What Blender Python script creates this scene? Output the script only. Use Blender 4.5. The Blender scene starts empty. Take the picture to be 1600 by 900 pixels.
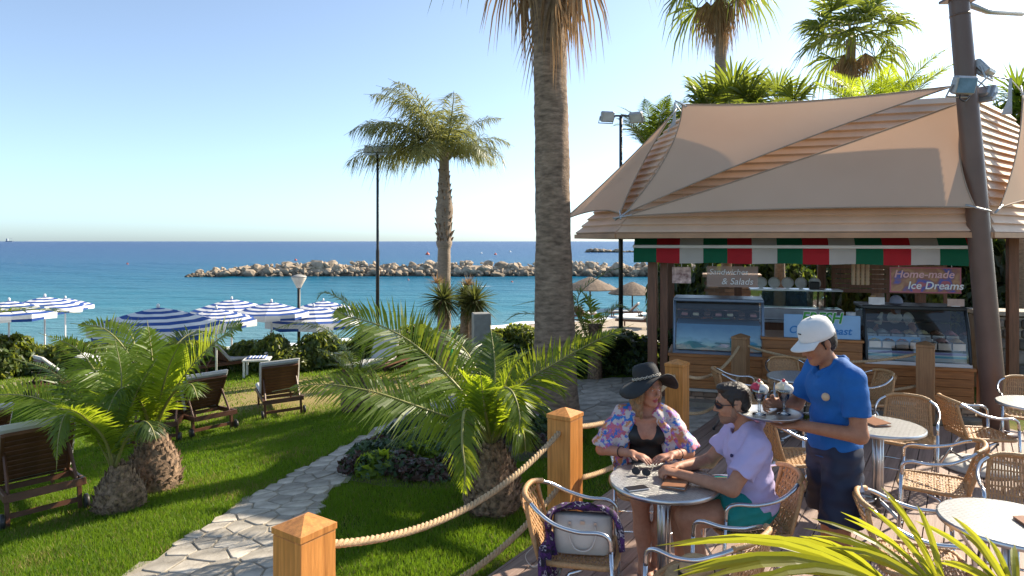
import bpy, math, random
import numpy as np
from mathutils import Vector, Matrix
R = math.radians
random.seed(7)
rng = np.random.default_rng(7)
scene = bpy.context.scene
col = scene.collection

# ------------------------------------------------------------------ camera
FPX = 1040.0          # focal length in pixels of the 1600 px wide photograph
CAMH = 2.3            # metres above the terrace deck
HOR = 377.0           # horizon row
cam_d = bpy.data.cameras.new('camera')
cam_d.sensor_width = 36.0
cam_d.lens = FPX / 1600 * 36
cam_d.shift_y = -(450 - HOR) / 1600
cam_d.clip_start = 0.05
cam_d.clip_end = 60000
cam = bpy.data.objects.new('camera', cam_d)
cam.location = (0, 0, CAMH)
cam.rotation_euler = (R(90), 0, 0)
col.objects.link(cam)
scene.camera = cam

# ------------------------------------------------------------------ sky and sun
SUN_AZ, SUN_EL = R(56), R(34.5)
world = bpy.data.worlds.new('World')
scene.world = world
world.use_nodes = True
wn = world.node_tree.nodes
wl = world.node_tree.links
wn.clear()
wo = wn.new('ShaderNodeOutputWorld')
wb = wn.new('ShaderNodeBackground')
sky = wn.new('ShaderNodeTexSky')
sky.sky_type = 'NISHITA'
sky.sun_disc = False
sky.sun_elevation = SUN_EL
sky.sun_rotation = SUN_AZ
sky.altitude = 0
sky.air_density = 0.7
sky.dust_density = 0.85
sky.ozone_density = 8.0
wb.inputs['Strength'].default_value = 0.1
hs = wn.new('ShaderNodeHueSaturation')
hs.inputs['Saturation'].default_value = 0.78
wl.new(sky.outputs[0], hs.inputs['Color'])
tint = wn.new('ShaderNodeVectorMath'); tint.operation = 'MULTIPLY'; tint.inputs[1].default_value = (0.97, 0.98, 0.86)
wl.new(hs.outputs[0], tint.inputs[0])
wl.new(tint.outputs[0], wb.inputs['Color'])
wl.new(wb.outputs[0], wo.inputs['Surface'])
sun_d = bpy.data.lights.new('sun', 'SUN')
sun_d.energy = 3.3
sun_d.angle = R(0.6)
sun_d.color = (1.0, 0.88, 0.70)
sun = bpy.data.objects.new('sun', sun_d)
sdir = Vector((math.sin(SUN_AZ) * math.cos(SUN_EL), math.cos(SUN_AZ) * math.cos(SUN_EL), math.sin(SUN_EL)))
sun.rotation_euler = sdir.to_track_quat('Z', 'Y').to_euler()
col.objects.link(sun)
scene.view_settings.view_transform = 'Standard'
scene.view_settings.look = 'None'
scene.view_settings.gamma = 1.0
scene.view_settings.use_curve_mapping = False
scene.view_settings.exposure = 1.6
scene.render.engine = 'CYCLES'
scene.cycles.max_bounces = 8
scene.cycles.transparent_max_bounces = 16

# ------------------------------------------------------------------ helpers
def V(*a):
    return Vector(a)

def at(px, py, z):
    """world point at depth z that the photograph shows at (px, py)"""
    return Vector(((px - 800) / FPX * z, z, CAMH - (py - HOR) / FPX * z))

E0 = (-0.963, 3.09)
ED = (0.563, 0.826)                 # direction of the rope line and the deck boards
EN = (-0.826, 0.563)                # to the lawn side
_fd = [-50, 0.3, 2, 4.9, 7.1, 12, 16, 40, 200]
_fz = [-0.10, -0.10, -0.14, -0.36, -0.70, -1.03, -1.2, -1.7, -1.9]
def ground(x, y):
    x = np.asarray(x, float); y = np.asarray(y, float)
    d = (x - E0[0]) * EN[0] + (y - E0[1]) * EN[1]
    d = np.maximum(d, np.where(x > -3, (y - 11.5) * 1.15, -9) * np.clip((x + 3) / 2, 0, 1))
    f = sum(np.interp(d + o, _fd, _fz) for o in (-1.2, -0.6, 0, 0.6, 1.2)) / 5
    w = (x + 20) * -0.555 + (y - 22) * 0.832
    t = np.clip((w + 9) / 8, 0, 1); t = t * t * (3 - 2 * t)
    return f * (1 - t) + np.maximum(-2.2 - 0.07 * w, -6) * t

def gz(x, y):
    return float(ground(x, y))

def gp(px, py, lift=0.0):
    """point of the ground seen at (px, py)"""
    z = 3.0
    while z < 80:
        p = at(px, py, z)
        if p.z <= gz(p.x, p.y) + lift:
            a, b = z - 0.1, z
            for _ in range(14):
                m = (a + b) / 2
                p = at(px, py, m)
                if p.z <= gz(p.x, p.y) + lift: b = m
                else: a = m
            return at(px, py, b)
        z += 0.1
    return at(px, py, 80)

def tag(o, label=None, cat=None, group=None, kind=None):
    if label: o['label'] = label
    if cat: o['category'] = cat
    if group: o['group'] = group
    if kind: o['kind'] = kind
    return o

def empty(name, loc=(0, 0, 0), rz=0.0, label=None, cat=None, group=None):
    o = bpy.data.objects.new(name, None)
    o.empty_display_size = 0.1
    o.location = loc
    o.rotation_euler = (0, 0, rz)
    col.objects.link(o)
    return tag(o, label, cat, group)

def kids(o):
    return list(o.children)

def copy_tree(o, parent=None):
    c = o.copy()
    col.objects.link(c)
    if parent is not None:
        c.parent = parent
    for ch in kids(o):
        copy_tree(ch, c)
    return c

def link(name, me, parent=None, loc=None, rot=None, scale=None):
    o = bpy.data.objects.new(name, me)
    col.objects.link(o)
    if parent is not None: o.parent = parent
    if loc is not None: o.location = loc
    if rot is not None: o.rotation_euler = rot
    if scale is not None: o.scale = scale if hasattr(scale, '__len__') else (scale,) * 3
    return o

class MB:
    """collects shapes, builds ONE mesh"""
    def __init__(s):
        s.v = []; s.f = []; s.m = []; s.sm = []; s.mi = 0; s.smooth = False
    def face(s, idx):
        s.f.append(tuple(idx)); s.m.append(s.mi); s.sm.append(s.smooth)
    def add(s, verts, faces):
        n = len(s.v)
        s.v.extend([tuple(p) for p in verts])
        for f in faces: s.face([i + n for i in f])
        return s
    def box(s, c, d, rz=0.0, mat=None, bev=0.0):
        hx, hy, hz = d[0] / 2, d[1] / 2, d[2] / 2
        if bev <= 0:
            vs = [Vector((x * hx, y * hy, z * hz)) for z in (-1, 1) for y in (-1, 1) for x in (-1, 1)]
            fs = [(0, 2, 3, 1), (4, 5, 7, 6), (0, 1, 5, 4), (2, 6, 7, 3), (0, 4, 6, 2), (1, 3, 7, 5)]
        else:
            b = min(bev, hx * .9, hy * .9, hz * .9)
            vs, fs = [], []
            def ring(x, y, z, cut):
                return [Vector(p + (z,)) for p in ((-x + cut, -y), (x - cut, -y), (x, -y + cut), (x, y - cut), (x - cut, y), (-x + cut, y), (-x, y - cut), (-x, -y + cut))]
            for (x, y, z, c_) in ((hx - b, hy - b, -hz, b * .4), (hx, hy, -hz + b, b * .6), (hx, hy, hz - b, b * .6), (hx - b, hy - b, hz, b * .4)):
                vs += ring(x, y, z, c_)
            for k in range(3):
                for i in range(8):
                    j = (i + 1) % 8
                    fs.append((k * 8 + i, k * 8 + j, k * 8 + 8 + j, k * 8 + 8 + i))
            fs.append(tuple(range(7, -1, -1))); fs.append(tuple(range(24, 32)))
        if mat is None:
            mat = Matrix.Rotation(rz, 3, 'Z')
        c = Vector(c)
        return s.add([mat @ p + c for p in vs], fs)
    def tube(s, pts, r, n=8, caps=True, closed=False, flat=None):
        pts = [Vector(p) for p in pts]
        m = len(pts)
        rs = r if hasattr(r, '__len__') else [r] * m
        base = len(s.v)
        up = None
        for i, p in enumerate(pts):
            a = pts[i - 1] if (i > 0 or closed) else pts[i]
            b = pts[(i + 1) % m] if (i < m - 1 or closed) else pts[i]
            t = (b - a)
            t = t.normalized() if t.length > 1e-9 else Vector((0, 0, 1))
            if up is None:
                up = Vector((0, 0, 1)) if abs(t.z) < .9 else Vector((1, 0, 0))
            up = (up - t * up.dot(t))
            up = up.normalized() if up.length > 1e-6 else t.orthogonal().normalized()
            q = t.cross(up)
            for k in range(n):
                w = 2 * math.pi * k / n
                fl = flat if flat else 1.0
                s.v.append(tuple(p + (up * math.cos(w) * fl + q * math.sin(w)) * rs[i]))
        rows = m if closed else m - 1
        for i in range(rows):
            i2 = (i + 1) % m
            for k in range(n):
                k2 = (k + 1) % n
                s.face((base + i * n + k, base + i * n + k2, base + i2 * n + k2, base + i2 * n + k))
        if caps and not closed:
            s.face([base + k for k in range(n - 1, -1, -1)])
            s.face([base + (m - 1) * n + k for k in range(n)])
        return s
    def lathe(s, prof, n=24, c=(0, 0, 0), caps=True, jitter=None):
        base = len(s.v); c = Vector(c)
        for (r, z) in prof:
            for k in range(n):
                w = 2 * math.pi * k / n
                rr = r if jitter is None else r * jitter(w, z)
                s.v.append(tuple(c + Vector((rr * math.cos(w), rr * math.sin(w), z))))
        for i in range(len(prof) - 1):
            for k in range(n):
                k2 = (k + 1) % n
                s.face((base + i * n + k, base + i * n + k2, base + (i + 1) * n + k2, base + (i + 1) * n + k))
        if caps:
            s.face([base + k for k in range(n - 1, -1, -1)])
            t = base + (len(prof) - 1) * n
            s.face([t + k for k in range(n)])
        return s
    def prism(s, poly, z0, z1):
        """poly: xy points counter-clockwise"""
        n = len(poly); base = len(s.v)
        for z in (z0, z1):
            for p in poly: s.v.append((p[0], p[1], z))
        for k in range(n):
            k2 = (k + 1) % n
            s.face((base + k, base + k2, base + n + k2, base + n + k))
        s.face([base + k for k in range(n - 1, -1, -1)])
        s.face([base + n + k for k in range(n)])
        return s
    def mesh(s, name, mats):
        me = bpy.data.meshes.new(name)
        me.from_pydata(s.v, [], s.f)
        if not isinstance(mats, (list, tuple)): mats = [mats]
        for m in mats: me.materials.append(m)
        if len(s.f):
            me.polygons.foreach_set('material_index', s.m)
            me.polygons.foreach_set('use_smooth', s.sm)
        me.update()
        return me
    def build(s, name, mats, parent=None, loc=None, rot=None, smooth=None):
        if smooth is not None: s.sm = [smooth] * len(s.f)
        return link(name, s.mesh(name, mats), parent, loc, rot)

def np_mesh(name, verts, faces, mats, smooth=False, mi=None):
    me = bpy.data.meshes.new(name)
    verts = np.asarray(verts, np.float32); faces = np.asarray(faces, np.int32)
    k = faces.shape[1]
    me.vertices.add(len(verts)); me.vertices.foreach_set('co', verts.ravel())
    me.loops.add(faces.size); me.loops.foreach_set('vertex_index', faces.ravel())
    me.polygons.add(len(faces))
    me.polygons.foreach_set('loop_start', np.arange(0, faces.size, k, dtype=np.int32))
    if not isinstance(mats, (list, tuple)): mats = [mats]
    for m in mats: me.materials.append(m)
    if mi is not None: me.polygons.foreach_set('material_index', np.asarray(mi, np.int32))
    me.polygons.foreach_set('use_smooth', np.full(len(faces), smooth))
    me.update(calc_edges=True)
    me.validate()
    return me

def bez(pts, n):
    """Catmull-Rom through the points"""
    P = [Vector(p) for p in pts]
    P = [P[0] * 2 - P[1]] + P + [P[-1] * 2 - P[-2]]
    out = []
    segs = len(P) - 3
    for i in range(n):
        u = i / (n - 1) * segs
        k = min(int(u), segs - 1); t = u - k
        a, b, c, d = P[k:k + 4]
        out.append(0.5 * ((2 * b) + (c - a) * t + (2 * a - 5 * b + 4 * c - d) * t * t + (3 * b - a - 3 * c + d) * t ** 3))
    return out

# ------------------------------------------------------------------ materials
def nodes_of(name):
    m = bpy.data.materials.new(name)
    m.use_nodes = True
    nt = m.node_tree
    return m, nt.nodes, nt.links, nt.nodes['Principled BSDF'], nt.nodes['Material Output']

def rgb(c):
    return (c[0], c[1], c[2], 1.0)

def ramp(n, stops):
    r = n.new('ShaderNodeValToRGB')
    e = r.color_ramp.elements
    while len(e) > 1: e.remove(e[-1])
    e[0].position = stops[0][0]; e[0].color = rgb(stops[0][1])
    for p, c in stops[1:]:
        x = e.new(p); x.color = rgb(c)
    return r

def noise(n, l, scale, detail=4, rough=.55, stretch=None, coords='Object', w=None):
    tc = n.new('ShaderNodeTexCoord')
    if coords == 'World':
        g = n.new('ShaderNodeNewGeometry'); src = g.outputs['Position']
    else:
        src = tc.outputs[coords]
    t = n.new('ShaderNodeTexNoise')
    t.inputs['Scale'].default_value = scale
    t.inputs['Detail'].default_value = detail
    t.inputs['Roughness'].default_value = rough
    if stretch:
        mp = n.new('ShaderNodeMapping'); mp.inputs['Scale'].default_value = stretch
        l.new(src, mp.inputs['Vector']); src = mp.outputs[0]
    l.new(src, t.inputs['Vector'])
    return t

def pos_node(n):
    g = n.new('ShaderNodeNewGeometry')
    return g.outputs['Position']

def M(name, c, rough=.6, metal=0.0, var=.18, scale=6, bump=0.0, bscale=30, spec=.5, trans=0.0, tcol=None, rnd=0.0,
      stretch=None, c2=None, sheen=0.0, coat=0.0, world_tex=False):
    m, n, l, b, out = nodes_of(name)
    lo = [max(x * (1 - var), 0) for x in c]; hi = [min(x * (1 + var), 1) for x in (c2 or c)]
    src = pos_node(n) if world_tex else None
    nz = noise(n, l, scale, 5, .6, stretch)
    if world_tex:
        l.new(src, nz.inputs['Vector'])
    rp = ramp(n, [(.3, lo), (.7, hi)])
    l.new(nz.outputs['Fac'], rp.inputs['Fac'])
    cs = rp.outputs['Color']
    if rnd:
        oi = n.new('ShaderNodeObjectInfo')
        mr = n.new('ShaderNodeMapRange')
        mr.inputs['To Min'].default_value = 1 - rnd; mr.inputs['To Max'].default_value = 1 + rnd
        l.new(oi.outputs['Random'], mr.inputs['Value'])
        mx = n.new('ShaderNodeVectorMath'); mx.operation = 'SCALE'
        l.new(cs, mx.inputs[0]); l.new(mr.outputs[0], mx.inputs['Scale'])
        cs = mx.outputs[0]
    l.new(cs, b.inputs['Base Color'])
    b.inputs['Roughness'].default_value = rough
    b.inputs['Metallic'].default_value = metal
    b.inputs['Specular IOR Level'].default_value = spec
    if coat: b.inputs['Coat Weight'].default_value = coat
    if sheen: b.inputs['Sheen Weight'].default_value = sheen
    if bump:
        nb = noise(n, l, bscale, 5, .6, stretch)
        bp = n.new('ShaderNodeBump'); bp.inputs['Strength'].default_value = min(bump, 1.0)
        bp.inputs['Distance'].default_value = 0.01
        l.new(nb.outputs['Fac'], bp.inputs['Height']); l.new(bp.outputs[0], b.inputs['Normal'])
    if trans:
        tr = n.new('ShaderNodeBsdfTranslucent')
        if tcol:
            tr.inputs['Color'].default_value = rgb(tcol)
        else:
            l.new(cs, tr.inputs['Color'])
        mix = n.new('ShaderNodeMixShader'); mix.inputs['Fac'].default_value = trans
        l.new(b.outputs[0], mix.inputs[1]); l.new(tr.outputs[0], mix.inputs[2])
        l.new(mix.outputs[0], out.inputs['Surface'])
    return m

def leaf_mat(name, c, tcol, trans=.45, var=.35, rough=.42, scale=3.0, rnd=.18):
    return M(name, c, rough, 0, var, scale, trans=trans, tcol=tcol, rnd=rnd, spec=.45)

ORD = 'first second third fourth fifth sixth seventh eighth ninth tenth eleventh twelfth thirteenth fourteenth fifteenth sixteenth seventeenth eighteenth nineteenth twentieth twenty-first twenty-second twenty-third twenty-fourth twenty-fifth'.split()
MAT = {}
MAT['alu'] = M('brushed_aluminium', (.62, .63, .65), .22, 1.0, .06, 20)
MAT['steel'] = M('stainless_steel', (.55, .56, .57), .32, 1.0, .1, 8)
MAT['galv'] = M('galvanised_steel', (.42, .43, .44), .5, .7, .12, 30)
MAT['darkpole'] = M('dark_painted_steel', (.035, .033, .032), .45, .3, .2, 6)
MAT['mast'] = M('brown_painted_steel', (.135, .082, .062), .38, 0.0, .14, 2.2, spec=.5, bump=.05, bscale=12)
MAT['wicker'] = M('tan_wicker', (.47, .265, .115), .45, 0, .28, 60, bump=.35, bscale=220)
MAT['wicker_wrap'] = M('wicker_wrap', (.48, .27, .115), .42, 0, .22, 70, bump=.5, bscale=160, stretch=(1, 1, 1))
MAT['post_wood'] = M('oiled_post_wood', (.50, .19, .040), .42, 0, .25, 5, bump=.22, bscale=30, stretch=(9, 9, .5), c2=(.58, .245, .06), rnd=.06, coat=.15)
MAT['post_old'] = M('weathered_post_wood', (.30, .155, .065), .6, 0, .25, 5, bump=.3, bscale=30, stretch=(9, 9, .5), rnd=.1)
MAT['kiosk_wood'] = M('pine_cladding', (.37, .15, .045), .5, 0, .3, 6, bump=.15, bscale=20, stretch=(.7, 6, 8), rnd=.14)
MAT['kiosk_post'] = M('brown_timber', (.19, .082, .042), .5, 0, .3, 5, bump=.2, bscale=20, stretch=(8, 8, .6), rnd=.1)
MAT['deck'] = M('deck_board', (.25, .165, .13), .62, 0, .2, 3, bump=.3, bscale=24, stretch=(14, .5, 8), rnd=.11, c2=(.30, .205, .165))
MAT['teak'] = M('dark_teak', (.12, .047, .022), .5, 0, .3, 6, bump=.2, bscale=20, stretch=(1, 1, 1), rnd=.1)
MAT['rope'] = M('hemp_rope', (.52, .36, .20), .85, 0, .22, 40, bump=.5, bscale=150)
MAT['roof'] = M('painted_roof_board', (.66, .475, .345), .6, 0, .1, 2, bump=.1, bscale=16, rnd=.05)
MAT['trim'] = M('trim_board', (.42, .24, .13), .6, 0, .15, 4)
MAT['stone'] = M('flagstone', (.34, .295, .235), .8, 0, .35, 4, bump=.6, bscale=18, rnd=.25, c2=(.41, .37, .31))
MAT['mortar'] = M('mortar', (.30, .26, .20), .95, 0, .25, 9, bump=.6, bscale=60)
MAT['rock'] = M('boulder_rock', (.30, .225, .15), .9, 0, .45, .9, bump=.8, bscale=3, rnd=.3, c2=(.38, .30, .215))
_m = MAT['rock']; _n, _l = _m.node_tree.nodes, _m.node_tree.links
_b = _n['Principled BSDF']; _src = _b.inputs['Base Color'].links[0].from_socket
_sx = _n.new('ShaderNodeSeparateXYZ'); _l.new(pos_node(_n), _sx.inputs[0])
_mr = _n.new('ShaderNodeMapRange'); _mr.inputs['From Min'].default_value = -2.0; _mr.inputs['From Max'].default_value = -1.45; _mr.inputs['To Min'].default_value = .34
_l.new(_sx.outputs['Z'], _mr.inputs['Value'])
_vm = _n.new('ShaderNodeVectorMath'); _vm.operation = 'SCALE'; _l.new(_src, _vm.inputs[0]); _l.new(_mr.outputs[0], _vm.inputs['Scale']); _l.new(_vm.outputs[0], _b.inputs['Base Color'])   # wet rock at the waterline
MAT['wallstone'] = M('wall_stone', (.36, .235, .155), .85, 0, .3, 8, bump=.5, bscale=30, rnd=.4)
MAT['canvas_w'] = M('white_canvas', (.78, .78, .79), .8, 0, .04, 5, trans=.25, tcol=(.75, .75, .78))
MAT['canvas_b'] = M('blue_canvas', (.016, .070, .30), .8, 0, .12, 5, trans=.25, tcol=(.02, .09, .34))
MAT['cushion'] = M('grey_cushion', (.52, .51, .48), .85, 0, .08, 6, bump=.15, bscale=60)
MAT['white_pl'] = M('white_plastic', (.74, .73, .70), .4, 0, .05, 5)
MAT['whitepaint'] = M('white_paint', (.72, .72, .70), .45, 0, .04, 5)
MAT['black_pl'] = M('black_plastic', (.015, .015, .017), .35, 0, .1, 8)
MAT['glass'] = None
MAT['trunk'] = M('palm_trunk_bark', (.20, .135, .09), .95, 0, .4, 3.0, bump=1.0, bscale=9, stretch=(2.2, 2.2, 7), c2=(.27, .19, .13))
MAT['trunk_grey'] = M('grey_palm_bark', (.29, .22, .165), .95, 0, .3, 6, bump=.8, bscale=14, stretch=(2, 2, 6))
MAT['scale'] = M('leaf_base_scale', (.10, .062, .038), .9, 0, .6, 22, bump=.8, bscale=50, c2=(.24, .155, .095))
MAT['deadleaf'] = M('dry_palm_frond', (.36, .235, .125), .8, 0, .45, 5, trans=.3, tcol=(.42, .25, .12), rnd=.2)
MAT['frond'] = leaf_mat('date_palm_leaflet', (.085, .140, .020), (.52, .62, .03), .54)
MAT['frond_y'] = leaf_mat('young_palm_leaflet', (.115, .18, .022), (.52, .62, .03), .52)
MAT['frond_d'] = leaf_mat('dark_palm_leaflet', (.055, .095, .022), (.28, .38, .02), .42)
MAT['frond_q'] = leaf_mat('queen_palm_leaflet', (.13, .15, .06), (.34, .34, .09), .4, var=.6)
MAT['fan'] = leaf_mat('fan_palm_leaf', (.062, .092, .026), (.30, .36, .04), .45)
MAT['fan_y'] = leaf_mat('yellow_fan_leaf', (.15, .175, .022), (.52, .52, .03), .5, var=.55)
MAT['yucca'] = leaf_mat('yucca_leaf', (.075, .090, .035), (.22, .25, .05), .3, var=.4)
MAT['rachis'] = M('palm_rachis', (.24, .23, .07), .5, 0, .2, 6)
MAT['hedge'] = leaf_mat('hedge_leaf', (.055, .088, .022), (.30, .36, .04), .4, var=.5)
MAT['hedge_l'] = leaf_mat('light_hedge_leaf', (.12, .15, .032), (.40, .42, .05), .42, var=.5)
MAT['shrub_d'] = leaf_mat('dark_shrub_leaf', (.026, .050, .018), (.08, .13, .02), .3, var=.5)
MAT['succ'] = leaf_mat('succulent_leaf', (.050, .095, .042), (.14, .22, .05), .25, var=.45)
MAT['purple'] = leaf_mat('purple_ground_leaf', (.085, .048, .040), (.16, .07, .05), .25, var=.5)
MAT['stem'] = M('woody_stem', (.10, .065, .04), .9, 0, .3, 8)
MAT['leather'] = M('tan_leather', (.30, .135, .070), .42, 0, .12, 20, bump=.12, bscale=120)
MAT['green_bin'] = M('green_bin_plastic', (.01, .19, .055), .4, 0, .12, 6)
def emis_free_glass(name, tint=(1, 1, 1), refl=.12):
    m, n, l, b, out = nodes_of(name)
    n.remove(b)
    t = n.new('ShaderNodeBsdfTransparent'); t.inputs[0].default_value = rgb(tint)
    g = n.new('ShaderNodeBsdfGlossy'); g.inputs['Roughness'].default_value = .03
    fr = n.new('ShaderNodeFresnel'); fr.inputs['IOR'].default_value = 1.45
    mm = n.new('ShaderNodeMath'); mm.operation = 'MULTIPLY_ADD'
    mm.inputs[1].default_value = .9; mm.inputs[2].default_value = refl * .5
    l.new(fr.outputs[0], mm.inputs[0])
    mx = n.new('ShaderNodeMixShader')
    l.new(mm.outputs[0], mx.inputs[0]); l.new(t.outputs[0], mx.inputs[1]); l.new(g.outputs[0], mx.inputs[2])
    l.new(mx.outputs[0], out.inputs['Surface'])
    return m
MAT['glass'] = emis_free_glass('clear_glass', (.93, .96, .95))
# ------------------------------------------------------------------ ground, sea
def make_ground():
    xs = np.concatenate([np.linspace(-300, -45, 20), np.linspace(-40, 30, 200), np.linspace(33, 300, 20)])
    ys = np.concatenate([np.linspace(-60, 1, 12), np.linspace(1.3, 22, 150), np.linspace(22.4, 60, 90), np.linspace(64, 140, 10)])
    X, Y = np.meshgrid(xs, ys, indexing='ij')
    Z = ground(X, Y)
    Z = Z + .012 * np.sin(X * 2.1 + Y * 1.3) * np.cos(Y * 1.7 - X * .6)
    v = np.stack([X, Y, Z], -1).reshape(-1, 3)
    ny = len(ys)
    i = np.arange(len(xs) - 1)[:, None] * ny + np.arange(ny - 1)[None, :]
    f = np.stack([i, i + ny, i + ny + 1, i + 1], -1).reshape(-1, 4)
    m, n, l, b, out = nodes_of('lawn_and_sand')
    big = noise(n, l, .55, 4, .6, coords='World'); fine = noise(n, l, 30, 4, .7, coords='World')
    l.new(pos_node(n), big.inputs['Vector']); l.new(pos_node(n), fine.inputs['Vector'])
    r1 = ramp(n, [(.36, (.040, .085, .010)), (.52, (.070, .115, .014)), (.64, (.20, .175, .055)), (.74, (.27, .215, .10))])
    l.new(big.outputs['Fac'], r1.inputs['Fac'])
    mx = n.new('ShaderNodeMix'); mx.data_type = 'RGBA'; mx.blend_type = 'MULTIPLY'; mx.inputs[0].default_value = .6
    r2 = ramp(n, [(.3, (.45, .45, .45)), (.7, (1.25, 1.25, 1.2))])
    l.new(fine.outputs['Fac'], r2.inputs['Fac'])
    l.new(r1.outputs[0], mx.inputs[6]); l.new(r2.outputs[0], mx.inputs[7])
    # worn, dry ground between the loungers
    dry = n.new('ShaderNodeVectorMath'); dry.operation = 'DISTANCE'
    mp = n.new('ShaderNodeMapping'); mp.inputs['Scale'].default_value = (.30, .42, 0)
    l.new(pos_node(n), mp.inputs['Vector']); l.new(mp.outputs[0], dry.inputs[0])
    c = (-3.6 * .30, 13.6 * .42, 0); dry.inputs[1].default_value = c
    ad = n.new('ShaderNodeMath'); ad.operation = 'MULTIPLY_ADD'; ad.inputs[1].default_value = 1.4
    l.new(big.outputs['Fac'], ad.inputs[0]); l.new(dry.outputs['Value'], ad.inputs[2])
    rd = ramp(n, [(.0, (1, 1, 1)), (.55, (.8, .8, .8)), (1.0, (0, 0, 0))])
    mr = n.new('ShaderNodeMapRange'); mr.inputs['From Min'].default_value = .7; mr.inputs['From Max'].default_value = 2.0
    l.new(ad.outputs[0], mr.inputs['Value']); l.new(mr.outputs[0], rd.inputs['Fac'])
    m2 = n.new('ShaderNodeMix'); m2.data_type = 'RGBA'
    l.new(rd.outputs[0], m2.inputs[0]); l.new(mx.outputs[2], m2.inputs[6]); m2.inputs[7].default_value = (.34, .26, .115, 1)
    # sand below the garden
    dt = n.new('ShaderNodeVectorMath'); dt.operation = 'DOT_PRODUCT'; dt.inputs[1].default_value = (-.533, .846, 0); l.new(pos_node(n), dt.inputs[0])
    sx = n.new('ShaderNodeSeparateXYZ'); l.new(pos_node(n), sx.inputs[0])
    ax_ = n.new('ShaderNodeMath'); ax_.operation = 'MAXIMUM'; ax_.inputs[1].default_value = 0
    a2 = n.new('ShaderNodeMath'); a2.operation = 'MULTIPLY_ADD'; a2.inputs[1].default_value = .9; a2.inputs[2].default_value = 2.0
    l.new(sx.outputs['X'], a2.inputs[0]); l.new(a2.outputs[0], ax_.inputs[0])
    a3 = n.new('ShaderNodeMath'); a3.operation = 'ADD'; l.new(dt.outputs['Value'], a3.inputs[0]); l.new(ax_.outputs[0], a3.inputs[1])
    ms = n.new('ShaderNodeMapRange'); ms.inputs['From Min'].default_value = 19.6; ms.inputs['From Max'].default_value = 20.1
    l.new(a3.outputs[0], ms.inputs['Value'])
    m3 = n.new('ShaderNodeMix'); m3.data_type = 'RGBA'
    l.new(ms.outputs[0], m3.inputs[0]); l.new(m2.outputs[2], m3.inputs[6]); m3.inputs[7].default_value = (.40, .33, .25, 1)
    l.new(m3.outputs[2], b.inputs['Base Color'])
    b.inputs['Roughness'].default_value = .95; b.inputs['Specular IOR Level'].default_value = .1
    bp = n.new('ShaderNodeBump'); bp.inputs['Strength'].default_value = .7; bp.inputs['Distance'].default_value = .03
    l.new(fine.outputs['Fac'], bp.inputs['Height']); l.new(bp.outputs[0], b.inputs['Normal'])
    o = link('ground', np_mesh('ground', v, f, m, True))
    tag(o, 'green lawn sloping down to the sandy beach', 'lawn', kind='structure')

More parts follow.
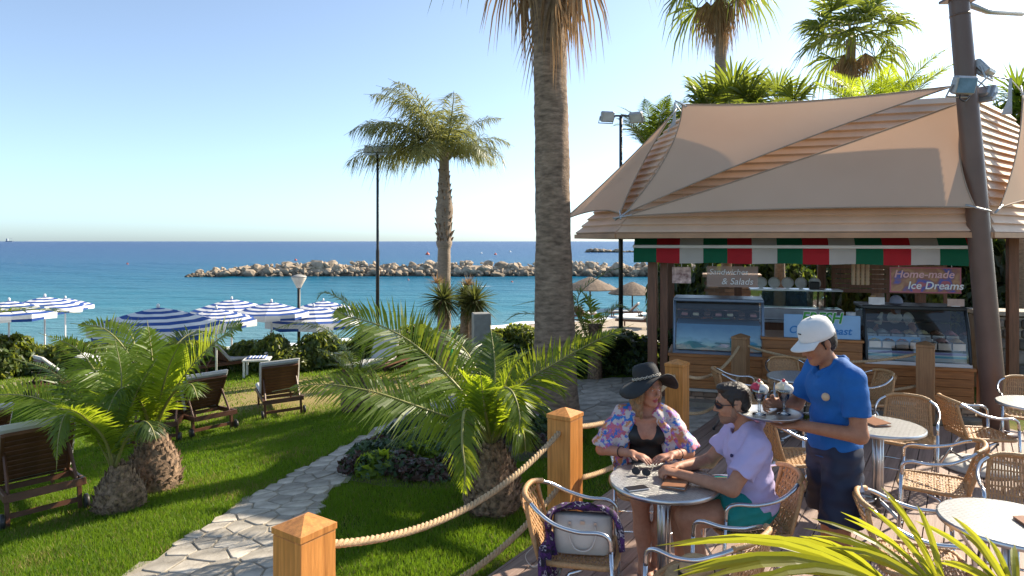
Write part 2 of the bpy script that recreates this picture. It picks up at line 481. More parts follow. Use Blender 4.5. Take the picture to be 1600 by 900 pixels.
def make_sea():
    # radial rows, dense near the shore
    ys = np.concatenate([np.linspace(24, 140, 240), np.geomspace(142, 30000, 60)])
    rows = []
    nx = 200
    for y in ys:
        hw = max(90, y * 1.3)
        rows.append(np.stack([np.linspace(-hw, hw, nx), np.full(nx, y), np.zeros(nx)], -1))
    v = np.concatenate(rows)
    amp = np.where(v[:, 1] < 140, .05, 0)
    v[:, 2] = -2.2 + amp * (np.sin(v[:, 1] * 1.25 + .3 * np.sin(v[:, 0] * .35) + v[:, 0] * .12) * .7 + np.sin(v[:, 1] * .7 - v[:, 0] * .3) * .5)
    i = np.arange(len(ys) - 1)[:, None] * nx + np.arange(nx - 1)[None, :]
    f = np.stack([i, i + 1, i + nx + 1, i + nx], -1).reshape(-1, 4)
    m, n, l, b, out = nodes_of('sea_water')
    sx = n.new('ShaderNodeSeparateXYZ'); l.new(pos_node(n), sx.inputs[0])
    lg = n.new('ShaderNodeMath'); lg.operation = 'LOGARITHM'; lg.inputs[1].default_value = 10
    l.new(sx.outputs['Y'], lg.inputs[0])
    big = noise(n, l, .02, 4, .6, (1, 2.5, 1), 'World')
    mpb = n.new('ShaderNodeMapping'); mpb.inputs['Scale'].default_value = (.35, 1.3, 1)
    l.new(pos_node(n), mpb.inputs['Vector']); l.new(mpb.outputs[0], big.inputs['Vector'])
    big.inputs['Scale'].default_value = .06
    ad = n.new('ShaderNodeMath'); ad.operation = 'MULTIPLY_ADD'; ad.inputs[1].default_value = .22
    l.new(big.outputs['Fac'], ad.inputs[0]); l.new(lg.outputs[0], ad.inputs[2])
    mr = n.new('ShaderNodeMapRange'); mr.inputs['From Min'].default_value = 1.5; mr.inputs['From Max'].default_value = 3.6
    l.new(ad.outputs[0], mr.inputs['Value'])
    rp = ramp(n, [(.0, (.13, .24, .26)), (.13, (.020, .150, .205)), (.25, (.002, .098, .175)), (.42, (.0, .055, .150)), (.7, (.0, .032, .128)), (1, (.0, .027, .118))])
    l.new(mr.outputs[0], rp.inputs['Fac'])
    # white caps and foam
    wc = noise(n, l, 1, 2, .5, None, 'World')
    mpw = n.new('ShaderNodeMapping'); mpw.inputs['Scale'].default_value = (.22, .5, 1)
    l.new(pos_node(n), mpw.inputs['Vector']); l.new(mpw.outputs[0], wc.inputs['Vector'])
    wc.inputs['Scale'].default_value = .55
    wr = n.new('ShaderNodeMapRange'); wr.inputs['From Min'].default_value = .765; wr.inputs['From Max'].default_value = .80
    l.new(wc.outputs['Fac'], wr.inputs['Value'])
    mx = n.new('ShaderNodeMix'); mx.data_type = 'RGBA'
    l.new(wr.outputs[0], mx.inputs[0]); l.new(rp.outputs[0], mx.inputs[6]); mx.inputs[7].default_value = (.75, .78, .8, 1)
    l.new(mx.outputs[2], b.inputs['Base Color'])
    b.inputs['Roughness'].default_value = .28
    b.inputs['IOR'].default_value = 1.33
    b.inputs['Specular IOR Level'].default_value = .12
    w1 = noise(n, l, 1, 6, .62, None, 'World')
    mp1 = n.new('ShaderNodeMapping'); mp1.inputs['Scale'].default_value = (.35, 1.0, 1)
    l.new(pos_node(n), mp1.inputs['Vector']); l.new(mp1.outputs[0], w1.inputs['Vector']); w1.inputs['Scale'].default_value = 1.1
    bp = n.new('ShaderNodeBump'); bp.inputs['Strength'].default_value = 1.0; bp.inputs['Distance'].default_value = .5
    l.new(w1.outputs['Fac'], bp.inputs['Height']); l.new(bp.outputs[0], b.inputs['Normal'])
    o = link('sea', np_mesh('sea', v, f, m, True))
    tag(o, 'turquoise sea turning deep blue towards the horizon', 'sea', kind='structure')
    # foam line on the beach
    mb = MB(); mb.smooth = True
    foam = M('sea_foam', (.82, .84, .85), .6, 0, .06, 3)
    N = 160
    for k, (w0, w1_, zz) in enumerate(((-.7, .5, .05),)):
        base = len(mb.v)
        for i in range(N):
            s = -30 + 70 * i / (N - 1)
            wob = .7 * math.sin(s * .8 + k * 2) + .4 * math.sin(s * 2.3 + k)
            wid = max(.05, .5 + .6 * math.sin(s * .55 + k * 1.7) + .3 * math.sin(s * 1.9)) if k else 1
            for w in (w0 + wob * .5, (w0 + w1_) / 2 + wob * .5, (w0 + w1_) / 2 + wob * .5 + (w1_ - w0) / 2 * wid):
                x = -20 + .832 * s - .555 * w; y = 22 + .555 * s + .832 * w
                mid = w == (w0 + w1_) / 2 + wob * .5
                mb.v.append((x, y, -2.2 + (zz + .06 if mid else zz)))
        for i in range(N - 1):
            for j in range(2):
                a = base + i * 3 + j
                mb.face((a, a + 1, a + 4, a + 3))
    o = mb.build('surf_foam', foam)
    tag(o, 'white surf breaking along the beach', 'surf', kind='stuff')
make_ground(); make_sea()

# ------------------------------------------------------------------ flagstone path
def clip_poly(poly, a, b, c):
    """keep a*x+b*y<=c"""
    out = []
    n = len(poly)
    for i in range(n):
        p, q = poly[i], poly[(i + 1) % n]
        dp = a * p[0] + b * p[1] - c; dq = a * q[0] + b * q[1] - c
        if dp <= 0: out.append(p)
        if (dp < 0 < dq) or (dq < 0 < dp):
            t = dp / (dp - dq)
            out.append((p[0] + (q[0] - p[0]) * t, p[1] + (q[1] - p[1]) * t))
    return out

def voronoi(seeds, clipr=1.2, asp=None):
    S = np.array(seeds)
    cells = []
    for i, s in enumerate(S):
        d = np.hypot(*(S - s).T)
        nb = np.argsort(d)[1:22]
        poly = [(s[0] - clipr, s[1] - clipr), (s[0] + clipr, s[1] - clipr), (s[0] + clipr, s[1] + clipr), (s[0] - clipr, s[1] + clipr)]
        for j in nb:
            if d[j] > 2 * clipr: break
            q = S[j]; n = q - s; mid = (q + s) / 2
            poly = clip_poly(poly, n[0], n[1], float(n @ mid))
            if len(poly) < 3: break
        cells.append(poly)
    return cells

def inside(poly, p):
    x, y = p; c = False; n = len(poly)
    for i in range(n):
        x1, y1 = poly[i]; x2, y2 = poly[(i + 1) % n]
        if (y1 > y) != (y2 > y) and x < (x2 - x1) * (y - y1) / (y2 - y1) + x1: c = not c
    return c

def poly_area(p):
    return .5 * sum(p[i][0] * p[(i + 1) % len(p)][1] - p[(i + 1) % len(p)][0] * p[i][1] for i in range(len(p)))

def inset(poly, d):
    if poly_area(poly) < 0: poly = poly[::-1]
    out = list(poly)
    n = len(poly)
    for i in range(n):
        p, q = poly[i], poly[(i + 1) % n]
        ex, ey = q[0] - p[0], q[1] - p[1]
        L = math.hypot(ex, ey)
        if L < 1e-6: continue
        a, b = ey / L, -ex / L
        out = clip_poly(out, a, b, a * p[0] + b * p[1] - d)
        if len(out) < 3: return []
    return out

def round_poly(poly, f=.22):
    out = []
    n = len(poly)
    for i in range(n):
        p, q = poly[i], poly[(i + 1) % n]
        if math.hypot(q[0] - p[0], q[1] - p[1]) < .02: continue
        out.append((p[0] + (q[0] - p[0]) * f, p[1] + (q[1] - p[1]) * f))
        out.append((p[0] + (q[0] - p[0]) * (1 - f), p[1] + (q[1] - p[1]) * (1 - f)))
    return out

_L = [(-150, 1150), (0, 1045), (120, 960), (200, 900), (300, 838), (385, 782), (470, 735), (560, 686), (640, 642), (700, 620), (780, 605), (850, 597), (950, 592), (1046, 590)]
_Rr = [(1140, 648), (1120, 662), (1082, 690), (1040, 690), (965, 676), (905, 668), (850, 664), (760, 664), (690, 672), (640, 684), (602, 700), (575, 720), (550, 745), (512, 772), (498, 800), (470, 840), (440, 905), (400, 960), (345, 1045), (290, 1150)]
PATH = [tuple(gp(*p)[:2]) for p in _L] + [(3.3, 9.75), (4.6, 9.4)] + [tuple(gp(*p)[:2]) for p in _Rr]
PATH = [(p[0], p[1]) for p in PATH]

def make_path():
    # bed of mortar following the ground
    root = empty('flagstone_path')
    tag(root, 'pale crazy-paved stone path curving from the lawn to the kiosk', 'path', kind='structure')
    xs = [p[0] for p in PATH]; ys = [p[1] for p in PATH]
    st = .12
    X0, Y0 = min(xs), min(ys)
    nx = int((max(xs) - X0) / st) + 2; ny = int((max(ys) - Y0) / st) + 2
    mb = MB(); idx = {}
    def vid(i, j):
        if (i, j) not in idx:
            x, y = X0 + i * st, Y0 + j * st
            idx[(i, j)] = len(mb.v); mb.v.append((x, y, gz(x, y) + .016))
        return idx[(i, j)]
    for i in range(nx):
        for j in range(ny):
            if inside(PATH, (X0 + (i + .5) * st, Y0 + (j + .5) * st)):
                mb.face((vid(i, j), vid(i + 1, j), vid(i + 1, j + 1), vid(i, j + 1)))
    mb.build('mortar_bed', MAT['mortar'], root)
    seeds = []
    r_ = random.Random(3)
    tries = 0
    while tries < 16000:
        tries += 1
        p = (r_.uniform(X0, max(xs)), r_.uniform(Y0, max(ys)))
        if not inside(PATH, p): continue
        dmin = .14 + .13 * r_.random() ** 1.5 + (.17 if p[1] > 8.5 else 0)
        if all(math.hypot((p[0] - q[0]) * .85, (p[1] - q[1]) * 1.12) > dmin for q in seeds): seeds.append(p)
    # guard seeds outside keep edge stones bounded
    guards = []
    for k in range(len(PATH)):
        a, b = PATH[k], PATH[(k + 1) % len(PATH)]
        L = math.hypot(b[0] - a[0], b[1] - a[1]); n = max(1, int(L / .14))
        nx_, ny_ = (b[1] - a[1]) / max(L, 1e-6), -(b[0] - a[0]) / max(L, 1e-6)
        for i in range(n):
            t = i / n
            x, y = a[0] + (b[0] - a[0]) * t, a[1] + (b[1] - a[1]) * t
            for sgn in (1, -1):
                q = (x + nx_ * .07 * sgn, y + ny_ * .07 * sgn)
                if not inside(PATH, q): guards.append(q)
    cells = voronoi(seeds + guards)[:len(seeds)]
    cnt = 0
    for c in cells:
        p = inset(c, .007)
        if len(p) < 3 or abs(poly_area(p)) < .003: continue
        p = round_poly(p, .11)
        if len(p) < 3: continue
        cx = sum(q[0] for q in p) / len(p); cy = sum(q[1] for q in p) / len(p)
        m = MB(); n = len(p); tl = r_.uniform(-.004, .004)
        for (sc, dz) in ((1, -.02), (.99, .020), (.95, .025)):
            for q in p:
                x, y = cx + (q[0] - cx) * sc, cy + (q[1] - cy) * sc
                m.v.append((x - cx, y - cy, gz(x, y) - gz(cx, cy) + dz + tl))
        for k in range(2):
            for i in range(n):
                j = (i + 1) % n
                m.face((k * n + i, k * n + j, (k + 1) * n + j, (k + 1) * n + i))
        m.face([2 * n + i for i in range(n)])
        m.build('flagstone', MAT['stone'], root, (cx, cy, gz(cx, cy)))
        cnt += 1
    print('flagstones', cnt)
make_path()

# ------------------------------------------------------------------ terrace deck
def make_deck():
    root = empty('terrace_deck', (E0[0], E0[1], 0), math.atan2(ED[1], ED[0]) - math.pi / 2)
    tag(root, 'brown wooden terrace deck of long parallel boards', 'deck', kind='structure')
    # local: +Y along boards, +X away from the lawn
    W = .142; gap = .007
    far = [(-.2, 6.75), (2.4, 4.55), (6.2, 2.4), (10, 1.0)]
    r_ = random.Random(5)
    under = MB(); under.box((4.4, 1.2, -.09), (9.0, 12.5, .04))
    # far edge in local coordinates follows the kiosk front
    def yfar(x):
        # line from local of (2.95,8.72) to (6.6,7.7)
        out = []
        for (wx, wy) in ((2.86, 8.86), (7.2, 7.85)):
            dx, dy = wx - E0[0], wy - E0[1]
            out.append((dx * -EN[0] + dy * -EN[1], dx * ED[0] + dy * ED[1]))
        (x1, y1), (x2, y2) = out
        return y1 + (x - x1) * (y2 - y1) / (x2 - x1)
    mdl = {}
    n = 0
    x = -.16
    while x < 8.2:
        y0 = -4.2; y1 = yfar(x + W / 2)
        cuts = [y0]
        c = y0 + r_.uniform(1.0, 3.6)
        while c < y1 - .5:
            cuts.append(c); c += 3.6
        cuts.append(y1)
        for a, b in zip(cuts[:-1], cuts[1:]):
            m = MB()
            m.box((0, 0, 0), (W - gap, b - a - .004, .028), bev=.004)
            m.build('deck_board', MAT['deck'], root, (x + W / 2, (a + b) / 2, -.014 + r_.uniform(-.0012, .0012)))
            n += 1
        x += W
    j = MB()
    for k in range(14):
        yy = -4 + k * .8
        x1 = 8.2
        while yfar(x1) < yy + .05 and x1 > 0: x1 -= .1
        j.box(((x1 - .2) / 2, yy, -.075), (x1 + .1, .06, .09))
    j.build('joist', MAT['kiosk_post'], root)
    f = MB()
    f.box((-.172, 1.25, -.055), (.022, 10.9, .105))
    f.build('fascia_board', MAT['deck'], root)
    print('boards', n)
make_deck()

# ------------------------------------------------------------------ rope fence
POSTS = [V(-.963, 3.09, 0), V(.407, 5.1, 0), V(1.786, 7.2, 0), V(3.16, 9.2, 0), V(5.28, 8.5, 0)]
def make_posts():
    labs = ['large orange-brown wooden post nearest the camera at the lower left', 'orange wooden post behind the chair with the handbag',
            'wooden post just right of the black sun hat', 'small wooden post in front of the left display case', 'wooden post in front of the right ice cream case']
    rz = math.atan2(ED[1], ED[0]) - math.pi / 2
    for i, p in enumerate(POSTS):
        o = empty('rope_post', p, rz, labs[i], 'post', 'wooden rope posts round the terrace')
        w = .2; mat = MAT['post_wood'] if i < 3 else MAT['post_old']
        zb = -.12 if i in (3,) else 0
        m = MB(); m.box((0, 0, (.955 + zb) / 2), (w, w, .955 - zb), bev=.006); m.build('shaft', mat, o)
        c = MB(); h = w / 2 + .004
        c.add([(-h, -h, .957), (h, -h, .957), (h, h, .957), (-h, h, .957), (-h, -h, .985), (h, -h, .985), (h, h, .985), (-h, h, .985), (0, 0, 1.03)],
              [(3, 2, 1, 0), (0, 1, 5, 4), (1, 2, 6, 5), (2, 3, 7, 6), (3, 0, 4, 7), (4, 5, 8), (5, 6, 8), (6, 7, 8), (7, 4, 8)])
        c.build('cap', mat, o)
make_posts()

def make_rope(a, b, sag, label, r=.021, seg=90):
    a = Vector(a); b = Vector(b)
    L = (b - a).length
    ctr = []
    for i in range(seg + 1):
        t = i / seg
        p = a.lerp(b, t); p.z -= sag * 4 * t * (1 - t)
        ctr.append(p)
    o = None
    mb = MB(); mb.smooth = True
    turns = L / .105
    d = (b - a).normalized(); side = d.cross(V(0, 0, 1)).normalized()
    fine = 5
    for s in range(3):
        pts = []
        N = seg * fine
        for i in range(N + 1):
            t = i / N
            p = a.lerp(b, t); p.z -= sag * 4 * t * (1 - t)
            ang = 2 * math.pi * (turns * t + s / 3)
            pts.append(p + side * math.cos(ang) * r * .52 + V(0, 0, 1) * math.sin(ang) * r * .52)
        mb.tube(pts, r * .56, 5)
    o = mb.build('barrier_rope', MAT['rope'])
    tag(o, label, 'rope', 'ropes between the wooden posts')
def make_ropes():
    spans = [(0, 1, .20, 'leaving the front post over the grass'), (1, 2, .14, 'behind the woman in the sun hat'),
             (2, 3, .20, 'just above the seated man, by the stone plinth'), (3, 4, .16, 'in front of the kiosk counter')]
    for (i, j, sag, lab) in spans:
        A, B = POSTS[i], POSTS[j]
        u = (B - A).normalized()
        for h, nm in ((.86, 'upper'), (.45, 'lower')):
            pre = '%s of two twisted hemp ropes ' % nm
            make_rope(A + u * .085 + V(0, 0, h), B - u * .085 + V(0, 0, h), sag, pre + lab, .021 if i < 2 else .019, 60 if i < 2 else 40)
make_ropes()
# ------------------------------------------------------------------ palms and other plants
def frond_arrays(ctrl, nl=34, ll=.34, lw=.022, t0=.14, vang=.35, fwd=.55, droop=.25, seed=0, roll=0.0, rr=.012, tipf=.45, seg=22, wild=.12, base_spine=True):
    """feather frond: list of verts, faces, material ids (0 leaflet, 1 rachis)"""
    nl = int(nl * 1.55); lw = lw * 1.0; ll = ll * 1.1
    r_ = random.Random(seed)
    pts = bez(ctrl, seg)
    L = sum((pts[i + 1] - pts[i]).length for i in range(seg - 1))
    mb = MB()
    mb.mi = 1; mb.smooth = True
    mb.tube(pts, [rr * (1.5 - 1.25 * i / (seg - 1)) for i in range(seg)], 5, flat=.7)
    mb.mi = 0; mb.smooth = False
    for side in (-1, 1):
        for k in range(nl):
            t = t0 + (1 - t0) * (k + r_.uniform(-.2, .2) + .25) / nl
            t = min(max(t, 0), .999)
            u = t * (seg - 1); i = min(int(u), seg - 2); f = u - i
            p = pts[i].lerp(pts[i + 1], f)
            tan = (pts[i + 1] - pts[i]).normalized()
            sd = tan.cross(V(0, 0, 1))
            sd = sd.normalized() if sd.length > .12 else V(1, 0, 0)
            up = sd.cross(tan).normalized()
            if roll:
                q = Matrix.Rotation(roll, 3, tan); sd = q @ sd; up = q @ up
            s = (t - t0) / (1 - t0)
            ln = ll * (math.sin(math.pi * min(1, .12 + s * .95)) ** .6 * (1 - (1 - tipf) * s * s) ) * r_.uniform(.85, 1.12)
            if s < .08: ln *= .55
            ff = fwd + .7 * s * s + r_.uniform(-wild, wild)
            d = (sd * side + tan * ff + up * (vang + r_.uniform(-wild, wild) * 1.3)).normalized()
            w = d.cross(up)
            w = w.normalized()
            nrm = w.cross(d)
            tw = r_.uniform(-.35, .35)
            w = (w * math.cos(tw) + nrm * math.sin(tw)).normalized()
            hw = lw * .5 * r_.uniform(.8, 1.2) * (1 - .4 * s)
            dr = V(0, 0, -1) * ln * droop * r_.uniform(.6, 1.4)
            a = p; b = p + d * ln * .45 + dr * .18; c = p + d * ln + dr
            mb.add([a - w * hw * .4, a + w * hw * .4, b + w * hw, b - w * hw, c], [(0, 1, 2, 3), (3, 2, 4)])
    return mb

def fan_arrays(pet, n=26, ll=.55, lw=.045, spread=2.2, droop=.35, seed=0, rr=.012, cup=.25, normal=None, split=.5):
    r_ = random.Random(seed)
    pts = bez(pet, 8)
    mb = MB(); mb.mi = 1; mb.smooth = True
    mb.tube(pts, [rr * (1.5 - .7 * i / 7) for i in range(8)], 5, flat=.6)
    mb.mi = 0; mb.smooth = False
    o = pts[-1]; tan = (pts[-1] - pts[-2]).normalized()
    up = Vector(normal) if normal is not None else V(0, 0, 1)
    sd = tan.cross(up); sd = sd.normalized() if sd.length > .1 else V(1, 0, 0)
    up = sd.cross(tan).normalized()
    for k in range(n):
        a = -spread + 2 * spread * (k + .5 + r_.uniform(-.2, .2)) / n
        d = (tan * math.cos(a) + sd * math.sin(a) + up * (cup * (.6 + .4 * abs(math.sin(a))) + r_.uniform(-.1, .1))).normalized()
        ln = ll * (.72 + .28 * math.cos(a * .6)) * r_.uniform(.88, 1.1)
        w = d.cross(up).normalized()
        tw = (.55 if k % 2 else -.55) + r_.uniform(-.2, .2)
        nn = w.cross(d); w2 = (w * math.cos(tw) + nn * math.sin(tw)).normalized()
        dr = V(0, 0, -1) * ln * droop * r_.uniform(.5, 1.5)
        b = o + d * ln * split + dr * .1; c = o + d * ln * .8 + dr * .5; e = o + d * ln + dr * 1.15
        hw = lw / 2
        mb.add([o - w2 * hw * .15, o + w2 * hw * .15, b + w2 * hw, b - w2 * hw, c + w2 * hw * .55, c - w2 * hw * .55, e], [(0, 1, 2, 3), (3, 2, 4, 5), (5, 4, 6)])
    return mb

def arc(L, pitch, bend, n=6):
    """control points of a frond leaving the origin along +X at a pitch and bending down"""
    pts = [V(0, 0, 0)]; a = pitch
    for i in range(n):
        a -= bend / n * (.6 + .8 * i / n)
        pts.append(pts[-1] + V(math.cos(a), 0, math.sin(a)) * L / n)
    return pts

def trunk_mesh(name, prof, mat, n=28, seed=0, rough=.03, lean=(0, 0), rings=0.0):
    """prof: (r, z) control points"""
    r_ = random.Random(seed)
    zs = np.linspace(prof[0][1], prof[-1][1], max(20, int((prof[-1][1] - prof[0][1]) / .06)))
    pz = [p[1] for p in prof]; pr = [p[0] for p in prof]
    H = prof[-1][1] - prof[0][1]
    mb = MB(); mb.smooth = True
    ph = [r_.uniform(0, 6) for _ in range(6)]
    base = 0
    for z in zs:
        r = float(np.interp(z, pz, pr))
        t = (z - prof[0][1]) / H
        ring = rings * (abs(math.sin(z * 26 + ph[0])) - .5)
        for k in range(n):
            w = 2 * math.pi * k / n
            rr = r * (1 + rough * (math.sin(3 * w + z * 1.7 + ph[1]) * .5 + math.sin(7 * w - z * 5 + ph[2]) * .35 + math.sin(z * 9 + 2 * w + ph[3]) * .5) + ring + r_.uniform(-.4, .4) * rough)
            mb.v.append((rr * math.cos(w) + lean[0] * t * t, rr * math.sin(w) + lean[1] * t * t, z))
    m = len(zs)
    for i in range(m - 1):
        for k in range(n):
            k2 = (k + 1) % n
            mb.face((i * n + k, i * n + k2, (i + 1) * n + k2, (i + 1) * n + k))
    mb.face([(m - 1) * n + k for k in range(n)])
    return mb.mesh(name, mat)

def scales_mesh(name, prof, mat, rows=14, per=16, ln=.07, seed=0, out=.5, w=.055):
    """leaf-base stubs that cover a pineapple-shaped palm trunk"""
    r_ = random.Random(seed); mb = MB()
    pz = [p[1] for p in prof]; pr = [p[0] for p in prof]
    for i in range(rows):
        z = prof[0][1] + (prof[-1][1] - prof[0][1]) * (i + .3) / rows
        r = float(np.interp(z, pz, pr)); dr = (float(np.interp(z + .02, pz, pr)) - r) / .02
        for k in range(per):
            a = 2 * math.pi * (k + .5 * (i % 2) + r_.uniform(-.2, .2)) / per
            rad = V(math.cos(a), math.sin(a), 0); tg = V(-math.sin(a), math.cos(a), 0)
            upv = (V(0, 0, 1) + rad * dr).normalized()
            nrm = tg.cross(upv); nrm = nrm if nrm.dot(rad) > 0 else -nrm
            c = rad * r * .97 + V(0, 0, z + r_.uniform(-.01, .01))
            d = (upv * (1 - out) + nrm * out * r_.uniform(.5, 1.4) + tg * r_.uniform(-.25, .25)).normalized()
            l_ = ln * r_.uniform(.7, 1.25); hw = w * .5 * r_.uniform(.8, 1.15)
            th = nrm * l_ * .28
            tip = c + d * l_
            mb.add([c - tg * hw - th, c + tg * hw - th, c + upv * l_ * .5 - th * .6, c - upv * l_ * .35, tip - tg * hw * .45, tip + tg * hw * .45, tip + nrm * .012 + upv * .004],
                   [(0, 3, 4), (3, 1, 5), (3, 5, 4), (4, 5, 6), (0, 4, 2), (4, 6, 2), (6, 5, 2), (5, 1, 2)])
    return mb.mesh(name, mat)

def frond_px(root, z0, pts, mats, name='frond', **kw):
    base = root.location
    ctrl = [at(p[0], p[1], z0 + (p[2] if len(p) > 2 else 0)) - base for p in pts]
    return frond_arrays(ctrl, **kw).build(name, mats, root)

def pineapple(name, px, py, top, wpx, label, seed):
    """stubby palm trunk standing on the ground at (px, py); returns root and crown point"""
    g = gp(px, py)
    z = g.y
    root = empty(name, g, 0, label, 'palm')
    H = (py - top) / FPX * z; r = wpx / 2 / FPX * z
    prof = [(r * .80, -.05), (r * .98, H * .12), (r, H * .3), (r * .92, H * .55), (r * .68, H * .8), (r * .42, H), (r * .3, H * 1.1)]
    link('trunk', trunk_mesh('trunk', prof, MAT['scale'], 20, seed, .05), root)
    s = link('leaf_bases', scales_mesh('leaf_bases', prof, MAT['scale'], max(9, int(H / .045)), 17, .06, seed, .36, .075), root)
    s['kind'] = 'stuff'
    return root, z, H

LM = lambda k: [MAT[k], MAT['rachis']]

def make_hero_palm():
    root, z, H = pineapple('date_palm', 770, 796, 700, 88, 'short date palm with long arching fronds beside the path, in the middle', 1)
    B = (768, 700, 0)
    K = dict(nl=46, ll=.36, lw=.026, rr=.014)
    F = lambda pts, m='frond', **k: frond_px(root, z, [B] + pts, LM(m), **{**K, **k})
    F([(735, 630, 0), (690, 577, .05), (643, 535, .1), (595, 509, .1), (545, 494, .1), (515, 480, .1)], 'frond', seed=1, vang=.35, ll=.5, nl=60, fwd=.5, roll=-.75)
    F([(740, 665, -.1), (690, 648, -.2), (633, 628, -.3), (575, 610, -.35), (500, 600, -.4), (425, 612, -.4)], 'frond', seed=2, vang=.25, ll=.42, nl=62, droop=.3, roll=-.7)
    F([(785, 640, .1), (820, 597, .2), (870, 566, .3), (930, 533, .4), (990, 506, .5)], 'frond', seed=3, vang=.3, ll=.38, nl=58, roll=.7)
    F([(748, 660, -.2), (727, 640, -.4), (722, 690, -.62), (727, 740, -.72), (722, 782, -.75)], 'frond_y', seed=4, vang=-.1, ll=.21, nl=44, droop=.5)
    F([(752, 650, -.1), (735, 605, -.15), (712, 572, -.2)], 'frond_y', seed=5, vang=.45, ll=.30, nl=40, fwd=.7)
    F([(775, 650, -.15), (782, 610, -.3), (800, 612, -.5), (812, 650, -.62), (808, 690, -.7)], 'frond_y', seed=6, vang=.1, ll=.24, nl=42)
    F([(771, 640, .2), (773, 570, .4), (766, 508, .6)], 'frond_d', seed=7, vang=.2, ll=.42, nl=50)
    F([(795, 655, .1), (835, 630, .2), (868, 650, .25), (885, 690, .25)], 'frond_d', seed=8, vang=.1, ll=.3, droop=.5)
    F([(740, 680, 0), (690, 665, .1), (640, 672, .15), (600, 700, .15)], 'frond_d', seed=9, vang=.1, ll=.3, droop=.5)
    F([(780, 630, -.1), (800, 575, -.1), (830, 545, -.1)], 'frond_y', seed=10, vang=.4, ll=.28, fwd=.7)
    F([(760, 640, .25), (735, 560, .5), (690, 520, .8), (640, 520, 1.0)], 'frond_d', seed=11, vang=.3, ll=.34)
    F([(760, 655, -.15), (755, 620, -.25), (750, 580, -.3)], 'frond_y', seed=12, vang=.3, ll=.34, fwd=.8)
    F([(790, 660, -.1), (815, 670, -.25), (822, 710, -.3)], 'frond', seed=13, vang=0, ll=.25, droop=.5)
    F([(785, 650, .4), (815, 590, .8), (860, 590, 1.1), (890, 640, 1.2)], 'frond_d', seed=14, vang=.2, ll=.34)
make_hero_palm()

def make_left_palms():
    root, z, H = pineapple('date_palm', 188, 796, 735, 72, 'nearer of the two squat date palms on the lawn, left of the path', 2)
    B = (178, 738, 0)
    K = dict(nl=42, ll=.32, lw=.024, rr=.013)
    F = lambda pts, m='frond', **k: frond_px(root, z, [B] + pts, LM(m), **{**K, **k})
    F([(160, 700, -.1), (130, 655, -.2), (105, 645, -.3), (92, 680, -.4), (88, 738, -.45)], 'frond', seed=21, vang=0, ll=.22, droop=.4)
    F([(150, 680, 0), (100, 640, 0), (50, 620, 0), (-10, 618, 0), (-60, 640, 0)], 'frond', seed=22, vang=.4, ll=.34, roll=-.7)
    F([(160, 670, .1), (125, 620, .2), (80, 580, .3), (20, 560, .4)], 'frond_d', seed=23, vang=.3, ll=.36)
    F([(175, 660, .1), (160, 600, .2), (120, 545, .4), (60, 520, .5)], 'frond_y', seed=24, vang=.3, ll=.36, roll=-.6)
    F([(185, 660, 0), (190, 590, .1), (180, 530, .2)], 'frond', seed=25, vang=.3, ll=.36)
    F([(195, 670, 0), (215, 610, 0), (245, 560, 0)], 'frond_d', seed=26, vang=.3, ll=.34)
    F([(165, 690, -.2), (140, 660, -.4), (110, 640, -.6), (60, 640, -.8)], 'frond_y', seed=27, vang=.4, ll=.3)
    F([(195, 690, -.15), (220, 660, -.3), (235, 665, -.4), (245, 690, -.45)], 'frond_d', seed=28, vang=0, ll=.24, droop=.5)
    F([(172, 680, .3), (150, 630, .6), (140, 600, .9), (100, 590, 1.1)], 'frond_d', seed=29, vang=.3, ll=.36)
    root2, z2, H2 = pineapple('date_palm', 242, 766, 682, 76, 'taller squat date palm right behind its twin, left of the path', 3)
    B = (238, 682, 0)
    K = dict(nl=44, ll=.40, lw=.028, rr=.015)
    G = lambda pts, m='frond', **k: frond_px(root2, z2, [B] + pts, LM(m), **{**K, **k})
    G([(262, 630, 0), (290, 585, 0), (325, 545, 0), (362, 515, 0), (382, 509, 0)], 'frond_y', seed=31, vang=.45, ll=.44, fwd=.6, roll=.7)
    G([(240, 620, 0), (238, 560, .1), (230, 500, .2)], 'frond_y', seed=32, vang=.3, ll=.42)
    G([(225, 620, 0), (205, 560, 0), (165, 515, 0), (110, 505, 0)], 'frond', seed=33, vang=.4, ll=.42, roll=-.6)
    G([(250, 625, -.1), (265, 570, -.2), (285, 530, -.3)], 'frond', seed=34, vang=.4, ll=.38)
    G([(220, 630, -.1), (185, 590, -.2), (140, 575, -.3), (80, 590, -.4)], 'frond_y', seed=35, vang=.4, ll=.42, roll=-.6)
    G([(232, 620, .2), (215, 560, .5), (200, 515, .8), (160, 500, 1.0)], 'frond_d', seed=36, vang=.3, ll=.46)
    G([(255, 640, -.2), (275, 610, -.4), (298, 600, -.6), (310, 625, -.7)], 'frond', seed=37, vang=.1, ll=.3, droop=.4)
    G([(225, 640, -.2), (205, 610, -.5), (185, 610, -.7), (165, 650, -.9)], 'frond', seed=38, vang=.1, ll=.3, droop=.4)
    G([(245, 630, .3), (262, 560, .7), (300, 520, 1.1), (345, 530, 1.3)], 'frond_d', seed=39, vang=.3, ll=.42)
    G([(228, 640, 0), (200, 600, 0), (175, 570, 0), (150, 545, 0)], 'frond_d', seed=40, vang=.4, ll=.4)
make_left_palms()

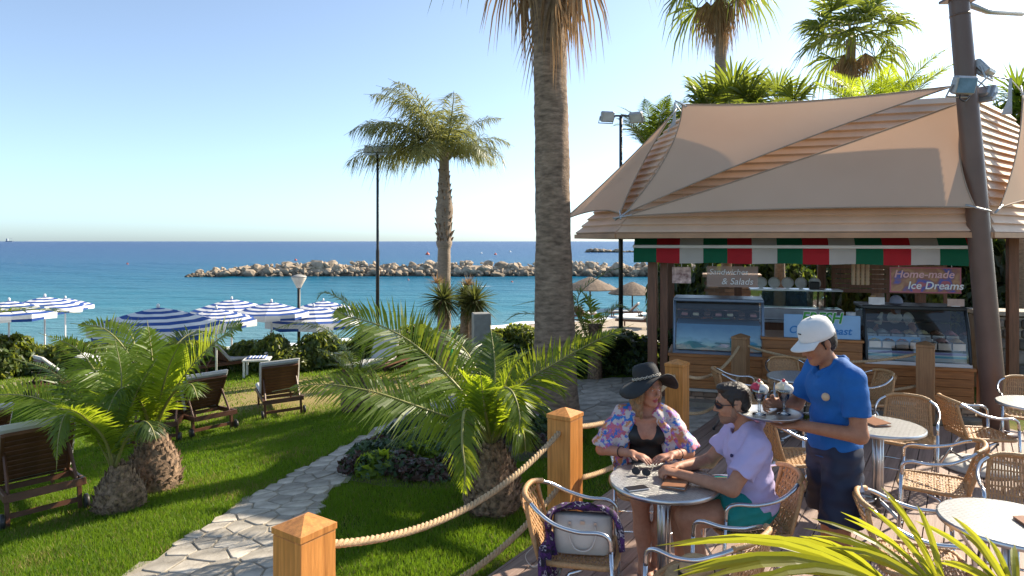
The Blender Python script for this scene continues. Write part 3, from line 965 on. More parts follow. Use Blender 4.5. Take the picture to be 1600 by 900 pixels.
# shared frond meshes
def shared(name, mb, mats): return mb.mesh(name, mats)
FR = {}
for nm, mt in (('g', 'frond'), ('d', 'frond_d')):
    for k, (pitch, bend) in enumerate(((1.25, .9), (.95, 1.2), (.6, 1.2), (.3, 1.3))):
        FR[nm, k] = shared('date_frond', frond_arrays(arc(1.5, pitch, bend), 50, .40, .02, seed=50 + k, vang=.35), LM(mt))
QU = [shared('queen_frond', frond_arrays(arc(1.8, p, b), 64, .55, .022, seed=60 + k, vang=.25, droop=.75, wild=.45, tipf=.6, fwd=.6), LM('frond_q')) for k, (p, b) in enumerate(((1.35, 1.35), (1.1, 1.7), (.7, 1.6), (1.0, 2.3)))]
FANS = [shared('fan_frond', fan_arrays(arc(.75, p, b, 4), 30, .72, .055, 2.0, dr, 70 + k), LM('fan')) for k, (p, b, dr) in enumerate(((1.2, .5, .2), (.7, .7, .45), (.2, .7, .7), (.95, .9, .35)))]
FAND = [shared('dry_fan', fan_arrays(arc(.55, p, b, 4), 26, .75, .045, 1.0, .8, 80 + k, cup=-.3), [MAT['deadleaf'], MAT['deadleaf']]) for k, (p, b) in enumerate(((-.5, 1.0), (-.9, .8), (-.1, 1.6)))]

def crown(root, top, spec, seed, sc=1.0, jit=.15):
    """spec: list of (mesh list, count, extra pitch)"""
    r_ = random.Random(seed)
    for meshes, cnt, nm in spec:
        for i in range(cnt):
            me = meshes[i % len(meshes)]
            s = sc * r_.uniform(.85, 1.12)
            o = link(nm, me, root, Vector(top) + V(0, 0, r_.uniform(-.12, .08) * sc), (0, r_.uniform(-jit, jit), 2 * math.pi * (i / cnt) * 1.0 + r_.uniform(-.3, .3)), s)

def make_tall_palms():
    # the big fan palm whose crown is above the picture
    g = V(.60, 9.35, gz(.6, 9.35))
    root = empty('fan_palm', g, 0, 'massive fan palm trunk rising out of the top of the picture', 'palm', 'fan palms')
    prof = [(.36, -.1), (.335, .2), (.30, .7), (.275, 1.5), (.245, 2.5), (.245, 3.4), (.235, 4.4), (.225, 5.4), (.215, 6.4), (.20, 7.1)]
    link('trunk', trunk_mesh('trunk', prof, MAT['trunk'], 48, 4, .028, (-.14, 0), .022), root)
    s = link('leaf_bases', scales_mesh('leaf_bases', [(.21, 5.75), (.235, 6.2), (.25, 7.0)], MAT['trunk'], 10, 12, .2, 5, .35, .11), root, (-.1, 0, 0)); s['kind'] = 'stuff'
    crown(root, (-.14, 0, 7.35), [(FANS, 22, 'frond')], 11, 1.35)
    r_ = random.Random(9)
    # dead fronds hanging where the photograph shows them (angle, length scale, height)
    for a, sc, h, sw in ((-2.95, .85, 6.75, 0), (3.05, 1.0, 6.95, 2), (-2.5, .6, 6.7, 1), (-1.5, .7, 6.45, 1), (-1.15, .8, 6.3, 1), (-.85, .85, 6.2, 1), (-.5, .75, 6.3, 1), (-.2, .95, 6.7, 0), (.1, 1.05, 6.85, 2), (2.0, .9, 6.7, 0), (1.0, .9, 6.7, 0)):
        link('dry_frond', FAND[sw], root, (-.13 + .12 * math.cos(a), .12 * math.sin(a), h), (0, r_.uniform(-.1, .2), a), sc)
    # second fan palm behind the kiosk
    def tall(px, ytop, z, r, lean, label, seed, sc, fans, dry, dmul=1.0):
        p = at(px, ytop, z); x, y = p.x, p.y
        b = V(x, y, gz(x, y)); H = p.z - b.z
        rt = empty('fan_palm', b, 0, label, 'palm', 'fan palms')
        link('trunk', trunk_mesh('trunk', [(r * 1.5, -.1), (r * 1.1, .8), (r, H * .5), (r * .95, H)], MAT['trunk_grey'], 20, seed, .03, lean, .02), rt)
        crown(rt, (lean[0], lean[1], H), [(FANS, fans, 'frond')], seed, sc)
        q = random.Random(seed)
        for i in range(dry):
            a = 2 * math.pi * i / dry + q.uniform(-.3, .3)
            link('dry_frond', FAND[i % 3], rt, (lean[0] + .1 * math.cos(a), lean[1] + .1 * math.sin(a), H - .15), (0, q.uniform(-.1, .3), a), sc * dmul)
        return rt, H
    tall(1124, -30, 16, .135, (.05, 0), 'slim fan palm with dry skirt behind the kiosk, left of its ridge', 21, 1.25, 18, 9, .7)
    tall(1324, 62, 19, .14, (.1, 0), 'fan palm with full green crown above the kiosk roof', 22, 1.28, 24, 9, .6)
make_tall_palms()

def make_queen_palm():
    z = 17.0
    p = at(694, 236, z); b = V(p.x, p.y, gz(p.x, p.y)); H = p.z - b.z
    rt = empty('feather_palm', b, 0, 'windblown feather palm standing by the sea left of the big trunk', 'palm')
    ms = trunk_mesh('trunk', [(.22, -.1), (.17, 1.0), (.165, 2.9), (.21, 3.05), (.17, 3.15), (.22, 3.9), (.15, 4.5), (.11, H)], MAT['trunk_grey'], 22, 31, .05, (0, 0), .03)
    link('trunk', ms, rt)
    s = link('leaf_bases', scales_mesh('leaf_bases', [(.16, 3.0), (.19, 3.4), (.16, 4.2), (.1, 4.9)], MAT['scale'], 11, 9, .16, 5, .3, .07), rt); s['kind'] = 'stuff'
    r_ = random.Random(12)
    spec = [(0, 3.0, 1.05), (0, 3.5, .95), (1, 2.9, 1.0), (1, 3.3, 1.0), (2, 3.1, 1.0), (3, 2.6, .8), (3, 3.4, .8), (0, .3, .8), (1, 0, .72), (3, -.2, .7), (0, 1.6, .9), (1, 1.3, .85), (0, -1.5, .9), (1, -1.2, .8), (3, -1.8, .72), (3, -.8, .66), (0, 2.3, .95), (0, -2.3, .95), (3, 1.0, .7), (1, -2.6, .9), (3, .6, .65), (2, 2.9, .85)]
    for k, az, sc in spec:
        link('frond', QU[k], rt, (0, 0, H - .35), (r_.uniform(-.2, .2), r_.uniform(-.12, .12) - .05, az), sc * 1.62)
make_queen_palm()

def make_back_palms():
    # feather palms behind the kiosk roof: crown centre pixel, depth
    spec = [(1135, 215, 13.5, 1.12, 'g', 24, 'feather palm showing upright fronds behind the left end of the kiosk roof', 1),
            (1218, 200, 14.5, 1.0, 'g', 12, 'small tuft of palm fronds behind the middle of the kiosk roof', 2),
            (1372, 222, 14.0, 1.35, 'g', 24, 'date palm fronds fanning out behind the kiosk roof below the fan palm', 3),
            (1020, 240, 14.5, .95, 'd', 16, 'dark palm fronds behind the left sail of the kiosk', 4)]
    for px, py, z, sc, kk, n, lab, sd in spec:
        p = at(px, py, z); b = V(p.x, p.y, gz(p.x, p.y)); H = p.z - b.z
        rt = empty('date_palm', b, 0, lab, 'palm', 'palms behind the kiosk')
        link('trunk', trunk_mesh('trunk', [(.15, -.1), (.10, H * .5), (.09, H)], MAT['trunk_grey'], 14, sd, .05), rt)
        crown(rt, (0, 0, H), [([FANS[0], FANS[3], FANS[0], FANS[1]] if sd < 3 else [FR[kk, 0], FR[kk, 0], FR[kk, 1], FR[kk, 0]], n, 'frond')], sd + 40, sc)
    # dark dragon tree at the right edge
    p = at(1600, 175, 12.5); b = V(p.x, p.y, gz(p.x, p.y)); H = p.z - b.z
    rt = empty('dragon_tree', b, 0, 'dark spiky tree at the right edge behind the kiosk roof', 'tree')
    link('trunk', trunk_mesh('trunk', [(.15, -.1), (.11, H * .6), (.1, H)], MAT['trunk_grey'], 12, 3, .04), rt)
    YM = yucca_head('spiky_crown', MAT['frond_d'], 90, .85, .055, 5)
    for dx, dy, dz in ((0, 0, 0), (-.25, .2, -.25), (.35, -.1, .15), (.1, .3, .4), (.5, .2, -.1)):
        link('leaf_head', YM, rt, (dx, dy, H + dz), (0, 0, dx * 5))
def yucca_head(name, mat, n, ln, w, seed, low=-.9):
    r_ = random.Random(seed); mb = MB()
    for i in range(n):
        u = low + (1 - low) * (i + .5) / n
        a = i * 2.39996
        c = math.sqrt(max(0, 1 - u * u))
        d = V(c * math.cos(a), c * math.sin(a), u)
        d = (d + V(r_.uniform(-.15, .15), r_.uniform(-.15, .15), r_.uniform(-.1, .1))).normalized()
        l_ = ln * r_.uniform(.8, 1.1)
        sd = d.cross(V(0, 0, 1)); sd = sd.normalized() if sd.length > .05 else V(1, 0, 0)
        dr = V(0, 0, -.14 * l_)
        hw = w / 2
        b = d * l_ * .4 + dr * .15; c2 = d * l_ + dr
        up = sd.cross(d) * hw * .5
        mb.add([V(0, 0, 0) - sd * hw * .6, V(0, 0, 0) + sd * hw * .6, b + sd * hw + up, b - sd * hw + up, c2, b], [(0, 5, 3), (0, 1, 5), (1, 2, 5), (3, 5, 4), (5, 2, 4)])
    return mb.mesh(name, mat)
make_back_palms()

def make_yuccas():
    YM = yucca_head('leaf_head', MAT['yucca'], 210, .62, .045, 9)
    DRY = yucca_head('dry_flower_stalk', MAT['deadleaf'], 40, .35, .03, 4, .1)
    for px, py, z, sc, lab, fl in ((693, 468, 15.0, 1.0, 'left of two stocky yuccas with spiky round heads by the shore', 1), (742, 470, 15.4, 1.05, 'right of two stocky yuccas with spiky round heads by the shore', 1), (728, 462, 15.8, .8, 'small yucca head showing between the two larger yuccas', 0)):
        p = at(px, py, z); b = V(p.x, p.y, gz(p.x, p.y)); H = p.z - b.z
        rt = empty('yucca', b, 0, lab, 'yucca', 'yuccas by the shore')
        link('trunk', trunk_mesh('trunk', [(.17, -.1), (.13, H * .4), (.12, H)], MAT['trunk'], 16, 3, .06), rt)
        link('leaf_head', YM, rt, (0, 0, H), (0, 0, px), sc)
        if fl: link('dry_flower_stalk', DRY, rt, (-.15, .1, H + .35), (0, 0, px))
make_yuccas()

def make_mid_palms():
    # short palm behind the path with a clump at its foot
    def short(px, py, top, wpx, lab, seed, kk, n, sc):
        root, z, H = pineapple('date_palm', px, py, top, wpx, lab, seed)
        crown(root, (0, 0, H), [([FR[kk, 0], FR[kk, 1], FR[kk, 2], FR['g', 1]], n, 'frond')], seed, sc)
        return root, z
    root, z = short(556, 642, 600, 46, 'short date palm standing beyond the path among the loungers', 41, 'd', 8, .62)
    frond_px(root, z, [(556, 600), (570, 540), (555, 490), (530, 466), (505, 458), (492, 474, 0)], LM('frond_d'), seed=5, ll=.34, nl=50, vang=.3)
    frond_px(root, z, [(556, 600), (565, 560), (580, 525), (592, 508, 0)], LM('frond_y'), seed=6, ll=.34, nl=40, vang=.3)
    frond_px(root, z, [(556, 600), (545, 555), (510, 515), (460, 505), (412, 522, 0)], LM('frond_d'), seed=7, ll=.36, nl=50, vang=.2, droop=.4)
    # dark palm beside the big trunk, its fronds in front of the beach
    g = gp(930, 592)
    rt = empty('date_palm', g, 0, 'dark green date palm right of the big trunk', 'palm')
    zz = g.y
    link('trunk', trunk_mesh('trunk', [(.15, -.1), (.12, .5), (.13, 1.0)], MAT['scale'], 14, 8, .06), rt)
    B = (928, 555, 0)
    for i, (pts, m) in enumerate((([(905, 500), (885, 455), (868, 432)], 'frond_d'), ([(910, 500), (905, 460), (950, 425), (985, 418)], 'frond_d'), ([(900, 520), (880, 490), (850, 470), (800, 478)], 'frond_d'),
                                  ([(940, 510), (965, 480), (990, 490)], 'frond'), ([(925, 500), (918, 470), (900, 445)], 'frond'), ([(900, 540), (880, 530), (860, 550)], 'frond_d'), ([(945, 530), (970, 525), (990, 545)], 'frond_d'), ([(900, 530), (870, 500), (815, 490), (785, 505)], 'frond_d'))):
        frond_px(rt, zz, [B] + [(p[0], p[1], .3 * math.sin(i * 2.1)) for p in pts], LM(m), seed=90 + i, ll=.38, nl=40, lw=.03)
    # frond reaching in at the left edge, from a palm outside the picture
    b = V(-6.4, 7.2, gz(-6.4, 7.2))
    rl = empty('date_palm', b, 0, 'palm at the left edge with one dark frond reaching into view', 'palm')
    link('trunk', trunk_mesh('trunk', [(.22, -.1), (.2, .5), (.2, 1.05)], MAT['scale'], 14, 8, .06), rl)
    zz = 7.0
    frond_px(rl, zz, [(-90, 540), (-50, 500), (0, 488), (60, 484), (126, 490, 0)], LM('frond_d'), seed=99, ll=.34, nl=40, vang=.3, droop=.15, fwd=1.0)
    for i in range(8):
        link('frond', FR['d', i % 3], rl, (0, 0, 1.0), (0, 0, 1.8 + i * .55), .8)
make_mid_palms()

# ------------------------------------------------------------------ shrubs, hedge and bedding plants
def shrub_mesh(name, rx, ry, rz, n, ls, mats, seed, lump=.25, low=-.25, asp=1.9):
    r_ = np.random.default_rng(seed)
    # lumpy ellipsoid shell
    lumps = r_.normal(size=(9, 3)); lumps /= np.linalg.norm(lumps, axis=1)[:, None]; lumps[:, 2] = np.abs(lumps[:, 2])
    d = r_.normal(size=(n * 2, 3)); d /= np.linalg.norm(d, axis=1)[:, None]
    d = d[d[:, 2] > low][:n]; n = len(d)
    rad = .78 + lump * (np.max(d @ lumps.T, axis=1) - .75) * 1.6
    rad = rad * (1 - np.abs(r_.normal(size=n)) * .13) * np.where(r_.random(n) < .25, r_.uniform(.5, .9, n), 1)
    c = d * rad[:, None] * np.array([rx, ry, rz]); c[:, 2] += rz * .35
    nr = d * .8 + r_.normal(size=(n, 3)) * .55 + np.array([0, 0, .35]); nr /= np.linalg.norm(nr, axis=1)[:, None]
    t = np.cross(nr, r_.normal(size=(n, 3))); t /= np.linalg.norm(t, axis=1)[:, None]
    b = np.cross(nr, t)
    s = ls * r_.uniform(.6, 1.3, n)[:, None]
    v = np.stack([c - t * s * asp * .5, c + b * s * .5 + nr * s * .1, c + t * s * asp * .5, c - b * s * .5 + nr * s * .1], 1).reshape(-1, 3)
    f = np.arange(n * 4).reshape(n, 4)
    mi = (r_.random(n) < .35).astype(int) if len(mats) > 1 else np.zeros(n, int)
    return np_mesh(name, v, f, mats, False, mi)

def stems_mesh(h, r, n, seed):
    r_ = random.Random(seed); mb = MB()
    for i in range(n):
        a = r_.uniform(0, 6.28); k = r_.uniform(.3, .9)
        mb.tube([(0, 0, -.05), (r * .3 * k * math.cos(a), r * .3 * k * math.sin(a), h * .4), (r * k * math.cos(a), r * k * math.sin(a), h * r_.uniform(.7, 1))], [.02, .014, .006], 5)
    return mb.mesh('stems', MAT['stem'])

SH = {
    'hedge': [shrub_mesh('foliage', .75, .7, .62, 1500, .085, [MAT['hedge'], MAT['hedge_l']], 100 + k) for k in range(3)],
    'light': [shrub_mesh('foliage', .75, .7, .55, 1500, .08, [MAT['hedge_l'], MAT['hedge']], 110 + k) for k in range(2)],
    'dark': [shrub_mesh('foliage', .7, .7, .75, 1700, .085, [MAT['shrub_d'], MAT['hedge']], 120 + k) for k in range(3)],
    'succ': [shrub_mesh('foliage', .3, .3, .22, 520, .05, [MAT['succ'], MAT['shrub_d']], 130 + k, asp=2.2) for k in range(3)],
    'purple': [shrub_mesh('foliage', .28, .28, .17, 520, .04, [MAT['purple'], MAT['succ']], 140 + k, asp=2.2) for k in range(2)],
    'lime': [shrub_mesh('foliage', .26, .26, .2, 420, .045, [MAT['frond_y'], MAT['succ']], 150 + k, asp=2.4) for k in range(2)]}
STEM = stems_mesh(.7, .5, 12, 1); STEMS = stems_mesh(.2, .2, 8, 2)

def shrub(kind, k, loc, sc, label, group, rz=0.0, nm='shrub'):
    o = empty(nm, loc, rz, label, 'shrub', group)
    s = sc if hasattr(sc, '__len__') else (sc, sc, sc)
    link('foliage', SH[kind][k % len(SH[kind])], o, None, None, s)
    link('stems', STEMS if kind in ('succ', 'purple', 'lime') else STEM, o, None, None, s)
    return o

def make_shrubs():
    r_ = random.Random(17)
    # hedge between lawn and beach (pixel column, depth)
    i = 0
    for px, z, sc, kd in ((-40, 17, 1.1, 'hedge'), (12, 17.5, 1.1, 'hedge'), (60, 18.0, 1.0, 'hedge'), (110, 18.2, .95, 'light'), (155, 18.3, 1.0, 'hedge'), (200, 18.2, 1.0, 'light'), (245, 18.2, .95, 'hedge'),
                          (288, 18, 1.0, 'light'), (330, 17.6, .85, 'hedge'), (385, 17.6, .78, 'hedge'), (425, 17.2, .85, 'hedge'), (462, 17, .9, 'light'), (500, 17.3, .85, 'hedge'), (540, 17.6, .85, 'hedge'), (580, 17.6, .85, 'hedge'), (612, 16.8, .85, 'hedge'), (648, 17.4, .9, 'hedge'), (690, 17.8, .9, 'light'), (730, 18, .9, 'hedge'), (772, 18.2, .9, 'hedge'), (812, 18.4, .9, 'hedge')):
        x = (px - 800) / FPX * z
        shrub(kd, i, (x, z, gz(x, z) - .05), (sc * r_.uniform(.95, 1.25), sc * 1.1, sc * r_.uniform(1.05, 1.65)), 'leafy hedge shrub along the beach, the %s one from the left edge' % ORD[i], 'hedge along the beach', r_.uniform(0, 6))
        i += 1
    # dark shrubs behind the paving, left of the kiosk
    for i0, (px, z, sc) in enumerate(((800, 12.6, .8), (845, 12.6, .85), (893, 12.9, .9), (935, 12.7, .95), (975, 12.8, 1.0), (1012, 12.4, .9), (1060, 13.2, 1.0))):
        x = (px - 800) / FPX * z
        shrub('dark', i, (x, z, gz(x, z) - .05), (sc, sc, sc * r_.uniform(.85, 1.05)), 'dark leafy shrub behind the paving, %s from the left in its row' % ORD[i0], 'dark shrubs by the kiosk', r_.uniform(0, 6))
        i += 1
    # behind the kiosk, seen through it and to its right
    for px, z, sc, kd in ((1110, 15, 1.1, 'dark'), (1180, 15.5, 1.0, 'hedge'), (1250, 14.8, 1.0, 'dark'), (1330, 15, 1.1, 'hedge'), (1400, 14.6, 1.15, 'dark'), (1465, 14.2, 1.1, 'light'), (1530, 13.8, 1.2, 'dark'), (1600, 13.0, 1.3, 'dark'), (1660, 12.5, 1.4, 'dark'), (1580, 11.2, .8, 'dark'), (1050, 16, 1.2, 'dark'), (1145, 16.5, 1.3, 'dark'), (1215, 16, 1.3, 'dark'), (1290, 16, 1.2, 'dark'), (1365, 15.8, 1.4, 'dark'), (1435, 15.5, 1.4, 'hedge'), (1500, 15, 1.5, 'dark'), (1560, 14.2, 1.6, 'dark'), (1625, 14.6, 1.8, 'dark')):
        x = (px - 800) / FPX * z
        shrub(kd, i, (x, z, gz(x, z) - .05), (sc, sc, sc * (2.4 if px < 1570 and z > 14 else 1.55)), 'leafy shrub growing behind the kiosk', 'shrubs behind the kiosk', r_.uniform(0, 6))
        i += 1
    # bedding plants round the middle palm and the big trunk
    bed = [(590, 712, 'purple'), (620, 735, 'purple'), (655, 745, 'purple'), (690, 748, 'purple'), (566, 735, 'purple'), (640, 720, 'lime'), (610, 700, 'succ'), (632, 690, 'succ'), (660, 700, 'succ'), (685, 715, 'lime'),
           (650, 675, 'purple'), (680, 680, 'succ'), (665, 660, 'succ'), (700, 665, 'succ'), (710, 700, 'succ'), (705, 735, 'purple'), (740, 690, 'succ'), (735, 665, 'succ'), (790, 690, 'purple'), (825, 685, 'succ'), (845, 700, 'purple'), (860, 680, 'succ'), (810, 668, 'succ'), (880, 690, 'purple'), (590, 740, 'lime'), (575, 722, 'succ'), (600, 722, 'succ'), (780, 665, 'succ')]
    labs = {'purple': 'low purple-brown bedding plant by the path', 'succ': 'low dark green fleshy bedding plant by the path', 'lime': 'low bright green bedding plant by the path'}
    for px, py, kd in bed:
        g = gp(px, py)
        shrub(kd, i, (g.x, g.y, g.z - .03), r_.uniform(.85, 1.2), labs[kd], 'bedding plants round the palm', r_.uniform(0, 6), 'bedding_plant')
        i += 1
    # soil of the bed
    poly = [gp(*p) for p in ((545, 752), (600, 762), (690, 766), (735, 755), (790, 726), (860, 716), (905, 708), (905, 668), (850, 664), (760, 664), (690, 672), (640, 684), (602, 700), (575, 720))]
    mb = MB(); n = len(poly)
    c = sum((Vector(p) for p in poly), V(0, 0, 0)) / n; c.z = gz(c.x, c.y)
    mb.v = [(p.x, p.y, gz(p.x, p.y) + .012) for p in poly] + [(c.x, c.y, c.z + .05)]
    for k in range(n): mb.face((k, (k + 1) % n, n) if poly_area([(p.x, p.y) for p in poly]) > 0 else ((k + 1) % n, k, n))
    o = mb.build('planting_bed', M('bed_soil', (.06, .042, .028), .95, 0, .4, 12, bump=.8, bscale=40)); tag(o, 'dark soil of the planting bed by the path', 'soil', kind='structure')
    # pale boulders in the bed
    for px, py, s, lab in ((815, 690, .13, 'pale stone in the bed at the foot of the big palm'), (838, 668, .16, 'larger pale stone beside the big palm trunk')):
        g = gp(px, py)
        m = MB(); m.smooth = True
        m.lathe([(.3 * s, -.3 * s), (1.2 * s, 0), (1.25 * s, .4 * s), (.8 * s, .9 * s), (.2 * s, 1.05 * s)], 12, jitter=lambda w, z: 1 + .13 * math.sin(3 * w + z * 20) + .08 * math.sin(5 * w))
        o = m.build('garden_stone', MAT['stone'], None, g); tag(o, lab, 'stone', 'stones in the bed')
make_shrubs()

def make_foreground_palm():
    # yellow-green fan leaves reaching in at the lower right, close to the lens
    b = V(1.25, 1.25, 0)
    rt = empty('fan_palm', b, 0, 'yellow-green fan palm leaves close to the camera at the bottom right', 'palm')
    link('trunk', trunk_mesh('trunk', [(.09, 0), (.08, .3), (.06, .75)], MAT['scale'], 12, 4, .08), rt)
    def fan(hub, zc, tips, seed, w=.030):
        r_ = random.Random(seed)
        H = at(hub[0], hub[1], zc) - b
        mb = MB(); mb.mi = 1; mb.smooth = True
        mb.tube(bez([V(0, 0, .7), V(H.x * .5, H.y * .5, .7 + (H.z - .7) * .6), H], 8), [.010] * 8, 6)
        mb.mi = 0; mb.smooth = False
        for (tx, ty, tz) in tips:
            T = at(tx, ty, tz) - b
            d = T - H; L = d.length; d.normalize()
            vw = (at((hub[0] + tx) / 2, (hub[1] + ty) / 2, zc) - V(0, 0, CAMH)).normalized()
            w0 = d.cross(vw).normalized()
            n0 = w0.cross(d)
            tw = r_.uniform(-.9, .9); w_ = w0 * math.cos(tw) + n0 * math.sin(tw)
            pts = []
            for k in range(7):
                t = k / 6
                p = H + d * L * t + V(0, 0, .10 * L * math.sin(math.pi * t) - .02 * t * t)
                hw = w / 2 * (.35 + 1.0 * math.sin(math.pi * min(1, .15 + .8 * t))) * (1 if t < .98 else .08)
                pts.append((p - w_ * hw, p + n0 * hw * .35, p + w_ * hw))
            vs = [q for tr in pts for q in tr]; fs = []
            for k in range(6):
                a = k * 3
                fs += [(a, a + 1, a + 4, a + 3), (a + 1, a + 2, a + 5, a + 4)]
            mb.add(vs, fs)
        return mb.build('fan_leaf', [MAT['fan_y'], MAT['rachis']], rt)
    q = random.Random(31)
    def tips(base, n, spread):
        out = []
        for (x, y, z) in base:
            for _ in range(n): out.append((x + q.uniform(-spread, spread), y + q.uniform(-spread, spread) * .8, z + q.uniform(-.06, .06)))
        return out
    fan((1400, 925), 1.7, tips([(1042, 852, 1.75), (1062, 872, 1.7), (1050, 892, 1.65), (1110, 832, 1.8), (1090, 905, 1.6), (1190, 842, 1.85), (1236, 822, 1.9), (1130, 920, 1.55), (1160, 862, 1.75)], 2, 18), 1, .016)
    fan((1480, 940), 1.75, tips([(1318, 795, 1.9), (1262, 806, 1.9), (1275, 826, 1.85), (1385, 757, 1.95), (1365, 787, 1.9), (1435, 775, 1.9), (1300, 850, 1.8)], 2, 12), 2, .0125)
    fan((1590, 945), 1.75, tips([(1480, 800, 1.9), (1510, 825, 1.9), (1440, 800, 1.9), (1545, 825, 1.9), (1580, 840, 1.9), (1460, 860, 1.8)], 2, 12), 3, .0125)
make_foreground_palm()

# ------------------------------------------------------------------ grass blades
def make_grass():
    r_ = np.random.default_rng(5)
    def zone(n, y0, y1, h, w, seed, xl=-1.0):
        y = r_.uniform(y0, y1, n); x = r_.uniform(-.82, .22, n) * y
        d = (x - E0[0]) * EN[0] + (y - E0[1]) * EN[1]
        ok = d > .2
        x, y = x[ok], y[ok]
        P = np.array(PATH); k = np.zeros(len(x), bool)
        for i in range(len(P)):
            x1, y1_ = P[i]; x2, y2 = P[(i + 1) % len(P)]
            c = ((y1_ > y) != (y2 > y))
            with np.errstate(divide='ignore', invalid='ignore'):
                xi = (x2 - x1) * (y - y1_) / (y2 - y1_) + x1
            k ^= c & (x < xi)
        x, y = x[~k], y[~k]
        # thinner where the ground is worn
        dry = np.hypot((x + 3.6) * .30, (y - 13.6) * .42)
        keep = r_.random(len(x)) < np.clip((dry - .45) / 1.0, .04, 1)
        pt = np.sin(x * 1.3 + 1) * np.sin(y * 1.1 + x * .5) + .5 * np.sin(x * 3.1 - y * 2.2)
        keep &= r_.random(len(x)) < np.clip(1.2 - .5 * np.maximum(pt - .35, 0) * 2, .25, 1)
        x, y = x[keep], y[keep]; m = len(x)
        z = ground(x, y) + .012 * np.sin(x * 2.1 + y * 1.3) * np.cos(y * 1.7 - x * .6) - .004
        a = r_.uniform(0, 2 * np.pi, m); hh = h * r_.uniform(.5, 1.25, m); ww = w * r_.uniform(.6, 1.2, m)
        ln = hh * r_.uniform(.1, .8, m); la = r_.uniform(0, 2 * np.pi, m)
        p = np.stack([x, y, z], -1)
        s = np.stack([np.cos(a) * ww, np.sin(a) * ww, np.zeros(m)], -1)
        t = p + np.stack([np.cos(la) * ln, np.sin(la) * ln, hh], -1)
        return np.stack([p - s, p + s, t], 1).reshape(-1, 3)
    v = np.concatenate([zone(230000, 3.2, 7.5, .052, .0042, 1), zone(220000, 7.5, 12.5, .05, .006, 2), zone(120000, 12.5, 18.5, .055, .010, 3)])
    f = np.arange(len(v)).reshape(-1, 3)
    c = v[::3]; pt = np.sin(c[:, 0] * 2.3 + 1.1 * np.sin(c[:, 1] * 1.7)) * np.sin(c[:, 1] * 2.9 + c[:, 0]) + .6 * np.sin(c[:, 0] * 6.1 - c[:, 1] * 4.7)
    mi = (r_.random(len(c)) < np.clip(.04 + .22 * np.maximum(pt - .2, 0), 0, .45)).astype(int)
    straw = M('dry_grass_blade', (.30, .235, .085), .7, 0, .25, 3, trans=.3, tcol=(.34, .27, .08))
    m = M('grass_blade', (.058, .135, .008), .55, 0, .3, 1.6, trans=.42, tcol=(.27, .44, .02), c2=(.13, .19, .016), world_tex=True, spec=.3)
    o = link('grass', np_mesh('grass', v, f, [m, straw], False, mi)); tag(o, 'short mown grass of the lawn', 'grass', kind='stuff')
    print('blades', len(f))
make_grass()
# ------------------------------------------------------------------ terrace furniture
def strip(mb, pts, nrm, w, th=.004):
    """flat woven ribbon along pts; nrm(i) gives the outward normal"""
    n = len(pts); base = len(mb.v)
    for i, p in enumerate(pts):
        a = pts[max(i - 1, 0)]; b = pts[min(i + 1, n - 1)]
        t = (b - a).normalized(); nn = nrm(i); s = t.cross(nn).normalized()
        for (x, y) in ((-1, -1), (1, -1), (1, 1), (-1, 1)):
            mb.v.append(tuple(p + s * x * w / 2 + nn * y * th / 2))
    for i in range(n - 1):
        for k in range(4):
            k2 = (k + 1) % 4
            mb.face((base + i * 4 + k, base + i * 4 + k2, base + i * 4 + 4 + k2, base + i * 4 + 4 + k))

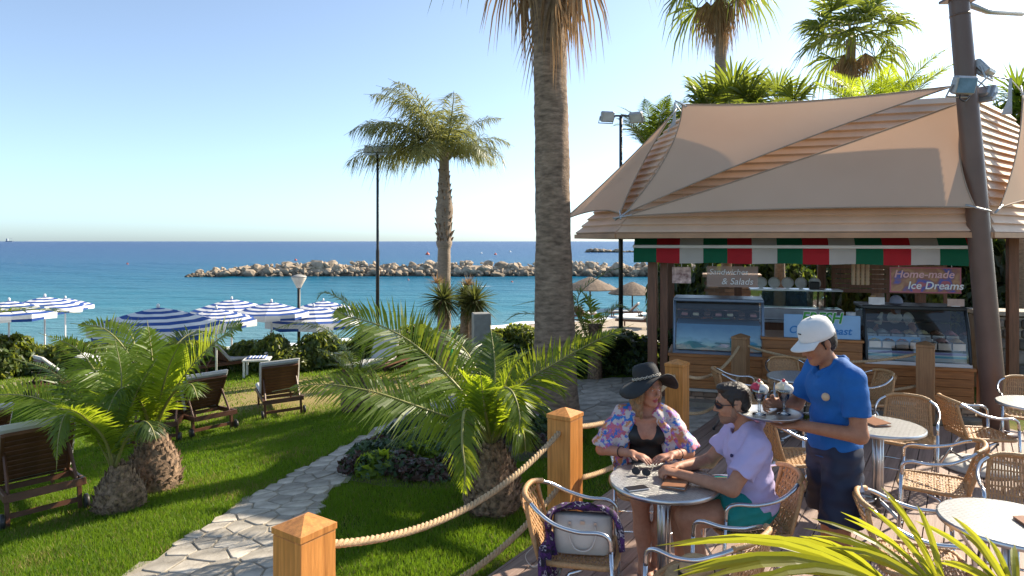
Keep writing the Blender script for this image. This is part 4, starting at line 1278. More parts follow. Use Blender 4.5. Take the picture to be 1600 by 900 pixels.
def chair_meshes():
    A, W = MAT['alu'], MAT['wicker']
    D = {}
    # arm loop on each side: front foot, front leg, arm, to the back
    for s, nm in ((1, 'l'), (-1, 'r')):
        m = MB(); m.smooth = True
        m.tube([(.235, .245 * s, .008), (.225, .25 * s, .30), (.215, .25 * s, .56)], .0125, 10); D['fleg' + nm] = m.mesh('leg', A)
        m = MB(); m.smooth = True
        m.tube(bez([(.215, .25 * s, .55), (.205, .25 * s, .625), (.15, .252 * s, .655), (.03, .26 * s, .655), (-.10, .262 * s, .685), (-.20, .235 * s, .735), (-.27, .17 * s, .772)], 26), .0128, 10); D['arm' + nm] = m.mesh('armrest', A)
        m = MB(); m.smooth = True
        m.tube([(.05, .215 * s, .425), (-.02, .225 * s, .40), (-.27, .245 * s, .008)], .0125, 10); D['rleg' + nm] = m.mesh('leg', A)
        m = MB(); m.smooth = True
        m.tube(bez([(-.285, .175 * s, .765), (-.255, .19 * s, .62), (-.205, .2 * s, .455)], 10), .014, 8); D['stile' + nm] = m.mesh('back_stile', MAT['wicker_wrap'])
    m = MB(); m.smooth = True
    m.tube(bez([(-.255, .19, .768), (-.305, .115, .785), (-.32, 0, .79), (-.305, -.115, .785), (-.255, -.19, .768)], 22), .0165, 10); D['rail'] = m.mesh('top_rail', MAT['wicker_wrap'])
    # back weave
    m = MB()
    def bp(y, t):      # t 0 bottom .. 1 top
        z = .455 + .32 * t
        x = -.195 - .115 * t ** .9 - .03 * (1 - (y / .19) ** 2) * (.4 + .6 * t)
        return V(x, y, z)
    NS = 21
    for i in range(NS):
        y = -.185 + .37 * i / (NS - 1)
        pts = [bp(y * (1.03 - .1 * (k / 9)), k / 9) + V(.003 * (1 if (k + i) % 2 else -1), 0, 0) for k in range(10)]
        strip(m, pts, lambda q: V(1, 0, .35).normalized(), .0135)
    for t in (.04, .2, .36, .52, .68, .84, .96):
        pts = [bp(-.19 + .38 * k / 12, t) + V(.0035 * (1 if k % 2 else -1), 0, 0) for k in range(13)]
        strip(m, pts, lambda q: V(1, 0, .35).normalized(), .011)
    D['back'] = m.mesh('backrest', W)
    # seat weave and rim
    m = MB()
    def sz(x, y): return .447 - .018 * (1 - (x / .22) ** 2) * (1 - (y / .22) ** 2)
    NS = 22
    for i in range(NS):
        x = -.195 + .40 * i / (NS - 1)
        pts = [V(x, y, sz(x, y) + .003 * (1 if (k + i) % 2 else -1)) for k, y in ((k, -.215 + .43 * k / 10) for k in range(11))]
        strip(m, pts, lambda q: V(0, 0, 1), .0135)
    for y in np.linspace(-.17, .17, 7):
        pts = [V(x, y, sz(x, y) + .0035 * (1 if k % 2 else -1)) for k, x in ((k, -.2 + .41 * k / 12) for k in range(13))]
        strip(m, pts, lambda q: V(0, 0, 1), .011)
    D['seat'] = m.mesh('seat', W)
    m = MB(); m.smooth = True
    m.tube(bez([(.21, .2, .44), (.235, .1, .437), (.24, 0, .436), (.235, -.1, .437), (.21, -.2, .44), (.05, -.222, .445), (-.19, -.205, .445), (-.205, 0, .445), (-.19, .205, .445), (.05, .222, .445), (.21, .2, .44)], 56), .0165, 8); D['rim'] = m.mesh('seat_rim', MAT['wicker_wrap'])
    m = MB(); m.smooth = True
    m.tube([(.23, .247, .2), (.23, -.247, .2)], .009, 8)
    D['str'] = m.mesh('stretcher', A)
    m = MB(); m.smooth = True; m.tube([(-.135, .235, .2), (-.135, -.235, .2)], .009, 8); D['str2'] = m.mesh('stretcher', A)
    m = MB(); m.lathe([(.016, 0), (.016, .03)], 8); D['cap'] = m.mesh('foot_cap', MAT['black_pl'])
    return D
CH = chair_meshes()
def chair(x, y, rz, label):
    o = empty('bistro_chair', (x, y, .001), rz, label, 'chair', 'wicker bistro chairs on the terrace')
    for nm in ('l', 'r'):
        link('leg', CH['fleg' + nm], o); link('leg', CH['rleg' + nm], o); link('armrest', CH['arm' + nm], o); link('back_stile', CH['stile' + nm], o)
    for k, nm in (('rail', 'top_rail'), ('back', 'backrest'), ('seat', 'seat'), ('rim', 'seat_rim'), ('str', 'stretcher'), ('str2', 'stretcher')):
        link(nm, CH[k], o)
    for s in (1, -1): link('foot_cap', CH['cap'], o, (.235, .245 * s, 0)); link('foot_cap', CH['cap'], o, (-.265, .2445 * s, 0))
    return o
def hd(x, y): return math.atan2(y, x)
T1 = V(1.0, 4.38, 0); T2 = V(3.13, 5.69, 0); T3 = V(2.80, 3.73, 0); T4 = V(5.12, 6.45, 0); T5 = V(3.35, 7.75, 0)
CHAIR = {}
for key, x, y, h, lab in (
    ('bag', .40, 4.02, hd(.97, -.22), 'wicker chair holding the white handbag and purple scarf'),
    ('hat', 1.05, 3.62, hd(-.62, .62), 'wicker chair with a straw hat on it, bottom centre'),
    ('woman', 1.02, 5.02, hd(-.12, -1), 'wicker chair under the woman in the black sun hat'),
    ('man', 1.56, 4.40, hd(-1, .04), 'wicker chair under the man in the lilac shirt'),
    ('c5', 2.44, 5.72, hd(1, .12), 'wicker chair just behind the waiter, seen edge-on'),
    ('c6', 3.72, 6.28, hd(-.55, -.85), 'wicker chair facing the camera beyond the table with the leather folder'),
    ('c7', 3.24, 5.10, hd(-.80, .50), 'wicker chair with striped seat right of the waiter, turned left'),
    ('c8', 2.36, 3.86, hd(.90, -.36), 'large wicker chair behind the palm leaves, left of the nearest table'),
    ('c9', 3.42, 4.42, hd(-.5, -.85), 'wicker chair beyond the nearest table, at the right edge'),
    ('c10', 4.50, 6.42, hd(1, -.12), 'wicker chair over the pale round base, facing right'),
    ('c11', 5.55, 7.15, hd(-.5, -.85), 'wicker chair at the right edge near the brown mast'),
    ('c12', 4.05, 7.72, hd(-1, -.05), 'wicker chair behind the waiter in front of the counter, facing left'),
    ('c13', 2.70, 7.85, hd(1, -.1), 'wicker chair behind the dark-haired man, facing right'),
    ('c14', 3.5, 8.38, hd(-.1, -1), 'wicker chair close to the counter, mostly hidden by the waiter')):
    CHAIR[key] = chair(x, y, h, lab)

def make_tables():
    m_top, n, l, b, out = nodes_of('embossed_steel')
    tc = n.new('ShaderNodeTexCoord')
    br = n.new('ShaderNodeTexBrick')
    br.inputs['Scale'].default_value = 17; br.inputs['Mortar Size'].default_value = .035; br.inputs['Mortar Smooth'].default_value = .9
    br.inputs['Brick Width'].default_value = .75; br.inputs['Row Height'].default_value = .42; br.offset = .5
    br.inputs['Color1'].default_value = (.60, .60, .59, 1); br.inputs['Color2'].default_value = (.54, .54, .53, 1); br.inputs['Mortar'].default_value = (.30, .29, .27, 1)
    l.new(tc.outputs['Object'], br.inputs['Vector']); l.new(br.outputs['Color'], b.inputs['Base Color'])
    b.inputs['Metallic'].default_value = .85; b.inputs['Roughness'].default_value = .34
    bp = n.new('ShaderNodeBump'); bp.inputs['Strength'].default_value = .7; bp.inputs['Distance'].default_value = .004
    bp.invert = True
    l.new(br.outputs['Fac'], bp.inputs['Height']); l.new(bp.outputs[0], b.inputs['Normal'])
    top = MB(); top.smooth = False
    top.lathe([(.30, .700), (.345, .700), (.352, .724), (.350, .7285)], 64)
    top = top.mesh('table_top', m_top)
    rim = MB(); rim.smooth = True
    rim.lathe([(.3535, .700), (.359, .704), (.360, .714), (.359, .725), (.3535, .7295)], 64, caps=False); rim = rim.mesh('rim', MAT['steel'])
    ped = MB(); ped.smooth = True
    for k in range(3):
        a = 2.1 * k
        ped.tube([(.028 * math.cos(a), .028 * math.sin(a), .04), (.028 * math.cos(a), .028 * math.sin(a), .70)], .02, 12)
    ped = ped.mesh('pedestal', MAT['steel'])
    foot = MB(); foot.smooth = True
    foot.tube(bez([(.02, 0, .09), (.15, 0, .06), (.27, 0, .025)], 8), .017, 8); foot.lathe([(.022, 0), (.022, .02)], 10, (.27, 0, 0)); foot = foot.mesh('foot', MAT['steel'])
    for p, rz, lab in ((T1, .3, 'round steel cafe table between the woman and the man'), (T2, .1, 'round steel cafe table right of the waiter with one leather folder'),
                   (T3, .5, 'nearest round steel cafe table, cut off by the right edge'), (T4, .2, 'round steel cafe table at the right edge near the mast'), (T5, .4, 'round steel cafe table behind the waiter')):
        o = empty('cafe_table', p, rz, lab, 'table', 'round steel cafe tables')
        t = link('table_top', top, o); link('rim', rim, t)
        link('pedestal', ped, o)
        for k in range(4): link('foot', foot, o, None, (0, 0, k * math.pi / 2))
make_tables()
TZ = .7297

def make_table_things():
    # leather bill folders, slightly gaping
    def folder(x, y, rz, lab, w=.15, h=.23, z=TZ):
        o = empty('bill_folder', (x, y, z), rz, lab, 'folder', 'tan leather folders on the tables')
        for k, (z0, z1, z2) in enumerate(((.001, .001, .006), (.010, .024, .006))):
            m = MB()
            hw, hh = w / 2, h / 2
            m.add([(-hw, -hh, z0), (hw, -hh, z1), (hw, hh, z1), (-hw, hh, z0), (-hw, -hh, z0 + z2), (hw, -hh, z1 + z2), (hw, hh, z1 + z2), (-hw, hh, z0 + z2)],
                  [(3, 2, 1, 0), (4, 5, 6, 7), (0, 1, 5, 4), (1, 2, 6, 5), (2, 3, 7, 6), (3, 0, 4, 7)])
            m.build(('bottom_cover', 'top_cover')[k], MAT['leather'], o)
        m = MB(); m.box((0, 0, .0088), (w * .9, h * .9, .0028)); m.build('paper_slip', MAT['whitepaint'], o)
        return o
    folder(1.065, 4.31, -.42, 'tan leather folder on the couple\'s table')
    folder(3.12, 5.74, .15, 'tan leather folder on the table right of the waiter')
    folder(2.90, 3.66, -.15, 'tan leather folder on the nearest table at the right edge', .16, .2)
    o = empty('smartphone', (.79, 4.22, TZ), -1.25, 'dark smartphone lying on the table in front of the woman', 'phone')
    m = MB(); m.box((0, 0, .0045), (.072, .148, .008), bev=.003); m.build('body', MAT['steel'], o)
    m = MB(); m.box((0, 0, .0089), (.064, .138, .0012)); m.build('screen', MAT['black_pl'], o)
    # sunglasses standing on the table
    o = empty('sunglasses', (.865, 4.46, TZ), 1.2, 'dark sunglasses with folded-out temples on the couple\'s table', 'sunglasses')
    for s in (1, -1):
        m = MB(); m.smooth = True
        pts = [(0, s * .034 + .027 * math.cos(a), .026 + .022 * math.sin(a)) for a in np.linspace(0, 2 * math.pi, 17)[:-1]]
        m.tube(pts, .003, 6, closed=True); m.build('rim', MAT['black_pl'], o)
        m = MB(); m.add([V(*p) for p in pts], [tuple(range(16))]); m.build('lens', MAT['black_pl'], o)
        m = MB(); m.tube([(0, s * .063, .036), (.10, s * .066, .034), (.14, s * .064, .004)], .0025, 6); m.build('temple', MAT['black_pl'], o)
    m = MB(); m.tube([(0, -.008, .033), (.003, 0, .036), (0, .008, .033)], .0025, 6); m.build('bridge', MAT['black_pl'], o)
    # pale round parasol base under the chair at the right
    o = empty('parasol_base', (4.75, 6.75, .001), .3, 'pale round parasol base lying on the deck under a chair', 'parasol base')
    m = MB(); m.smooth = True
    m.lathe([(.0, 0), (.33, 0), (.345, .015), (.34, .04), (.2, .06), (.06, .07), (.05, .07)], 32, caps=False); m.build('disc', M('weathered_white', (.55, .54, .51), .7, 0, .2, 5), o)
    m = MB(); m.smooth = True; m.lathe([(.034, .06), (.034, .3), (.028, .3), (.028, .06)], 16, caps=False); m.build('socket', MAT['galv'], o)
make_table_things()

def make_bag():
    c = CHAIR['bag']
    ch = c.rotation_euler.z
    cream = M('cream_leather', (.60, .54, .48), .42, 0, .08, 5, bump=.15, bscale=50)
    def loc(x, y, z): return Matrix.Rotation(ch, 3, 'Z') @ V(x, y, z) + V(c.location.x, c.location.y, 0)
    p = loc(.03, -.03, .452)
    o = empty('handbag', p, ch + .1, 'cream leather tote handbag standing on the chair', 'handbag')
    m = MB(); m.smooth = False
    rows = []
    W = .36
    for k, (z, w, d) in enumerate(((0, .30, .13), (.01, .325, .145), (.08, .345, .14), (.16, .35, .115), (.215, .345, .08), (.22, .33, .05))):
        n = 20
        for i in range(n):
            a = 2 * math.pi * i / n
            cx = math.copysign(abs(math.cos(a)) ** .45, math.cos(a)); sy = math.copysign(abs(math.sin(a)) ** .45, math.sin(a))
            m.v.append((w / 2 * cx + .006 * math.sin(5 * a + k), d / 2 * sy + .004 * math.sin(3 * a + 2 * k), z))
        if k:
            for i in range(n):
                j = (i + 1) % n
                m.face((k * n - n + i, k * n - n + j, k * n + j, k * n + i))
    m.face(list(range(n - 1, -1, -1))); m.face([5 * n + i for i in range(n)])
    m.sm = [True] * len(m.f); m.build('body', cream, o)
    for s in (-1, 1):
        h = MB(); h.smooth = True
        yy = -.078 if s < 0 else .06
        h.tube(bez([(-.075, yy * .9, .175), (-.078, yy * 1.12, .12), (-.05, yy * 1.2, .055), (0, yy * 1.22, .035), (.05, yy * 1.2, .055), (.078, yy * 1.12, .12), (.075, yy * .9, .175)], 24), .0055, 8)
        h.build('handle', cream, o)
    k = MB(); k.box((0, -.05, .185), (.026, .012, .02)); k.build('clasp', MAT['steel'], o)
    t = MB()
    for x in (-.075, .075): t.box((x, -.062, .178), (.014, .008, .03))
    t.build('handle_tabs', MAT['steel'], o)
    # scarf draped round and over the bag
    sm, n_, l_, b_, out_ = nodes_of('printed_scarf')
    nz = noise(n_, l_, 16, 3, .6)
    rp = ramp(n_, [(.36, (.015, .010, .02)), (.42, (.05, .012, .085)), (.48, (.085, .02, .13)), (.52, (.02, .012, .03)), (.57, (.42, .38, .42)), (.61, (.04, .012, .07)), (.66, (.015, .010, .02))])
    rp.color_ramp.interpolation = 'CONSTANT'
    l_.new(nz.outputs['Fac'], rp.inputs['Fac']); l_.new(rp.outputs[0], b_.inputs['Base Color']); b_.inputs['Roughness'].default_value = .8
    m = MB(); m.smooth = True
    # cloth sheet following a path: hangs below the seat behind, climbs, lies over the bag, spills down in front right
    path = bez([(-.20, -.20, -.26), (-.20, -.19, -.12), (-.20, -.16, .0), (-.205, -.10, .12), (-.19, -.02, .22), (-.10, .02, .255), (.02, .03, .245), (.13, .02, .245), (.20, .0, .20), (.225, -.03, .10), (.235, -.06, .03)], 46)
    r_ = random.Random(2)
    nw = 15
    for i, q in enumerate(path):
        t = i / 45
        wdt = .10 + .05 * math.sin(t * 9) + (.03 if .3 < t < .8 else 0)
        tg = (path[min(i + 1, 45)] - path[max(i - 1, 0)]).normalized()
        sd = tg.cross(V(0, -1, .4)).cross(tg).normalized() if t > .3 else V(.3, .95, 0).normalized()
        nn = tg.cross(sd).normalized()
        for k in range(nw):
            u = k / (nw - 1) - .5
            fold = .022 * math.sin(u * 22 + t * 11) + .012 * math.sin(u * 37 - t * 23)
            m.v.append(tuple(q + sd * u * 2 * wdt + nn * fold + V(0, 0, .004 * math.sin(i * 1.3 + k))))
    for i in range(45):
        for k in range(nw - 1):
            a = i * nw + k
            m.face((a, a + 1, a + nw + 1, a + nw))
    s = m.build('scarf', sm, None, p, (0, 0, ch + .1))
    sol = s.modifiers.new('thick', 'SOLIDIFY'); sol.thickness = .004
    sub = s.modifiers.new('sub', 'SUBSURF'); sub.levels = 1; sub.render_levels = 1
    tag(s, 'purple and black patterned scarf draped over the handbag', 'scarf')
    # strap hanging behind the chair
    m = MB(); m.smooth = True
    m.tube(bez([(-.2, .12, .06), (-.30, .16, -.06), (-.36, .15, -.13), (-.30, .1, -.17), (-.22, .05, -.08)], 20), .010, 6, flat=.25)
    m.build('strap', cream, o)
make_bag()

def make_straw_hat():
    c = CHAIR['hat']
    straw = M('straw', (.50, .33, .16), .75, 0, .25, 40, bump=.6, bscale=120)
    p = Matrix.Rotation(c.rotation_euler.z, 3, 'Z') @ V(.04, .02, .458) + V(c.location.x, c.location.y, 0)
    o = empty('straw_hat', p, .4, 'straw hat with a dark band lying on the chair seat', 'hat')
    m = MB(); m.smooth = True
    m.lathe([(.175, .006), (.165, 0), (.11, .012), (.098, .02), (.094, .07), (.085, .10), (.05, .112), (.0, .105)], 28, caps=False, jitter=lambda w, z: 1 + .03 * math.sin(2 * w)); m.build('crown_and_brim', straw, o)
    m = MB(); m.smooth = True; m.lathe([(.101, .02), (.099, .05)], 28, caps=False); m.build('band', MAT['black_pl'], o)
make_straw_hat()

# ------------------------------------------------------------------ sun loungers
def lounger_meshes():
    T = MAT['teak']; D = {}
    m = MB()
    for s in (1, -1): m.box((.0, .31 * s, .29), (1.92, .035, .07), bev=.005)
    m.box((.95, 0, .29), (.03, .59, .07)); m.box((-.95, 0, .29), (.03, .59, .07)); m.box((-.28, 0, .28), (.05, .58, .05))
    D['frame'] = m.mesh('frame', T)
    m = MB(); m.box((0, 0, .13), (.06, .035, .26), bev=.004); D['leg'] = m.mesh('leg', T)
    m = MB(); m.box((-.80, 0, .10), (.03, .56, .045)); D['cross'] = m.mesh('cross_rail', T)
    m = MB(); m.smooth = True
    m.lathe([(.0, -.02), (.065, -.02), (.075, -.012), (.075, .012), (.065, .02), (.0, .02)], 20, caps=False); D['wheel'] = m.mesh('wheel', MAT['darkpole'])
    m = MB(); m.box((0, 0, 0), (.062, .58, .016), bev=.003); D['slat'] = m.mesh('slat', T)
    L = .66
    m = MB()
    for s in (1, -1): m.box((L / 2, .285 * s, 0), (L, .03, .045), bev=.004)
    m.box((L - .015, 0, 0), (.03, .54, .045))
    m.box((L * .5, 0, -.012), (.56, .05, .02))
    D['bframe'] = m.mesh('backrest_frame', T)
    m = MB(); m.box((.36, 0, .06), (.74, .66, .075), bev=.028); D['bcush'] = m.mesh('backrest_cushion', MAT['cushion'])
    m = MB(); m.box((.36, 0, .375), (1.24, .64, .075), bev=.028); D['scush'] = m.mesh('seat_cushion', MAT['cushion'])
    m = MB()
    for s in (1, -1): m.tube([(0, .255 * s, 0), (-.05, .26 * s, -.36)], .016, 6)
    D['prop'] = m.mesh('prop', T)
    return D
LO = lounger_meshes()
def lounger(x, y, rz, lab, ang=R(58), cushion=True, z=None):
    g = V(x, y, gz(x, y) if z is None else z)
    o = empty('sun_lounger', g, rz, lab, 'sun lounger', 'sun loungers')
    # follow the slope of the ground
    f = V(math.cos(rz), math.sin(rz), 0); s = V(-f.y, f.x, 0)
    pf = (gz(x + f.x * .8, y + f.y * .8) - gz(x - f.x * .8, y - f.y * .8)) / 1.6
    ps = (gz(x + s.x * .3, y + s.y * .3) - gz(x - s.x * .3, y - s.y * .3)) / .6
    fx = V(f.x, f.y, pf).normalized(); sy = V(s.x, s.y, ps); up = fx.cross(sy).normalized(); sy = up.cross(fx)
    o.rotation_euler = Matrix((fx, sy, up)).transposed().to_euler()
    link('frame', LO['frame'], o)
    for (lx, ly) in ((-.80, .29), (-.80, -.29), (.78, .29), (.78, -.29)): link('leg', LO['leg'], o, (lx, ly, 0))
    link('cross_rail', LO['cross'], o)
    for s_ in (1, -1): link('wheel', LO['wheel'], o, (-.86, .335 * s_, .075), (R(90), 0, 0))
    H = V(-.27, 0, .335)
    rot = (0, -(math.pi - ang), 0)
    b = link('backrest', LO['bframe'], o, H, (math.pi, ang - math.pi, 0) if False else (0, ang + math.pi, 0))
    # local +X of the backrest points up and backwards
    b.rotation_euler = (0, -(math.pi - ang), 0)
    M3 = Matrix.Rotation(-(math.pi - ang), 4, 'Y')
    for k in range(9):
        link('slat', LO['slat'], b, (.05 + k * .069, 0, -.004))
    if cushion:
        c = link('backrest_cushion', LO['bcush'], b, (0, 0, -.12))
    for k in range(10):
        link('slat', LO['slat'], o, (-.18 + k * .12, 0, .317))
    if cushion: link('seat_cushion', LO['scush'], o)
    # props from the middle of the backrest down to the frame
    mid = H + V(-math.cos(ang) * .40, 0, math.sin(ang) * .40)
    for s_ in (1, -1):
        m = MB(); m.tube([mid + V(0, .265 * s_, 0), (-.80, .275 * s_, .29)], .017, 6); m.build('prop', MAT['teak'], o)
    return o

def lounger_px(rl, rr, lab, ang=R(50), side=1):
    A, B = gp(*rl), gp(*rr)
    d = V(B.x - A.x, B.y - A.y, 0).normalized()
    f = V(-d.y, d.x, 0)
    c = (A + B) / 2 + f * .80
    return lounger(c.x, c.y, math.atan2(f.y, f.x), lab, ang)
lounger_px((10, 826), (128, 796), 'dark teak sun lounger with pale cushion nearest the camera, lower left')
lounger_px((-66, 764), (22, 744), 'teak sun lounger cut off by the left edge')
lounger_px((207, 699), (280, 689), 'teak sun lounger half hidden behind the two squat palms')
lounger_px((298, 684), (366, 669), 'teak sun lounger with tall dark back right of the two squat palms')
lounger_px((412, 655), (474, 645), 'teak sun lounger behind the left fronds of the middle palm')
def lounger_c(px, py, h, lab, ang=R(50), cushion=True):
    g = gp(px, py); return lounger(g.x, g.y, h, lab, ang, cushion)
lounger_c(368, 582, .75, 'teak sun lounger seen from the side beyond the dry lawn', R(52))
lounger_c(120, 612, .85, 'teak sun lounger seen from the side behind the squat palms', R(45))
lounger_c(85, 578, .8, 'far teak sun lounger near the hedge at the left', R(40))
lounger_c(480, 576, .12, 'flat white sun lounger beyond the dry lawn', R(8))
lounger_c(545, 568, .15, 'flat white sun lounger furthest to the right by the hedge', R(6))
lounger_c(592, 588, -1.9, 'sun lounger with raised white cushion behind the middle palm', R(62))
lounger_c(190, 590, .3, 'pale sun lounger behind the fronds of the squat palms', R(20))

def make_side_table():
    g = gp(402, 588)
    o = empty('side_table', g, .2, 'small white side table with a blue and white towel beside the lounger', 'side table')
    m = MB(); m.box((0, 0, .42), (.62, .5, .05), bev=.01); m.build('table_top', MAT['white_pl'], o)
    for x in (-.27, .27):
        for y in (-.21, .21):
            m = MB(); m.box((x, y, .2), (.05, .05, .4)); m.build('leg', MAT['white_pl'], o)
    tm, n, l, b, out = nodes_of('striped_towel')
    wv = n.new('ShaderNodeTexWave'); wv.inputs['Scale'].default_value = 4; tc = n.new('ShaderNodeTexCoord'); l.new(tc.outputs['Object'], wv.inputs[0])
    rp = ramp(n, [(.45, (.75, .76, .78)), (.5, (.03, .10, .38))]); l.new(wv.outputs['Color'], rp.inputs[0]); l.new(rp.outputs[0], b.inputs['Base Color']); b.inputs['Roughness'].default_value = .9
    MAT['towel'] = tm
    m = MB(); m.smooth = True
    for i in range(9):
        for j in range(7):
            m.v.append((-.22 + .44 * i / 8 + .01 * math.sin(j), -.17 + .34 * j / 6, .46 + .03 * abs(math.sin(i * 1.3 + j * .7))))
    for i in range(8):
        for j in range(6): m.face((i * 7 + j, i * 7 + 7 + j, i * 7 + 8 + j, i * 7 + 1 + j))
    t = m.build('beach_towel', tm, None, g, (0, 0, .2)); tag(t, 'crumpled blue and white towel on the small white table', 'towel')
    t.modifiers.new('thick', 'SOLIDIFY').thickness = .012
make_side_table()

# ------------------------------------------------------------------ beach umbrellas
def umbrella_meshes():
    n = 8; NB = 9
    can = MB()
    for k in range(NB + 1):
        t = k / NB
        r = 1.0 * t; z = 2.02 - .27 * t ** 1.25
        for i in range(n * 2):
            a = math.pi * i / n
            rr = r * (1 if i % 2 == 0 else math.cos(math.pi / n) * .985)
            can.v.append((rr * math.cos(a), rr * math.sin(a), z - (0 if i % 2 == 0 else .02 * t)))
    m = n * 2
    for k in range(NB):
        can.mi = 0 if k % 2 else 1
        for i in range(m):
            j = (i + 1) % m
            can.face((k * m + i, k * m + j, k * m + m + j, k * m + m + i))
    can = can.mesh('canopy', [MAT['canvas_w'], MAT['canvas_b']])
    val = MB()
    for k, (dr, z) in enumerate(((0, 0), (.004, -.10), (.0, -.17))):
        for i in range(m):
            a = math.pi * i / n
            rr = (1.002 + dr) * (1 if i % 2 == 0 else math.cos(math.pi / n) * .985)
            val.v.append((rr * math.cos(a), rr * math.sin(a), 2.02 - .27 - (0 if i % 2 == 0 else .02) + z * (1 if i % 2 == 0 else .8)))
    for k in range(2):
        val.mi = 0 if k == 0 else 0
        for i in range(m):
            j = (i + 1) % m
            if k == 1: val.mi = 1 if i % 4 in (1, 2) else 0
            val.face((k * m + i, k * m + j, k * m + m + j, k * m + m + i))
    val = val.mesh('valance', [MAT['canvas_w'], MAT['canvas_b']])
    pole = MB(); pole.smooth = True; pole.tube([(0, 0, -.2), (0, 0, 2.04)], .024, 10); pole = pole.mesh('pole', MAT['whitepaint'])
    fin = MB(); fin.smooth = True; fin.lathe([(.03, 2.0), (.035, 2.05), (.03, 2.09), (.01, 2.11)], 10); fin = fin.mesh('finial', MAT['whitepaint'])
    base = MB(); base.smooth = True; base.lathe([(.16, 0), (.16, .05), (.06, .09), (.04, .22)], 16); base = base.mesh('base', MAT['white_pl'])
    rib = MB()
    rib.tube([(.03, 0, 1.55), (.5, 0, 1.79)], .008, 5); rib.tube([(0, 0, 1.995), (1.0, 0, 1.735)], .007, 5); rib = rib.mesh('rib', MAT['whitepaint'])
    return can, val, pole, fin, base, rib
UM = umbrella_meshes()
def umbrella(px, py, z, dia, lab, rz=.2, ribs=True):
    p = at(px, py, z); g = gz(p.x, p.y)
    o = empty('beach_umbrella', (p.x, p.y, g), rz, lab, 'umbrella', 'blue and white beach umbrellas')
    H = p.z - g; dz = H - 2.11
    s = dia / 2 * 1.15
    c = link('canopy', UM[0], o, (0, 0, dz + 2.02 * (1 - s)), None, s); link('valance', UM[1], c)
    link('pole', UM[2], o, None, None, (1, 1, (H - .06) / 2.04)); link('finial', UM[3], o, (0, 0, dz))
    link('base', UM[4], o)
    if ribs:
        for k in range(8): link('rib', UM[5], c, None, (0, 0, k * math.pi / 4))
    return o
umbrella(247, 474, 14.0, 2.3, 'large striped umbrella above the squat palms, nearest of its row', .3)
umbrella(338, 477, 15.6, 1.6, 'striped umbrella with tall white pole on the dry lawn', .1)
umbrella(362, 463, 20.0, 1.95, 'striped umbrella furthest back, rising between its neighbours', .5)
umbrella(424, 467, 17.5, 1.65, 'striped umbrella left of the globe lamp', .2)
umbrella(490, 474, 18.5, 2.2, 'striped umbrella right of the globe lamp, behind palm fronds', .35)
umbrella(505, 466, 22.5, 2.1, 'striped umbrella just behind the one right of the globe lamp', .0)
umbrella(14, 465, 17.5, 1.9, 'striped umbrella at the left edge behind a dark frond', .3)
umbrella(70, 459, 19.0, 1.75, 'striped umbrella above the dark frond at the left', .1)
umbrella(102, 462, 23.0, 1.5, 'smaller striped umbrella behind the one above the dark frond', .4)
# ------------------------------------------------------------------ kiosk
KU = V(.956, -.292, 0).normalized(); KB = V(-KU.y, KU.x, 0)    # along the front, to the back
K0 = V(2.64, 9.8, 0); KRZ = math.atan2(KU.y, KU.x)
def kw(x, y, z): return K0 + KU * x + KB * y + V(0, 0, z)
def kloc(p):
    d = Vector(p) - K0
    return V(d.dot(KU), d.dot(KB), d.z)

def text_mesh(body, size, mat, shear=0.0, extrude=.004, offset=0.0, align='LEFT', bold=0):
    c = bpy.data.curves.new('txt', 'FONT'); c.body = body; c.size = size; c.shear = shear; c.extrude = extrude; c.offset = offset
    c.align_x = align
    o = bpy.data.objects.new('txt', c); col.objects.link(o)
    dg = bpy.context.evaluated_depsgraph_get()
    me = bpy.data.meshes.new_from_object(o.evaluated_get(dg)); me.materials.clear(); me.materials.append(mat)
    bpy.data.objects.remove(o); bpy.data.curves.remove(c)
    return me

